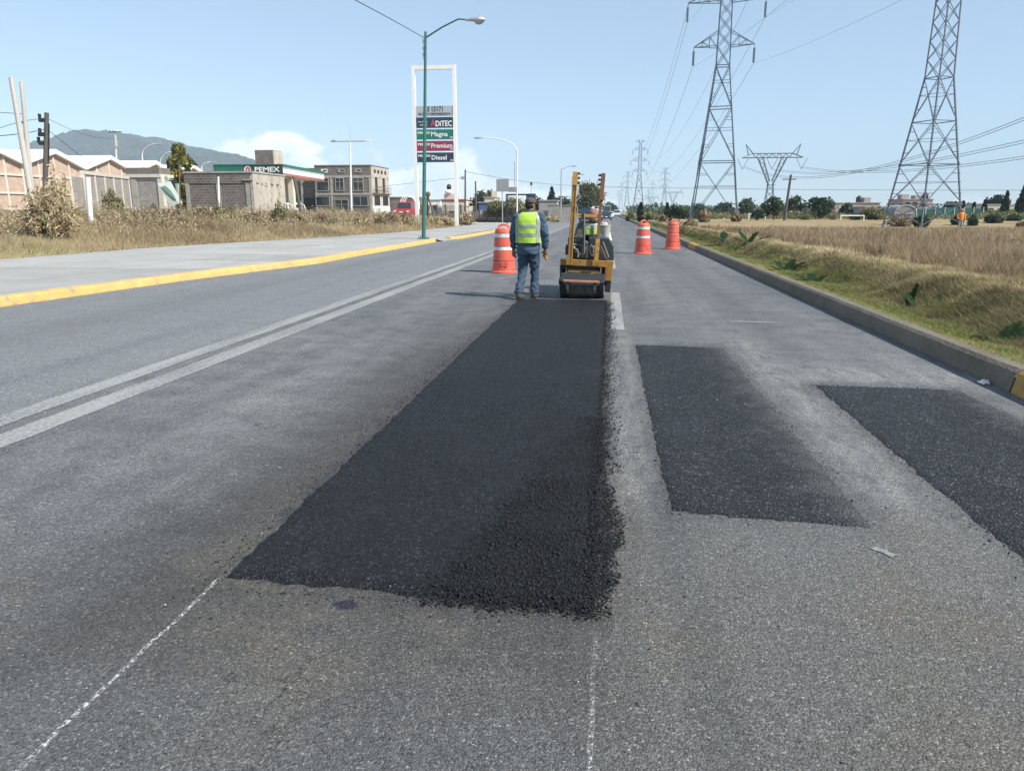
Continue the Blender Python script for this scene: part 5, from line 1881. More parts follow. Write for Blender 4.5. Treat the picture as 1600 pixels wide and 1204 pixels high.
for s_ in (-1, 1):
    b = MB()
    for y_ in (-.4, .4):
        b.bar((s_ * (hw_ - 2.6), y_, zb_ + .6), (s_ * (hw_ - .7), y_ * .2, zb_ + 2.9), .11)
        b.bar((s_ * (hw_ - 1.5), y_, zb_ + .3), (s_ * (hw_ - .7), y_ * .2, zb_ + 2.9), .09)
    b.build('earth_peak', M['lattice'], t3)
    b = MB()
    zwst = AT(1207, 289, DY).z - .3
    for y_ in (-.5, .5):
        b.bar((s_ * 3.4, y_, zb_ - .2), (s_ * .5, y_, zwst), .15)
        b.bar((s_ * 2.2, y_, zb_ - .2), (s_ * .25, y_, zwst + .8), .13)
        for i in range(7):
            f0, f1 = i / 7, (i + 1) / 7
            A = Vector((s_ * 3.4, y_, zb_ - .2)).lerp(Vector((s_ * .5, y_, zwst)), f0 if i % 2 else f1)
            Bq = Vector((s_ * 2.2, y_, zb_ - .2)).lerp(Vector((s_ * .25, y_, zwst + .8)), f1 if i % 2 else f0)
            b.bar(A, Bq, .07)
    b.build('fork', M['lattice'], t3)
    for y_ in (-.7, .7):
        b = MB(); b.bar((s_ * .6, y_ * .7, zwst), (s_ * 1.35, y_ * 1.6, -.4), .16); b.build('leg', M['lattice'], t3)
b = MB()
for i in range(5):
    z0_, z1_ = zwst * (1 - i / 5), zwst * (1 - (i + 1) / 5)
    x0, x1 = .6 + .75 * i / 5, .6 + .75 * (i + 1) / 5
    for y_ in (-.7, .7):
        b.bar((-x0, y_, z0_), (x1, y_, z1_), .07)
        b.bar((x0, y_, z0_), (-x1, y_, z1_), .07)
b.bar((-1.1, -.5, zwst), (1.1, -.5, zwst), .12)
b.build('bracing', M['lattice'], t3)
for x0 in (-hw_ + .2, 0, hw_ - .2):
    for s_ in (-1, 1):
        b = MB(); b.bar((x0 + s_ * 1.3, 0, zb_ - .3), (x0, 0, zb_ - 2.9), .10); b.build('insulator', M['ins'], t3)
fd = copy_tree(t3)
p = AT(1052, 300, 560)
fd.location = (p.x, 560, .3)
fd['label'] = 'faint V-shaped pylon above the dark round bushes left of the big tower'
fd2 = copy_tree(t3)
p = AT(1018, 315, 760)
fd2.location = (p.x, 760, .3)
fd2['label'] = 'tiny ghostly V-shaped pylon beside the faint small pylon'

# conductors of the left tower: on towards the camera side, and back to the next tower
ca, sa = math.cos(math.radians(-9)), math.sin(math.radians(-9))
pn = AT(997, 330, 393)
for k_, tp_ in enumerate(tips[:6]):
    P = Vector((T1X + tp_.x * ca, T1Y + tp_.x * sa, tp_.z + .3))
    Q = Vector((T1X + tp_.x * 1.0 + 1.5, -190, tp_.z + .3))
    fr = 50 / 290
    side = 'left' if tp_.x < 0 else 'right'
    lev = ('lowest', 'middle', 'top')[k_ // 2]
    sag = 9.0
    midp = Vector((P.x + (Q.x - P.x) * .5, P.y + (Q.y - P.y) * .5, P.z - sag))
    cable('power_line', f'power line coming overhead from the {lev} {side} arm of the left pylon', [P, midp, Q], .009, None, 'power line', 40)
    N = Vector((pn.x + tp_.x, 393, tp_.z + .3))
    midp = (P + N) / 2 - Vector((0, 0, sag))
    cable('power_line', f'power line sagging back from the {lev} {side} arm of the left pylon', [P, midp, N], .02, None, 'power line', 30)
# bundled lines of the delta tower, right of the picture
for k_, (u0, v0, m0, e0) in enumerate((((1163), 262, (1310, 277, 170), (1640, 172, 78)), (1207, 266, (1385, 272, 160), (1640, 214, 82)), (1252, 262, (1455, 270, 150), (1640, 242, 92)))):
    A = AT(u0, v0, DY)
    for off in (0, .28):
        cable('power_line', ('upper', 'middle', 'lower')[k_] + (' cable' if off == 0 else ' twin cable') + ' of the bundles rising to the right edge behind the right pylon',
              [A + Vector((0, 0, off)), AT(m0[0], m0[1], m0[2]) + Vector((0, 0, off)), AT(*e0) + Vector((0, 0, off))], .03, None, 'power line', 30)
    for uu in ((1420, 1540), (1345, 1510), (1250, 1592))[k_]:
        pass
cable('overhead_cable', 'thin cable strung low across the field behind both big pylons', [AT(940, 292, 150), AT(1150, 296, 150), AT(1640, 297, 140)], .03, 'thin cables across the field')
cable('overhead_cable', 'thin cable running left from the totem to the utility pole behind it', [AT(590, 292, 110), AT(660, 287, 108), AT(727, 277, 100)], .022)
cable('overhead_cable', 'thin cable running right from the utility pole behind the totem', [AT(727, 268, 100), AT(790, 283, 120), AT(905, 290, 150)], .025)

# leaning dark wooden pole in the field
p0, p1 = AT(1225, 349, 108), AT(1236, 273, 108)
tq, dq = pole('wooden_pole', 'dark wooden pole leaning right in the field before the V-shaped pylon', 'pole', (p0.x, 108, .25), tuple(p1), .2, .15, M['darkpole'])
b = MB(); b.box((dq.x - .2, 0, dq.z - .6), (1.8, .1, .12)); b.build('crossarm', M['darkpole'], tq)

# ================================================================== RIGHT SIDE BACKGROUND
M['hgrey'] = plain('far_grey_house', (0.30, 0.285, 0.27), 0.9, 0.15, 0.4, 0.2, 3, 0.03)
M['hpink'] = plain('far_pinkish_house', (0.36, 0.30, 0.275), 0.9, 0.15, 0.4, 0.2, 3, 0.03)
M['hpale'] = plain('far_pale_house', (0.50, 0.48, 0.45), 0.9, 0.12, 0.4, 0.2, 3, 0.03)
M['net'] = plain('green_wind_net', (0.018, 0.10, 0.085), 0.85, 0.25, 0.4, 0.3, 6, 0.02)


def house(label, u0, u1, vt, Y, mat, depth=9, wins=(), z=.25, extras=(), door=False, name='house', roofmat=None):
    a, c = AT(u0, vt, Y), AT(u1, vt, Y)
    t = thing(name, label, 'house', (a.x, Y, z))
    w, h = c.x - a.x, a.z - z
    b = MB(); wall_box(b, 0, w, 0, depth, -1.2, h); b.build('wall', mat, t)
    b = MB(); wall_box(b, -.15, w + .15, -.15, depth + .15, h + .002, h + .16); b.build('roof_slab', roofmat or M['conc'], t)
    for (fx, fz, ww, hh) in wins:
        window(t, (w * fx, -.03, h * fz), ww, hh, 'x', -1, M['conc'], 1, M['shade'])
    for (kind, fx, *r) in extras:
        if kind == 'tank':
            b = MB(); b.lathe([(.5, 0), (.6, .1), (.62, .9), (.5, 1.15), (.2, 1.3), (.2, 1.4)], 12, (w * fx, depth * .3, h + .16)); b.build('water_tank', M['black'], t, smooth=True)
        elif kind == 'block':
            b = MB(); wall_box(b, w * fx, w * fx + r[0], depth * .3, depth * .3 + 2.5, h + .16, h + .16 + r[1]); b.build('roof_room', mat, t)
        elif kind == 'awning':
            b = MB(); wall_box(b, w * fx, w * fx + r[0], -2.2, -.2, h * r[1], h * r[1] + .25); b.build('awning', M['white'], t)
    return t


house('long low pinkish house with a black roof tank behind the near white goal', 1305, 1375, 317.5, 165, M['hpink'], wins=((.2, .45, 1.2, 1.0), (.5, .45, 1.4, 1.0), (.8, .5, 1.2, 1.0)), extras=(('tank', .62), ('block', .74, 1.3, 1.0), ('awning', .12, 2.4, .42)))
house('low dark house with a long white awning right of the goal', 1352, 1389, 324, 150, M['hgrey'], wins=((.3, .4, 1.1, .9),), extras=(('awning', .1, 2.4, .86), ('awning', .72, 1.2, .86)))
house('flat roofed two storey pinkish house seen through the right pylon', 1412, 1458, 312, 175, M['hpink'], wins=((.15, .75, 1, .9), (.4, .75, 1, .9), (.7, .75, 1, .9), (.3, .3, 1.2, 1)), extras=(('block', .08, 1.6, 1.0), ('block', .55, 2.6, .8), ('tank', .9)))
house('pale pink house between the cypresses at the right', 1541, 1563, 320, 170, M['hpale'], wins=((.35, .6, .8, .7), (.75, .35, .9, 1.0)), extras=())
house('dark roofed low shed left of the pink house between the cypresses', 1522, 1541, 319, 176, M['hgrey'], wins=((.5, .5, 1, .8),))
house('pale low house at the extreme right behind the tallest cypress', 1578, 1640, 321, 180, M['hpale'], wins=((.1, .5, .8, .8), (.3, .5, 1, .9)), extras=(('tank', .1),))
house('grey house half hidden by trees right of the leaning wooden pole', 1240, 1268, 321, 185, M['hgrey'], wins=((.3, .5, 1, .8), (.7, .5, 1, .8)), extras=(('block', .2, 1.5, .8),))
house('pale low wall house below the V-shaped pylon', 1168, 1200, 324, 190, M['hpale'], wins=((.3, .5, 1, .7), (.75, .5, 1, .7)))
house('small grey house with rooftop tank left of the long low house', 1270, 1302, 324, 180, M['hgrey'], wins=((.5, .5, 1, .8),), extras=(('tank', .8), ('block', .3, 1.2, .7)))
house('low flat industrial shed far behind the nearest far pylon', 1000, 1040, 326.5, 420, M['hgrey'], 20, wins=((.3, .5, 3, 1.5), (.7, .5, 3, 1.5)))

# low grey arched greenhouse beside the pylon
a, c = AT(1399, 321, 128), AT(1434, 321, 128)
t = thing('greenhouse', 'grey arched greenhouse skin beside the foot of the right pylon', 'greenhouse', (a.x, 128, .25))
w, h = c.x - a.x, a.z - .25
prof = [(w / 2 - w / 2 * math.cos(s_), h * math.sin(s_) ** .6) for s_ in np.linspace(0, math.pi, 14)]
b = MB(); b.prism([(x_, z_) for x_, z_ in prof], 0, 12); b.build('cover', plain('grey_plastic_film', (.20, .195, .19), .6, .2, .6, .2, 6, .02), t)
for yy_ in (-.05, 4, 8):
    b = MB(); b.tube([(x_, yy_, z_ + .05) for x_, z_ in prof], .06, 5); b.build('hoop', M['hpale'], t)
b = MB(); b.bar((w * .1, -.08, h * .42), (w * .9, -.08, h * .42), .08); b.build('rail', M['hpale'], t)

# green net fence
a, c = AT(1432, 325, 140), AT(1537, 325, 140)
t = thing('net_fence', 'dark green wind net fence on posts across the right background', 'fence', (a.x, 140, .25))
w, h = c.x - a.x, a.z - .25
n_ = 7
for i in range(n_):
    b = MB(); wall_box(b, w * i / n_ + .08, w * (i + 1) / n_ - .08, -.03, .03, .3, h + random.uniform(-.12, .1)); b.build('net_panel', M['net'], t)
for i in range(n_ + 1):
    b = MB(); b.box((w * i / n_, -.05, h / 2), (.12, .12, h + .3)); b.build('post', M['hpale'], t)

# two football goals
for (u0, u1, vt, Y, lb) in ((1314, 1350, 337, 112, 'white football goal frame in the dry field before the long low house'), (1170, 1196, 335, 120, 'white football goal frame under the V-shaped pylon')):
    a, c = AT(u0, vt, Y), AT(u1, vt, Y)
    t = thing('football_goal', lb, 'goal', (a.x, Y, .1), 0, 'football goals')
    w, h = c.x - a.x, a.z - .1
    for x_ in (0, w):
        b = MB(); b.tube([(x_, 0, -.1), (x_, 0, h)], .08, 8); b.build('goal_post', M['white'], t)
    b = MB(); b.tube([(-.06, 0, h), (w + .06, 0, h)], .08, 8); b.build('crossbar', M['white'], t)

# trees and shrubs of the right background: (u, v top, v base, width px, Y, kind, label)
TR = [
    (1001, 317, 343, 13, 95, 'column', 'cypress', 'narrow dark young tree by the roadside in front of the nearest far pylon'),
    (1042, 317, 343, 16, 100, 'cone', 'green', 'dense dark green conifer left of the left big pylon'),
    (1061, 320, 343, 28, 98, 'round', 'green', 'round dark green tree touching the left foot of the left big pylon'),
    (1090, 321, 341, 22, 125, 'round', 'green', 'dark bushy tree seen between the legs of the left big pylon'),
    (1165, 313, 330, 26, 190, 'round', 'green', 'dark leafy tree left below the V-shaped pylon'),
    (1184, 329, 347, 17, 108, 'round', 'green', 'small round dark tree beside the far white goal'),
    (1209, 310, 350, 26, 112, 'round', 'green', 'dark tree on a thin trunk left of the leaning wooden pole'),
    (1241, 308, 332, 24, 150, 'round', 'green', 'dark tree just right of the leaning wooden pole'),
    (1281, 310, 347, 32, 125, 'round', 'green', 'broad green tree left of the white goal before the houses'),
    (1287, 309, 326, 15, 170, 'cone', 'green', 'pointed dark tree rising behind the broad green tree'),
    (1322, 318, 337, 16, 135, 'round', 'green', 'round green tree against the long low house'),
    (1365, 328, 349, 34, 118, 'round', 'olive', 'dark spreading thicket right of the white goal'),
    (1503, 315, 338, 5, 150, 'column', 'cypress', 'small slim cypress before the green net, leftmost of the cypresses'),
    (1520, 317, 338, 4.5, 150, 'column', 'cypress', 'slimmest cypress before the green net'),
    (1537, 312, 338, 8, 150, 'column', 'cypress', 'medium cypress at the right end of the green net'),
    (1567, 299, 342, 12, 140, 'column', 'cypress', 'tall cypress leaning right beside the pink house'),
    (1586, 312, 335, 4, 160, 'column', 'cypress', 'small cypress between the two tallest ones'),
    (1592, 289, 344, 13, 135, 'column', 'cypress', 'tallest cypress at the right edge'),
    (1555, 307, 328, 26, 190, 'round', 'cypress', 'dark broad tree behind the pink house'),
    (1448, 316, 326, 18, 185, 'round', 'green', 'dark tree tops behind the right pylon'),
    (1485, 318, 334, 22, 165, 'round', 'green', 'dark trees behind the green net by the pylon leg'),
    (1130, 318, 334, 20, 200, 'round', 'green', 'grey green tree behind the right legs of the left big pylon'),
]
for (u, vt, vb, wp, Y, kind, mt, lb) in TR:
    a, c = AT(u, vt, Y), AT(u, 335, Y)
    h = a.z - .3
    r = wp / 2 * Y / 1180
    n_ = 1500 if wp > 12 else 900
    zg = gz(c.x, Y)
    h = a.z - zg
    tree({'column': 'cypress_tree', 'cone': 'conifer_tree', 'round': 'broadleaf_tree'}[kind], lb, c.x, Y, h, r, n_, M[mt], (.5, .2), .0022 * Y, .12 if kind != 'round' else .22, None, kind, None, lean=.06 if (kind == 'column' and u > 1560) else 0)
SH = [
    (1016, 330, 345, 26, 88, 'olive', 'low olive shrub on the bank between the narrow tree and the dense conifer'),
    (1036, 336, 352, 12, 70, 'brush', 'dark leaning shrub on the roadside bank'),
    (1440, 335, 352, 22, 78, 'green', 'dark green shrub left of the nearest leg of the right pylon'),
    (1495, 334, 352, 14, 90, 'green', 'dark shrub right of the right pylon foot'),
    (1519, 337, 353, 11, 88, 'green', 'small dark shrub in front of the green net'),
    (1553, 333, 349, 22, 95, 'green', 'wide green shrub below the pink house'),
    (1583, 336, 347, 20, 105, 'green', 'green shrub at the foot of the tallest cypress'),
    (1410, 337, 352, 40, 84, 'brush', 'grey tangled brush at the foot of the right pylon'),
    (1595, 346, 354, 8, 85, 'brush', 'small brown shrub at the right edge of the field'),
    (1580, 374, 404, 56, 31, 'olive', 'wide grey green bush in the tall dry grass at the right edge'),
    (1100, 328, 345, 20, 96, 'brush', 'brown brush under the left big pylon'),
    (1150, 330, 346, 16, 97, 'brush', 'brown brush at the right foot of the left big pylon'),
    (1336, 334, 346, 14, 116, 'green', 'low shrub inside the white goal'),
    (1302, 338, 347, 6, 115, 'brush', 'tiny brown bush left of the white goal'),
    (1260, 336, 347, 12, 118, 'olive', 'pale bush under the tree right of the leaning pole'),
    (985, 331, 342, 12, 120, 'olive', 'low shrub by the far end of the right kerb'),
    (1078, 343, 362, 20, 52, 'brush', 'brown weeds on the bank behind the farthest orange drum'),
]
for (u, vt, vb, wp, Y, mt, lb) in SH:
    a, c = AT(u, vt, Y), AT(u, vb, Y)
    gzv = gz(c.x, Y)
    bush('shrub', lb, 'shrub', c.x, Y, wp / 2 * Y / 1180, max(.5, a.z - gzv), 900, M[mt], (.5, .22), .0025 * Y + .02, 40)

# people and things by the pylon (a few pixels each)
M['orange_cloth'] = plain('orange_workwear', (0.62, 0.22, 0.035), 0.8, 0.1, 4, 0)
M['skin'] = plain('brown_skin', (0.20, 0.105, 0.07), 0.6, 0.12, 8, 0)
p0 = AT(1469, 352, 74)
t = thing('person', 'distant person in an orange work jacket standing in front of the right pylon leg', 'person', (p0.x, 70, gz(p0.x, 70) + .02))
b = MB(); b.tube([(-.09, 0, 0), (-.09, .02, .45), (-.08, 0, .85)], [.06, .08, .1], 8); b.tube([(.1, 0, 0), (.1, -.02, .45), (.08, 0, .85)], [.06, .08, .1], 8); b.build('trousers', M['hgrey'], t, smooth=True)
b = MB(); b.tube([(0, 0, .8), (0, 0, 1.1), (0, 0, 1.38), (0, 0, 1.46)], [(.19, .13), (.2, .14), (.23, .13), (.08, .08)], 10)
for s_ in (-1, 1):
    b.tube([(s_ * .22, 0, 1.38), (s_ * .3, .02, 1.1), (s_ * .26, -.1, .88)], [.075, .06, .05], 8)
b.build('jacket', M['orange_cloth'], t, smooth=True)
b = MB(); b.ell((0, 0, 1.58), (.1, .11, .13), 10, 8); b.build('head', M['skin'], t, smooth=True)
b = MB(); b.ell((0, 0, 1.65), (.13, .14, .09), 10, 6); b.build('helmet', M['orange_cloth'], t, smooth=True)

# leafy dark weeds on the bank
def dock(label, u, v, Y, leaves, scale, face=1.0):
    p = AT(u, v, Y)
    x, y = p.x, Y
    t = thing('weed_plant', label, 'weed', (x, y, gz(x, y) - .02), 0, None)
    for (az, el, ln, wd) in leaves:
        # one long serrated leaf stem: rows of leaflets along an arching rib
        V, T, o = [], [], 0
        d = np.array([math.cos(az), math.sin(az), 0])
        n_ = 15
        rib = []
        for i in range(n_ + 1):
            f = i / n_
            rib.append(d * ln * f * math.cos(el) + np.array([0, 0, ln * (math.sin(el) * f - .18 * f * f)]))
        for i in range(n_):
            f = (i + .5) / n_
            w = wd * (math.sin(math.pi * min(1, f * .85 + .12)) ** .7) * random.uniform(.8, 1.2)
            c = rib[i]
            dr = rib[i + 1] - rib[i]
            dr = dr / np.linalg.norm(dr)
            sd = np.cross(dr, [0, 0, 1])
            sd = sd / np.linalg.norm(sd)
            for s_ in (-1, 1):
                q = c + sd * s_ * w + dr * w * .55 + np.array([0, 0, random.uniform(-.1, .25) * w])
                V += [c, c + dr * w * .6, q, c + sd * s_ * w * .5 - dr * w * .1]
                T += [(o, o + 1, o + 2), (o, o + 2, o + 3)]
                o += 4
        np_mesh('leaf', np.array(V) * scale * 1.4, np.array(T), M['weed'], t, np.clip(RNG.normal(.4, .25, len(V)), 0, 1))
    return t


dock('dark leafy weed with one long leaf leaning right on the mown bank', 1434, 482, 11.4, [(.15, .62, .62, .07), (.35, .55, .5, .07), (-.1, .45, .4, .06), (2.2, .9, .3, .06)], 1.0)
dock('narrow upright dark weed leaf left of the long leaning one', 1420, 482, 11.6, [(.4, 1.35, .36, .05), (1.2, 1.2, .25, .05)], 1.0)
dock('dark leafy weed leaning right at the right edge of the green strip', 1556, 548, 8.6, [(.25, .6, .55, .06), (.1, .5, .45, .06), (.5, .8, .35, .06), (2.6, .8, .2, .05)], 1.0)
dock('tuft of dark leafy weed halfway along the green strip', 1228, 432, 18.2, [(.2, .7, .45, .09), (.9, .9, .4, .09), (2.2, .8, .4, .09), (2.9, .6, .35, .09), (-.4, .6, .4, .09)], 1.0)
dock('small dark weed tuft nearer the long leaning leaf', 1268, 447, 15.6, [(.3, .6, .3, .07), (1.4, .8, .25, .07), (2.6, .6, .3, .07)], 1.0)
dock('dark weed with spreading leaves near the farthest orange drum', 1168, 401, 27, [(.1, .5, .7, .12), (.7, .9, .5, .1), (2.3, .9, .5, .1), (2.9, .5, .5, .1)], 1.0)
dock('dark weed tuft just past the last yellow kerb block', 1131, 394, 31, [(.3, .6, .6, .12), (1.6, 1, .5, .1), (2.6, .6, .6, .1)], 1.0)

# crumpled plastic and paper in the gutter
p0 = G(1538, 600)
b = MB()
b.ell((0, 0, .015), (.05, .03, .018), 9, 6)
b.v = [(x + random.uniform(-.012, .012), y + random.uniform(-.012, .012), max(0, z + random.uniform(-.008, .012))) for x, y, z in b.v]
o = b.build('plastic_litter', M['white'], None, loc=(p0[0], p0[1], .002))
tag(o, 'crumpled white plastic lying in the gutter by the right kerb', 'litter')

# ================================================================== CENTRE AND LEFT BACKGROUND
q0, q1 = AT(727, 341, 100), AT(727, 265, 100)
tq, dq = pole('utility_pole', 'dark utility pole with a coil bracket just right of the totem', 'pole', (q0.x, 100, .6), tuple(q1), .14, .1, M['darkpole'])
b = MB(); b.lathe([(.16, -.03), (.24, -.03), (.24, .03), (.16, .03)], 14, (-.3, 0, dq.z * .83), 'Y'); b.build('cable_coil', M['steel'], tq)
q0, q1 = AT(744, 335, 104), AT(743, 283, 104)
pole('utility_pole', 'shorter plain dark pole right of the utility pole with the coil', 'pole', (q0.x, 104, .6), tuple(q1), .13, .1, M['darkpole'])

t = house('low red and cream house with a black ball tank behind the totem', 690, 727, 313, 150, M['cream'], 8, wins=((.5, .2, 1.6, .8),), z=.5, extras=(('block', .0, 3.0, 1.1),), roofmat=M['redwall'])
b = MB(); b.ell((1.0, 2.6, 5.7), (.5, .5, .62), 12, 8); b.build('water_tank', M['black'], t, smooth=True)
b = MB(); b.ell((.9, 2.6, 4.75), (.8, .8, .5), 12, 8); b.build('dome', M['white'], t, smooth=True)
wl_ = AT(727, 313, 150).x - AT(690, 313, 150).x
b = MB(); wall_box(b, -.05, wl_ + .05, -.08, -.001, AT(700, 315, 150).z - .5, AT(700, 311, 150).z - .5); b.build('red_band', M['redwall'], t)
house('small white house left of the red and cream wall', 660, 688, 313, 156, M['white'], 6, wins=((.25, .55, .9, .9), (.7, .55, .9, .9)), z=.5)
# iron railing fence
a, c = AT(652, 322, 112), AT(736, 322, 112)
t = thing('iron_fence', 'dark railing fence on a low block wall behind the totem', 'fence', (a.x, 112, .5))
w, h = c.x - a.x, a.z - .5
b = MB(); wall_box(b, 0, w, 0, .2, -.3, .75); b.build('low_wall', M['dark_block'], t)
b = MB(); b.bar((0, .1, h), (w, .1, h), .06); b.bar((0, .1, .95), (w, .1, .95), .06); b.build('rail', M['darkpole'], t)
for i in range(40):
    b0 = None
    if i == 0:
        b = MB(); b.box((0, .1, (h + .75) / 2), (.07, .07, h - .7)); bal = b.build('baluster', M['darkpole'], t)
    else:
        share(bal, 'baluster', t, (w * i / 39, 0, 0))
for fx in (.05, .36, .52, .8):
    b = MB(); b.box((w * fx, .1, h / 2), (.22, .22, h + .5)); b.build('post', M['darkpole'], t)
# grey block wall
a, c = AT(735, 330, 100), AT(802, 330, 100)
t = thing('block_wall', 'low dark grey block wall between the utility poles and the bus shelter frame', 'wall', (a.x, 100, .3))
w, h = c.x - a.x, a.z - .3
for i in range(4):
    b = MB(); wall_box(b, w * i / 4 + .13, w * (i + 1) / 4 - .13, 0, .18, -.3, h); b.build('panel', M['dark_block'], t)
for i in range(5):
    b = MB(); wall_box(b, w * i / 4 - .125, w * i / 4 + .125, -.05, .22, -.3, h + .08); b.build('post', M['conc'], t)
# blue shed, cream house
house('small blue shop front half hidden behind the wall', 748, 764, 317, 118, M['blueshed'], 4, wins=((.5, .35, 1.0, .7),), z=.4, name='shop')
house('cream stepped house roof among the trees right of the plain pole', 757, 773, 309, 135, M['cream'], 6, wins=((.4, .6, .8, .7),), z=.4, extras=(('block', .55, 1.0, 1.0),))
# black concrete pipes / tyres along the apron
for k_, (u0, u1) in enumerate(((746, 761), (762, 775), (779, 800))):
    p0, p1 = G(u0, 347.5, .15), G(u1, 347.5, .15)
    b = MB(); L0 = p1[0] - p0[0]
    b.lathe([(.30, 0), (.30, L0), (.22, L0), (.22, 0)], 14, (0, 0, .3), 'X')
    o = b.build('drain_pipe', M['black'], None, smooth=True, loc=(p0[0], p0[1], .16))
    tag(o, ('leftmost', 'middle', 'longest and rightmost')[k_] + ' black drain pipe lying along the concrete apron', 'pipe', 'black pipes by the apron')

# grey blank sign on a thin pole
SY = 58
a, c = AT(775.5, 280, SY), AT(795, 299.5, SY)
p0 = G(785, 353, .14)
t = thing('road_sign', 'blank grey back of a square road sign on a thin pole behind the left drum', 'road sign', (AT(785, 340, SY).x, SY, .14))
b = MB(); b.tube([(0, .04, 0), (0, .04, a.z - .1)], .035, 8); b.build('pole', M['steel'], t)
b = MB(); wall_box(b, a.x - t.location.x, c.x - t.location.x, -.02, .015, c.z - .14, a.z - .14); b.build('sign_plate', plain('sign_back', (.25, .27, .28), .5, .08, 1, 0), t)
a, c = AT(794, 292, 84), AT(808, 300, 84)
t = thing('canopy_roof', 'dark slatted roof edge sticking out beside the grey road sign', 'roof', (a.x, 84, .14))
for i in range(4):
    z_ = c.z - .14 + (a.z - c.z) * (i + .5) / 4
    b = MB(); wall_box(b, 0, c.x - a.x, 0, 1.2, z_ - .05, z_ + .05); b.build('slat', M['hgrey'], t)
b = MB(); b.box(((c.x - a.x) * .9, .6, (a.z) / 2), (.1, .1, a.z - .2)); b.build('post', M['hgrey'], t)
# bus shelter frame
a, c = AT(791, 304, 86), AT(823, 304, 86)
t = thing('bus_shelter', 'empty black square bus shelter frame in front of the olive bush', 'shelter', (a.x, 86, .14))
w, h = c.x - a.x, a.z - .14
for y_ in (0, 1.4):
    for x_ in (0, w):
        b = MB(); b.box((x_, y_, h / 2), (.12, .12, h)); b.build('post', M['black'], t)
for y_ in (0, 1.4):
    b = MB(); b.box((w / 2, y_, h), (w + .12, .12, .14)); b.build('beam', M['black'], t)
b = MB(); b.box((w / 2, 1.4, .5), (w, .1, .1)); b.build('bench_rail', M['black'], t)
# navy sign, ball lamp
a, c = AT(824, 302.5, 95), AT(837, 313, 95)
t = thing('roadside_board', 'small dark navy board on a post above the walking worker', 'sign', (a.x, 95, .14))
b = MB(); wall_box(b, 0, c.x - a.x, 0, .12, c.z - .14, a.z - .14); b.build('board', M['navy'], t)
b = MB(); b.box(((c.x - a.x) / 2, .18, (c.z) / 2), (.12, .1, c.z)); b.build('post', M['conc'], t)
p0 = AT(829, 287, 110)
t = thing('ball_lamp', 'dark round lamp on a hair thin pole above the worker', 'lamp', (p0.x, 110, .2))
b = MB(); b.tube([(0, 0, 0), (.1, 0, p0.z - .4)], .03, 6); b.build('pole', M['conc'], t)
b = MB(); b.ell((.1, 0, p0.z - .2), (.16, .16, .26), 10, 8); b.build('globe', M['black'], t)
# walls right of the worker
house('low grey house roof right of the worker', 842, 870, 314, 128, M['hgrey'], 6, wins=((.6, .3, 1.6, 1.0),), z=.2, extras=())
a, c = AT(856, 320, 122), AT(893, 320, 122)
t = thing('street_wall', 'long grey rendered wall behind the slim grey lamp post', 'wall', (a.x, 122, .14))
w, h = c.x - a.x, a.z - .14
for i in range(5):
    b = MB(); wall_box(b, w * i / 5 + .01, w * (i + 1) / 5 - .01, 0, .2, -.2, h - .35 + random.uniform(-.03, .03)); b.build('panel', M['gray_block'], t)
b = MB(); wall_box(b, -.05, w + .05, -.04, .25, h - .3, h); b.build('coping', M['dark_block'], t)
b = MB(); wall_box(b, -7.5, -.1, .3, .5, -.2, h * .62); b.build('low_panel', M['hpink'], t)

# grey lamps further up the road
def road_lamp(label, u, vb, vt, uh, vh, Y):
    p0, p1, p2 = AT(u, vb, Y), AT(u, vt, Y), AT(uh, vh, Y)
    t = thing('street_lamp', label, 'street lamp', (p0.x, Y, .14), 0, 'grey street lamps along the far pavement')
    H_ = p1.z - .14
    b = MB(); b.tube([(0, 0, 0), (0, 0, H_)], [.11, .07], 8); b.build('pole', M['steel'], t)
    b = MB(); b.tube([(0, 0, H_ - .1), ((p2.x - p0.x) * .5, 0, H_ + (p2.z - p1.z) * .75), (p2.x - p0.x - .4, 0, p2.z - .14)], .04, 6); b.build('arm', M['steel'], t)
    b = MB(); b.ell((p2.x - p0.x - .1, 0, p2.z - .17), (.4, .14, .1), 8, 6); b.build('lamp_head', M['conc'], t)


road_lamp('slim grey street lamp on the far pavement left of the roller mast', 876, 345, 264, 898, 259, 112)
road_lamp('grey street lamp whose head peeps out right of the left roller mast', 893, 340, 276, 911, 272, 145)
road_lamp('smaller grey street lamp head above the willow tree', 902, 338, 286, 916, 282, 190)
# trees of the centre
tree('willow_tree', 'big drooping olive green tree behind the roller masts', AT(921, 320, 150).x, 150, 6.9, 2.6, 6000, M['willow'], (.5, .2), .26, .25, None, 'round', .1, droop=.55)
tree('conifer_tree', 'dark pointed conifer rising behind the grey wall', AT(862, 310, 150).x, 150, AT(862, 292, 150).z - .2, 2.3, 2200, M['cypress'], (.55, .2), .32, .1, None, 'cone', .2)
tree('broadleaf_tree', 'low dark tree left of the dark conifer', AT(845, 318, 152).x, 152, 3.6, 1.8, 1200, M['cypress'], (.5, .2), .3, .2, None, 'round', .2)
tree('broadleaf_tree', 'low dark tree right of the dark conifer by the grey lamp', AT(878, 318, 148).x, 148, 3.6, 2.0, 1200, M['green'], (.5, .2), .3, .2, None, 'round', .2)
tree('broadleaf_tree', 'loose olive tree behind the empty bus shelter frame', AT(808, 318, 98).x, 98, 3.0, 1.55, 2600, M['olive'], (.55, .2), .16, .15, None, 'round', .2)
tree('broadleaf_tree', 'olive bushes left of the bus shelter frame', AT(780, 318, 100).x, 100, 2.6, 1.5, 2200, M['olive'], (.4, .2), .16, .12, None, 'round', .2)
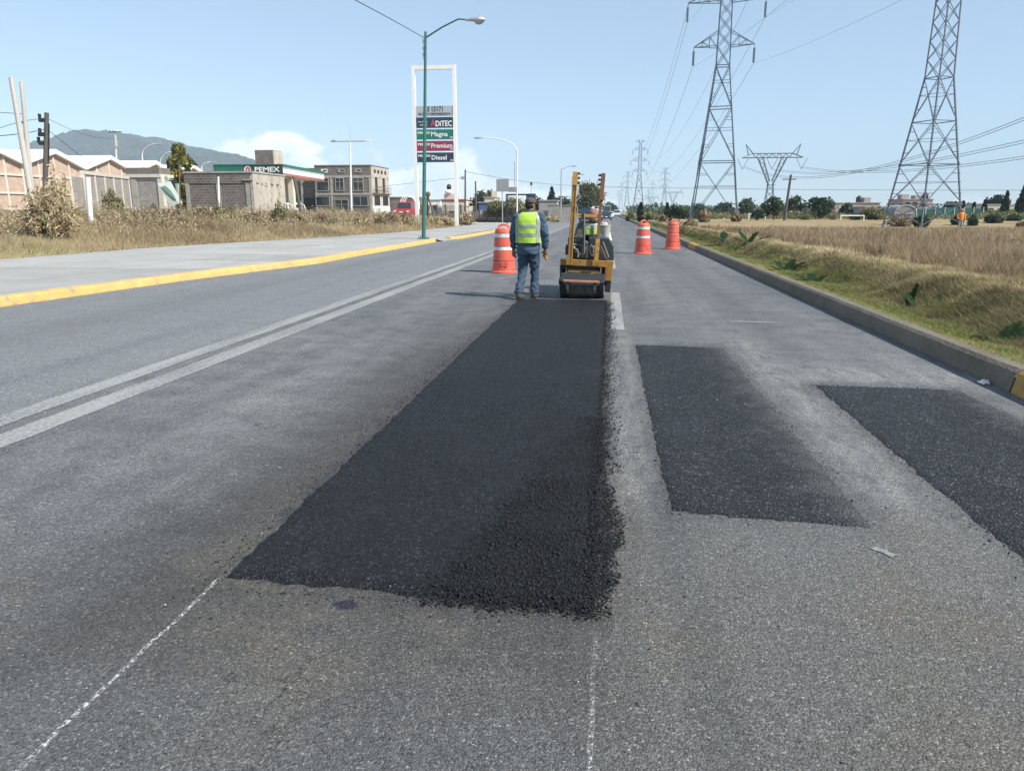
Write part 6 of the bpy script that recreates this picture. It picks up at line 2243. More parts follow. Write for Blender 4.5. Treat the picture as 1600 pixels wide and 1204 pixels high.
tree('broadleaf_tree', 'darker tree behind the cream stepped house', AT(752, 310, 145).x, 145, 4.6, 1.9, 1500, M['green'], (.5, .2), .28, .2, None, 'round', .4)
tree('broadleaf_tree', 'feathery tree just right of the cream stepped house', AT(770, 308, 142).x, 142, 4.9, 1.7, 1500, M['olive'], (.35, .2), .26, .2, None, 'round', .4)
tree('broadleaf_tree', 'hazy far tree at the end of the road', AT(951, 322, 330).x, 330, 4.6, 3.4, 900, M['green'], (.5, .2), .6, .2, None, 'round', 0)
tree('conifer_tree', 'bushy yellow green conifer between the tilted panel and the block hut', AT(286, 300, 91).x, 91, AT(284, 225, 91).z - .8, 4.2, 12000, M['pine'], (.55, .28), leaf=.24, trunk=.06, group=None, shape='cone', z=.8, fat=.6)
tree('cypress_tree', 'slim dark conifer tip left of the bushy yellow green one', AT(267, 300, 87).x, 87, AT(266, 252, 87).z - .8, .6, 1200, M['cypress'], (.5, .2), .2, .06, None, 'column', .8)
# shrubs of the left verge: (u, v top, width px, Y, h?, material)
LS = [
    (92, 264, 62, 29, 'brush', 2200, 'dark wispy upper bush behind the big straw coloured bush', 'bush', .9),
    (74, 292, 84, 27, 'verge', 5200, 'big straw coloured bush in front of the leaning concrete poles', 'bush', .55),
    (176, 294, 28, 52, 'olive', 1500, 'grey green bush growing against the panel wall', 'bush', .6),
    (190, 312, 16, 53, 'olive', 700, 'smaller bush right of the grey green one by the panel wall', 'bush', .5),
    (215, 328, 60, 40, 'brush', 1500, 'low brown weeds before the stone house', 'shrub', .5),
    (262, 326, 60, 42, 'brush', 1600, 'reddish brown weeds in front of the conifer', 'shrub', .5),
    (318, 325, 46, 45, 'brush', 1400, 'brown weeds left of the slim white post', 'shrub', .5),
    (350, 320, 52, 46, 'olive', 1800, 'greenish weeds at the foot of the block hut', 'shrub', .5),
    (398, 328, 40, 44, 'brush', 1400, 'brown weeds under the plastered hut wall', 'shrub', .5),
    (436, 316, 30, 46, 'olive', 700, 'thin dark sapling with spreading twigs before the canopy', 'sapling', .5),
    (462, 330, 30, 48, 'brush', 1000, 'brown weeds at the foot of the leaning timber', 'shrub', .5),
    (505, 336, 44, 52, 'brush', 1800, 'dark brown round shrub before the unfinished building', 'shrub', .35),
    (525, 325, 11, 80, 'olive', 500, 'small pale round bush at the unfinished building door', 'shrub', .55),
    (560, 336, 36, 54, 'brush', 1100, 'tan weeds below the floodlight mast', 'shrub', .6),
    (604, 330, 42, 58, 'brush', 1800, 'reddish brown shrub in front of the red pickup', 'shrub', .45),
    (632, 336, 30, 62, 'brush', 1100, 'brown weeds at the left foot of the totem', 'shrub', .5),
    (728, 333, 26, 76, 'brush', 900, 'bristly tan weeds at the tip of the grass verge', 'shrub', .65),
    (690, 339, 40, 70, 'verge', 900, 'pale grass clump between the totem posts', 'shrub', .6),
]
for (u, vt, wp, Y, mt, n_, lb, ct, tn) in LS:
    a = AT(u, vt, Y)
    x = AT(u, 335, Y).x
    g0 = gz(x, Y)
    bush('bush' if ct == 'bush' else ct, lb, ct, x, Y, wp / 2 * Y / 1180, max(.45, a.z - g0), int(n_ * 1.3), M[mt], (tn, .22), .0022 * Y + .03, 70, None, .9, 1.0)

# dry mound by the wall
p0 = G(858, 347, .14)
bush('grass_clump', 'pale dry grass mound at the foot of the grey wall', 'shrub', p0[0] - .4, 112, 1.5, .9, 900, M['verge'], (.7, .15), .25, 30)

# ================================================================== DRUMS
M['drum'] = plain('orange_drum_plastic', (0.66, 0.105, 0.065), 0.5, 0.10, 3, 0.1, 30, 0.003, dirt=(0.34, 0.115, 0.085), dirt_amt=0.8)
M['drum_band'] = plain('white_reflective_band', (0.66, 0.64, 0.62), 0.45, 0.12, 5, 0.1, 30, 0.002, dirt=(0.36, 0.27, 0.24), dirt_amt=0.85)
M['drum_worn'] = plain('worn_orange_band', (0.62, 0.15, 0.115), 0.5, 0.12, 5, 0.1, 30, 0.002, dirt=(0.55, 0.38, 0.34), dirt_amt=0.5)


def drum(u, v, label, worn=False, rz=0.0):
    x, y = G(u, v)
    y += .28
    t = thing('traffic_drum', label, 'traffic drum', (x, y, 0), rz, 'orange traffic drums on the road')
    b = MB(); b.lathe([(.335, 0), (.335, .035), (.31, .05), (.30, .07), (.29, .07), (.29, 0)], 32); b.build('base_ring', M['drum'], t, smooth=True)
    secs = [(.07, .30, .285, .27), (.30, .55, .272, .258), (.55, .65, .250, .246), (.65, .86, .252, .238), (.86, .97, .230, .226), (.97, 1.06, .234, .215)]
    for i, (z0, z1, r0, r1) in enumerate(secs):
        is_band = i in (2, 4)
        b = MB(); b.lathe([(r0 - .03, z0), (r0, z0 + .008), (r1, z1 - .008), (r1 - .03, z1)], 32)
        b.build('reflective_band' if is_band else 'drum_section', (M['drum_worn'] if worn else M['drum_band']) if is_band else M['drum'], t, smooth=True)
    b = MB(); b.lathe([(.212, 1.05), (.19, 1.085), (.05, 1.09), (.01, 1.09)], 32); b.build('lid', M['drum'], t, smooth=True)
    b = MB(); b.tube([(-.13, 0, 1.06), (-.12, 0, 1.14), (-.05, 0, 1.175), (.05, 0, 1.175), (.12, 0, 1.14), (.13, 0, 1.06)], [.03, .026, .024, .024, .026, .03], 8); b.build('handle', M['drum'], t, smooth=True)
    b = MB(); b.box((.05, -.283, .22), (.17, .012, .12)); b.build('label_recess', M['drum'], t, bevel=.004)
    return t


drum(785, 427, 'orange drum with white bands left of the walking worker, nearest of the three')
drum(1004.5, 397, 'orange drum with white bands right of the roller in the right lane', rz=.6)
drum(1051, 389.5, 'plain orange drum with worn bands beside the right kerb', True, rz=1.1)

# ================================================================== PEOPLE
M['vest'] = plain('lime_safety_vest', (0.42, 0.64, 0.08), 0.75, 0.1, 3, 0.2, 40, 0.003)
M['silver'] = plain('silver_reflective_tape', (0.27, 0.31, 0.29), 0.45, 0.12, 4, 0.1, 40, 0.002)
M['denim'] = plain('dark_blue_denim', (0.036, 0.066, 0.105), 0.9, 0.25, 5, 0.3, 60, 0.003)
M['shirt'] = plain('blue_denim_shirt', (0.042, 0.082, 0.125), 0.9, 0.22, 5, 0.3, 60, 0.003)
M['capcloth'] = plain('brown_cap', (0.085, 0.06, 0.062), 0.9, 0.2, 6, 0.2, 60, 0.002)
M['boot'] = plain('dusty_work_boot', (0.085, 0.08, 0.075), 0.8, 0.35, 8, 0.3, 40, 0.003)
M['hair'] = plain('dark_hair', (0.02, 0.017, 0.015), 0.8, 0.2, 8, 0.2, 60, 0.003)
M['greyshirt'] = plain('dark_grey_shirt', (0.065, 0.072, 0.07), 0.9, 0.2, 5, 0.2, 60, 0.003)
M['sunlitcloth'] = plain('sunlit_sleeve', (0.50, 0.485, 0.45), 0.85, 0.12, 5, 0.2, 60, 0.003)  # pale colour paints the sunlit highlight on one arm of the grey shirt
M['scarf'] = plain('red_and_white_scarf', (0.23, 0.115, 0.11), 0.9, 0.4, 14, 0.2, 60, 0.003)
M['glove'] = plain('leather_glove', (0.36, 0.19, 0.075), 0.8, 0.2, 8, 0.2, 60, 0.002)


def remeshed(name, b, voxel, mat, parent, wrinkle=0.0, wscale=9.0, smooth_it=4):
    o = b.build(name, mat, parent, recalc=True)
    md = o.modifiers.new('r', 'REMESH')
    md.mode = 'VOXEL'
    md.voxel_size = voxel
    sm = o.modifiers.new('s', 'SMOOTH')
    sm.iterations = smooth_it
    sm.factor = 0.5
    bpy.context.view_layer.update()
    dg = bpy.context.evaluated_depsgraph_get()
    me = bpy.data.meshes.new_from_object(o.evaluated_get(dg))
    old = o.data
    o.modifiers.clear()
    me.name = name
    if wrinkle:
        for v in me.vertices:
            p = v.co
            n = mnoise.noise(Vector((p.x * wscale, p.y * wscale, p.z * wscale * 1.9))) + .5 * mnoise.noise(Vector((p.x * wscale * 2.3 + 7, p.y * wscale * 2.3, p.z * wscale * 3.5)))
            v.co = p + v.normal * (n * wrinkle)
    me.polygons.foreach_set('use_smooth', [True] * len(me.polygons))
    me.materials.clear()
    me.materials.append(mat)
    o.data = me
    bpy.data.meshes.remove(old)
    return o


def hand(b, wrist, direction, palm_n, s=1.0, curl=.5, thumb=1):
    """palm, four unequal bent fingers and a thumb leaving the side of the palm"""
    w = Vector(wrist)
    d = Vector(direction).normalized()
    n = Vector(palm_n).normalized()
    side = d.cross(n).normalized() * thumb
    b.tube([w - d * .03, w + d * .03, w + d * .075, w + d * .095], [(.026 * s, .022 * s), (.036 * s, .02 * s), (.040 * s, .018 * s), (.034 * s, .014 * s)], 8)
    for i, (off, ln) in enumerate(((.034, .068), (.012, .078), (-.011, .072), (-.033, .056))):
        k0 = w + d * .088 + side * off * s
        k1 = k0 + (d * math.cos(curl * .5) + n * math.sin(curl * .5)) * ln * .45 * s + side * off * .10
        k2_ = k1 + (d * math.cos(curl * 1.4) + n * math.sin(curl * 1.4)) * ln * .33 * s
        k3 = k2_ + (d * math.cos(curl * 2.2) + n * math.sin(curl * 2.2)) * ln * .25 * s
        b.tube([k0, k1, k2_, k3], [.0095 * s, .009 * s, .0085 * s, .0065 * s], 6)
    t0 = w + d * .03 + side * .03 * s
    t1 = t0 + (side * .75 + d * .7 + n * .3).normalized() * .035 * s
    t2_ = t1 + (side * .25 + d * .9 + n * .45).normalized() * .035 * s
    b.tube([t0, t1, t2_], [.013 * s, .011 * s, .008 * s], 6)


def head_shape(b, c, face, s=1.0):
    """skull, jaw, nose, ears, brow; face = direction looked in"""
    f = Vector(face).normalized()
    up = Vector((0, 0, 1))
    r = f.cross(up).normalized()
    up = r.cross(f)
    rot = Matrix((r, f, up)).transposed()
    c = Vector(c)
    b.ell(c + up * .02, (.075 * s, .095 * s, .10 * s), 14, 10, rot)
    b.ell(c + f * .03 - up * .055, (.058 * s, .065 * s, .065 * s), 12, 8, rot)
    b.tube([c + f * .088 + up * .012, c + f * .108 - up * .02, c + f * .095 - up * .03], [.010, .015, .012], 6)
    for s_ in (-1, 1):
        b.ell(c + r * s_ * .078 - f * .008 - up * .008, (.012, .022, .033), 8, 6, rot)
    b.tube([c + f * .086 + up * .03 - r * .045, c + f * .094 + up * .034, c + f * .086 + up * .03 + r * .045], .010, 6)
    b.tube([c + f * .082 - up * .062 - r * .022, c + f * .088 - up * .062, c + f * .082 - up * .062 + r * .022], .009, 6)
    return r, f, up


def face_bits(parent, c, r, f, up):
    for s_ in (-1, 1):
        b = MB(); b.ell(Vector(c) + f * .089 + r * s_ * .031 + up * .014, (.012, .010, .008), 8, 6); b.build('eye', M['hair'], parent)
    b = MB(); b.tube([Vector(c) + f * .096 - up * .064 - r * .02, Vector(c) + f * .099 - up * .065, Vector(c) + f * .096 - up * .064 + r * .02], .005, 6); b.build('lips', M['scarf'], parent)


class Wrap:
    """surface round a torso: elliptical rings by height"""

    def __init__(s, prof, c=(0, 0), tilt=0.0):
        s.p = prof
        s.c = c
        s.tilt = tilt

    def pt(s, a, z, off=0.0):
        zs = [q[0] for q in s.p]
        rx = np.interp(z, zs, [q[1] for q in s.p]) + off
        ry = np.interp(z, zs, [q[2] for q in s.p]) + off
        cx = np.interp(z, zs, [q[3] if len(q) > 3 else 0 for q in s.p])
        cyy = np.interp(z, zs, [q[4] if len(q) > 4 else 0 for q in s.p])
        rip = 1 + .018 * math.sin(a * 7 + z * 21) * math.cos(z * 13 + a * 2)
        ca_, sa_ = math.cos(a), math.sin(a)
        q_ = .82                      # squarish section
        return (s.c[0] + cx + rx * rip * math.copysign(abs(ca_) ** q_, ca_), s.c[1] + cyy + ry * rip * math.copysign(abs(sa_) ** q_, sa_), z)

    def shell(s, name, a0, a1, z0, z1, off, mat, parent, na=24, nzz=12, thick=.006):
        b = MB()
        for o_ in (off, off - thick):
            base = len(b.v)
            for j in range(nzz + 1):
                for i in range(na + 1):
                    b.v.append(s.pt(a0 + (a1 - a0) * i / na, z0 + (z1 - z0) * j / nzz, o_))
            for j in range(nzz):
                for i in range(na):
                    q = (base + j * (na + 1) + i, base + j * (na + 1) + i + 1, base + (j + 1) * (na + 1) + i + 1, base + (j + 1) * (na + 1) + i)
                    b.f.append(q if o_ == off else q[::-1])
        n1 = (na + 1) * (nzz + 1)
        for i in range(na):
            b.f.append((i, n1 + i, n1 + i + 1, i + 1))
            k_ = nzz * (na + 1) + i
            b.f.append((k_ + 1, n1 + k_ + 1, n1 + k_, k_))
        return b.build(name, mat, parent, smooth=True, recalc=False)


# ---- the walking worker, seen from behind
wx, wy = G(826, 466.5)
wk = thing('person', 'worker walking away in lime safety vest, brown cap and blue denim beside the roller', 'person', (wx, wy, 0), math.radians(-9))
S = 1.02


def W(x, y, z):
    return Vector((x * S, y * S, z * S))


LH, LKn, LA = W(-.095, 0, .88), W(-.12, .03, .48), W(-.125, -.15, .10)
RH, RKn, RA = W(.075, 0, .88), W(.07, .13, .48), W(.08, .10, .09)
LS_, LE, LW = W(-.20, 0, 1.385), W(-.275, -.02, 1.10), W(-.285, .05, .83)
RS_, RE, RW = W(.20, 0, 1.385), W(.285, -.03, 1.11), W(.275, .05, .84)
HC = W(.015, .045, 1.575)
b = MB()
look = Vector((.55, .83, -.12))
hr, hf, hu = head_shape(b, HC, look)
b.tube([W(0, 0, 1.36), W(.005, .02, 1.46), HC - Vector((0, 0, .03))], [.065, .056, .056], 10)
b.tube([W(-.01, 0, .86), W(-.01, 0, 1.0), W(0, 0, 1.2), W(0, 0, 1.36), W(0, .01, 1.44)], [(.15, .10), (.15, .10), (.16, .105), (.17, .10), (.06, .06)], 12)
for a, e, w_ in ((LS_, LE, LW), (RS_, RE, RW)):
    b.tube([a, e, w_], [.05, .04, .028], 8)
for a, e, w_ in ((LH, LKn, LA), (RH, RKn, RA)):
    b.tube([a, e, w_, w_ - Vector((0, 0, .04))], [.085, .055, .04, .04], 8)
    b.tube([w_ - Vector((0, .04, .05)), w_ + Vector((0, .14, -.06))], [.04, .03], 8)
hand(b, LW, (.02, .12, -1), (.3, .7, 0), 1.0, .55, 1)
hand(b, RW, (-.02, .12, -1), (-.3, .7, 0), 1.0, .85, -1)
remeshed('body', b, .0085, M['skin'], wk, 0, smooth_it=2)
# trousers
b = MB()
b.tube([W(-.01, 0, .80), W(-.01, 0, .90), W(-.01, 0, 1.0)], [(.175, .125), (.185, .13), (.18, .125)], 16)
for a, e, w_, sx_ in ((LH, LKn, LA, -1), (RH, RKn, RA, 1)):
    m1 = a.lerp(e, .5)
    m2 = e.lerp(w_, .5)
    b.tube([a + Vector((0, 0, .04)), m1, e, m2, w_ + Vector((0, -.005, .07)), w_ + Vector((0, .0, .0))], [(.105, .115), (.095, .105), (.078, .085), (.07, .08), (.075, .085), (.085, .095)], 14)
remeshed('trousers', b, .011, M['denim'], wk, .02, 10)
# shirt with long tail
b = MB()
b.tube([W(-.01, -.01, .74), W(-.01, -.005, .80), W(-.01, 0, .92), W(0, 0, 1.1), W(0, 0, 1.28), W(0, 0, 1.37), W(0, .005, 1.42), W(0, .015, 1.45)],
       [(.185, .14), (.205, .155), (.205, .15), (.20, .145), (.205, .14), (.20, .125), (.12, .09), (.075, .07)], 18)
for a, e, w_ in ((LS_, LE, LW), (RS_, RE, RW)):
    m1 = a.lerp(e, .5)
    b.tube([a + Vector((-math.copysign(.03, a.x), 0, .005)), a, m1, e, e.lerp(w_, .5), w_ + Vector((0, 0, .02))], [(.075, .085), (.083, .09), (.074, .08), (.066, .07), (.058, .062), (.052, .055)], 12)
remeshed('shirt', b, .011, M['shirt'], wk, .017, 9)
# shoes
for w_ in (LA, RA):
    b = MB()
    p = w_ - Vector((0, 0, w_.z))
    b.tube([p + Vector((0, -.085, .05)), p + Vector((0, -.06, .06)), p + Vector((0, .03, .055)), p + Vector((0, .13, .042)), p + Vector((0, .19, .035))], [(.03, .03), (.05, .055), (.052, .05), (.055, .04), (.03, .025)], 12)
    b.tube([p + Vector((0, -.04, .05)), p + Vector((0, -.035, .16))], [.055, .056], 12)
    b.v = [(x, y, max(z, .012)) for x, y, z in b.v]
    sh = b.build('shoe', M['boot'], wk, smooth=True)
    b = MB(); b.box(tuple(p + Vector((0, .05, .012))), (.105, .28, .022)); b.build('sole', M['rubber'], sh, bevel=.006)
# vest
prof = [(.95 * S, .222, .168), (1.08 * S, .218, .165), (1.22 * S, .222, .163), (1.33 * S, .222, .152), (1.40 * S, .205, .125), (1.445 * S, .13, .095), (1.47 * S, .085, .085, 0, .01)]
wr = Wrap(prof)
TWO = 2 * math.pi
vest = wr.shell('vest', 0, TWO, .95 * S, 1.455 * S, .010, M['vest'], wk, 56, 26)
for zc in (1.085, 1.225):
    wr.shell('reflective_band', 0, TWO, (zc - .026) * S, (zc + .026) * S, .015, M['silver'], vest, 56, 3)
for a0, a1 in ((-2.72, -2.30), (-.86, -.44)):
    wr.shell('shoulder_strip', a0, a1, .955 * S, 1.43 * S, .0165, M['silver'], vest, 6, 20)
# collar, hair, cap
b = MB(); b.tube([W(0, .01, 1.43), W(.003, .018, 1.485)], [(.083, .078), (.072, .07)], 16); b.build('collar', M['greyshirt'], wk, smooth=True)
rot = Matrix((hr, hf, hu)).transposed()
b = MB(); b.ell(HC - hf * .022 - hu * .005, (.081, .085, .085), 14, 10, rot); b.build('hair', M['hair'], wk, smooth=True)
b = MB(); b.ell(HC + hu * .055 - hf * .004, (.090, .112, .068), 16, 10, rot)
b.tube([HC + hu * .035 - hr * .0, HC + hu * .075], [(.092, .112), (.088, .105)], 18)
cap = b.build('cap', M['capcloth'], wk, smooth=True)
b = MB()
vs = []
for i in range(9):
    a = -1.1 + 2.2 * i / 8
    vs.append(HC + hu * .035 + hf * (.10 * math.cos(a)) + hr * (.088 * math.sin(a)))
for i in range(9):
    a = -1.1 + 2.2 * i / 8
    vs.append(HC + hu * .022 + hf * (.10 * math.cos(a) + .075 * math.cos(a * .8)) + hr * (.082 * math.sin(a)))
b.add(vs + [v - hu * .008 for v in vs], [(i, i + 1, i + 10, i + 9) for i in range(8)] + [(i + 27, i + 28, i + 19, i + 18) for i in range(8)] + [(9 + i, 10 + i, 28 + i, 27 + i) for i in range(8)])
b.build('brim', M['capcloth'], cap)
face_bits(wk, HC, hr, hf, hu)
# what he carries in the right hand
gp = RW + Vector((-.005, .045, -.115))
b = MB(); b.ell((0, 0, 0), (.034, .045, .055), 10, 8); b.ell((.012, -.01, -.05), (.025, .035, .03), 8, 6)
o = b.build('work_glove', M['glove'], None, smooth=True, loc=Vector((wx, wy, 0)) + Matrix.Rotation(math.radians(-9), 3, 'Z') @ gp)
tag(o, 'balled tan leather glove in the right hand of the walking worker', 'glove')

# ================================================================== THE ROLLER
M['yel'] = plain('worn_yellow_machine_paint', (0.30, 0.16, 0.033), 0.5, 0.22, 5, 0.3, 30, 0.003, dirt=(0.10, 0.05, 0.022), dirt_amt=0.95)
M['yelb'] = plain('bright_yellow_machine_paint', (0.44, 0.24, 0.045), 0.45, 0.18, 5, 0.2, 30, 0.003, dirt=(0.22, 0.10, 0.035), dirt_amt=0.7)
M['brownm'] = plain('brown_machine_paint', (0.19, 0.085, 0.042), 0.65, 0.25, 3, 0.3, 30, 0.003, dirt=(0.08, 0.045, 0.03), dirt_amt=0.7)  # darker brown tone for the upper right mast and the right side plate
M['hood'] = plain('charcoal_blue_hood', (0.030, 0.040, 0.048), 0.4, 0.15, 2, 0.1, 30, 0.003, dirt=(0.06, 0.06, 0.06), dirt_amt=0.4)
M['plate'] = plain('greasy_grey_plate', (0.055, 0.066, 0.07), 0.45, 0.2, 2, 0.2, 30, 0.003, dirt=(0.03, 0.03, 0.03), dirt_amt=0.6)
M['engine'] = plain('oily_engine_metal', (0.022, 0.023, 0.026), 0.45, 0.4, 6, 0.4, 30, 0.004)
M['alu'] = plain('bare_engine_aluminium', (0.32, 0.31, 0.29), 0.45, 0.25, 6, 0.3, 30, 0.003, metal=0.5)
M['drumsteel'] = plain('rolled_drum_steel', (0.15, 0.142, 0.13), 0.42, 0.15, 2, 0.2, 30, 0.002, metal=0.55, dirt=(0.05, 0.048, 0.045), dirt_amt=0.8)
M['copper'] = plain('primer_red_bar', (0.42, 0.19, 0.12), 0.6, 0.25, 4, 0.2, 30, 0.003, dirt=(0.5, 0.25, 0.08), dirt_amt=0.6)
M['hosegrey'] = plain('grey_hose', (0.20, 0.19, 0.175), 0.6, 0.2, 6, 0)

ox, oy = G(909, 468)
oy += .30
rl = thing('road_roller', 'small worn yellow double mast road roller seen head on, driven by a seated man', 'road roller', (ox, oy, 0))
OR = Vector((ox, oy, 0))


def L(u, v, dy=0.0):
    return AT(u, v, oy + dy) - OR


def slab(name, pts, dy0, dy1, mat, parent=rl, bevel=0.0):
    """plate whose outline is given by its corners, dy0 (near) .. dy1 (far) thick"""
    q = [L(u, v, (dy0)) for u, v in pts]
    b = MB()
    b.add([(p.x, dy0, p.z) for p in q] + [(p.x, dy1, p.z) for p in q], [tuple(range(len(q))), tuple(range(len(q), 2 * len(q)))[::-1]] +
          [(j, len(q) + j, len(q) + (j + 1) % len(q), (j + 1) % len(q)) for j in range(len(q))])
    return b.build(name, mat, parent, bevel=bevel)


RD = .27
xl, xr = L(875.5, 466).x, L(943, 466).x
w1 = L(889.5, 466).x
w2 = L(928.5, 466).x
for nm, a, c in (('tyre', xl, w1), ('tyre', w2, xr)):
    b = MB()
    n_ = 7
    pr = []
    for i in range(n_):
        x0 = a + (c - a) * i / n_
        x1 = a + (c - a) * (i + 1) / n_
        pr += [(RD - .006, x0 + .002), (RD, x0 + .006), (RD, x1 - .006), (RD - .006, x1 - .002)]
    pr = [(RD - .09, a)] + [(RD - .02, a)] + pr + [(RD - .02, c), (RD - .09, c)]
    b.lathe(pr, 40, (0, 0, RD), 'X')
    b.build(nm, M['rubber'], rl, smooth=True)
b = MB(); b.lathe([(RD - .06, w1 + .01), (RD - .012, w1 + .012), (RD - .004, w1 + .03), (RD - .004, w2 - .03), (RD - .012, w2 - .012), (RD - .06, w2 - .01)], 48, (0, 0, RD), 'X'); b.build('drum', M['drumsteel'], rl, smooth=True)
b = MB(); b.lathe([(.05, xl - .03), (.05, xr + .03)], 12, (0, 0, RD), 'X'); b.build('axle', M['engine'], rl)
# rear drum and chassis, behind
b = MB(); b.lathe([(RD - .02, xl), (RD, xl + .02), (RD, xr - .02), (RD - .02, xr)], 40, (0, 1.35, RD), 'X'); b.build('drum', M['drumsteel'], rl, smooth=True)
b = MB(); wall_box(b, xl + .06, xr - .06, .25, 1.95, .50, .66); b.build('chassis', M['engine'], rl)
b = MB(); wall_box(b, xl + .10, xr - .10, 1.2, 1.9, .66, .86); b.build('rear_body', M['yel'], rl, bevel=.02)
# scraper forks in front of the drum
for pts in ([(874.3, 434), (880, 438), (887, 445.5), (886.5, 453)], [(945, 438), (938, 440), (929.8, 446.5), (928.8, 453.5)]):
    b = MB(); P_ = [L(u, v, -.30) for u, v in pts]
    for p, q in zip(P_, P_[1:]):
        b.bar((p.x, -.30, p.z), (q.x, -.30, q.z), .028, .05)
    b.build('scraper_arm', M['plate'], rl)
    slab('scraper_bracket', [(pts[2][0] - 1.5, 448), (pts[2][0] + 2.2, 448), (pts[2][0] + 2.2, 458), (pts[2][0] - 1.5, 458)], -.29, -.2, M['engine'])
slab('scraper_bar', [(887, 449.5 - 3.5), (930, 449.5 - 3.5), (930, 448), (887, 448)], -.285, -.25, M['engine'])
slab('bumper_bar', [(880, 437), (936.5, 439), (936.5, 442.3), (880, 440.2)], -.335, -.285, M['copper'], bevel=.006)
slab('front_plate', [(876.8, 426.2), (945.2, 428.4), (944.6, 438.6), (877.4, 437)], -.28, -.25, M['plate'], bevel=.004)
slab('lower_skirt', [(878, 437.6), (944, 439.5), (943, 447), (879, 446)], -.24, -.20, M['engine'])
slab('recess', [(876, 413.5), (947, 417), (945.6, 428.2), (876.8, 426)], -.10, .05, M['engine'])
slab('recess_rail', [(887, 420.5), (937, 422.8), (936.8, 427.4), (887, 425.3)], -.20, -.14, M['yel'], bevel=.004)
for u, v in ((884.6, 418), (938.6, 418.5)):
    a, c = L(u, v, -.26), L(u + .3, v + 7.5, -.26)
    b = MB(); b.tube([(a.x, -.26, a.z), (c.x, -.26, c.z), (c.x - .02, -.26, c.z - .015)], .009, 6); b.build('hook_rod', M['hosegrey'], rl)
slab('cross_beam', [(875.3, 404.4), (949.8, 407.6), (949, 417.8), (875.6, 414)], -.24, -.10, M['yel'], bevel=.008)
slab('side_plate', [(874.6, 414.2), (877.4, 414.2), (877.6, 436), (874.8, 434)], -.26, .35, M['engine'])
slab('side_plate', [(945.6, 418.2), (948.2, 418.2), (946.6, 437.8), (944.6, 438)], -.26, .35, M['brownm'])
slab('side_box', [(946.5, 407.6), (958.6, 408.2), (955.6, 439.4), (945.4, 439.0)], -.16, .75, M['yel'], bevel=.012)
slab('step_box', [(945.2, 439.6), (955.0, 439.8), (953.4, 457), (944.6, 456)], -.10, .5, M['engine'], bevel=.01)
# masts
for nm, (ub, vb), (ut, vt), wpx, mt, sd in (('mast', (889.8, 413.6), (899.4, 269.3), 6.3, 'yelb', 1), ('mast', (930.6, 415.6), (942.6, 272.0), 5.6, 'brownm', -1)):
    a, c = L(ub, vb, -.27), L(ut, vt, -.20)
    ax_ = (c - a)
    w_ = wpx * .0113
    b = MB()
    if sd == 1:
        b.bar((a.x, -.27, a.z), (c.x, -.24, c.z), w_, .07, up=(0, 1, 0))
        ms = b.build(nm, M['yel'], rl, bevel=.006)
        b = MB()
        e0 = a.lerp(c, .86)
        b.bar((e0.x, -.262, e0.z), (c.x, -.245, c.z + .004), w_ + .012, .085, up=(0, 1, 0)); b.build('mast_sleeve', M['yelb'], ms, bevel=.006)
        b = MB(); b.bar((a.x + w_ * .5, -.275, a.z), (c.x + w_ * .5, -.245, c.z), .014, .085, up=(0, 1, 0)); b.build('mast_rib', M['yelb'], ms)
    else:
        m0 = a.lerp(c, .30)
        b.bar((a.x, -.27, a.z), (m0.x, -.26, m0.z), w_ + .008, .075, up=(0, 1, 0))
        ms = b.build(nm, M['yelb'], rl, bevel=.006)
        b = MB(); b.bar((m0.x, -.26, m0.z), (c.x, -.24, c.z), w_ - .012, .065, up=(0, 1, 0)); b.build('mast_upper', M['brownm'], ms, bevel=.006)
        m1 = a.lerp(c, .72)
        b = MB(); b.bar((m1.x + .004, -.262, m1.z), (c.x + .004, -.246, c.z + .01), w_ + .006, .08, up=(0, 1, 0)); b.build('mast_sleeve', M['brownm'], ms, bevel=.006)
    for f in (.885, .938, .985):
        p = a.lerp(c, f)
        b = MB(); b.box((p.x + sd * (w_ * .5 + .022), -.25, p.z), (.05, .05, .035)); b.build('hinge_pin', M['engine'], ms)
    b = MB(); b.box((a.x - sd * .0, -.30, a.z + .05), (w_ + .05, .02, .10)); b.build('mast_foot', M['yel'], ms, bevel=.004)
a, c = L(896, 335.8, -.24), L(939, 338.2, -.24)
b = MB(); b.bar((a.x, -.25, a.z), (c.x, -.25, c.z), .05, .05, up=(0, 1, 0)); b.build('mast_crossbar', M['yelb'], rl, bevel=.005)
for (u0, u1) in ((910.3, 911.2), (913.0, 912.2)):
    P_ = [L(u0, 333, -.28), L(u0 + .4, 352, -.30), L(u1 + .9, 372, -.28), L(u1 + .6, 396, -.26)]
    b = MB(); b.tube([(p.x, y_, p.z) for p, y_ in zip(P_, (-.29, -.30, -.28, -.25))], .011, 6); b.build('hanging_strap', M['hosegrey'] if u0 > 912 else M['engine'], rl)
# engine, hood
slab('hood', [(920, 371), (951.2, 372.3), (958.4, 385), (959.6, 406.8), (938, 406), (933, 392), (921, 388)], .12, .80, M['hood'], bevel=.015)
slab('engine_block', [(893, 384), (934, 384), (951, 407), (892, 404)], -.05, .45, M['engine'], bevel=.02)
slab('air_filter', [(895.2, 370.4), (911.5, 371), (911.5, 380.5), (895.2, 380)], -.12, .25, M['hood'], bevel=.02)
slab('air_filter_band', [(895.6, 375.0), (905, 375.2), (905, 375.9), (895.6, 375.7)], -.126, -.118, M['hosegrey'])
slab('fuel_can', [(883.4, 384.4), (887.4, 384), (887.4, 398.6), (883.0, 398.2)], .05, .35, plain('dull_red_can', (.15, .025, .03), .5, .2, 3, .1), bevel=.01)
slab('fuel_can_cap', [(884.4, 381.5), (886.4, 381.5), (886.4, 384.2), (884.4, 384.2)], .15, .22, M['black'])
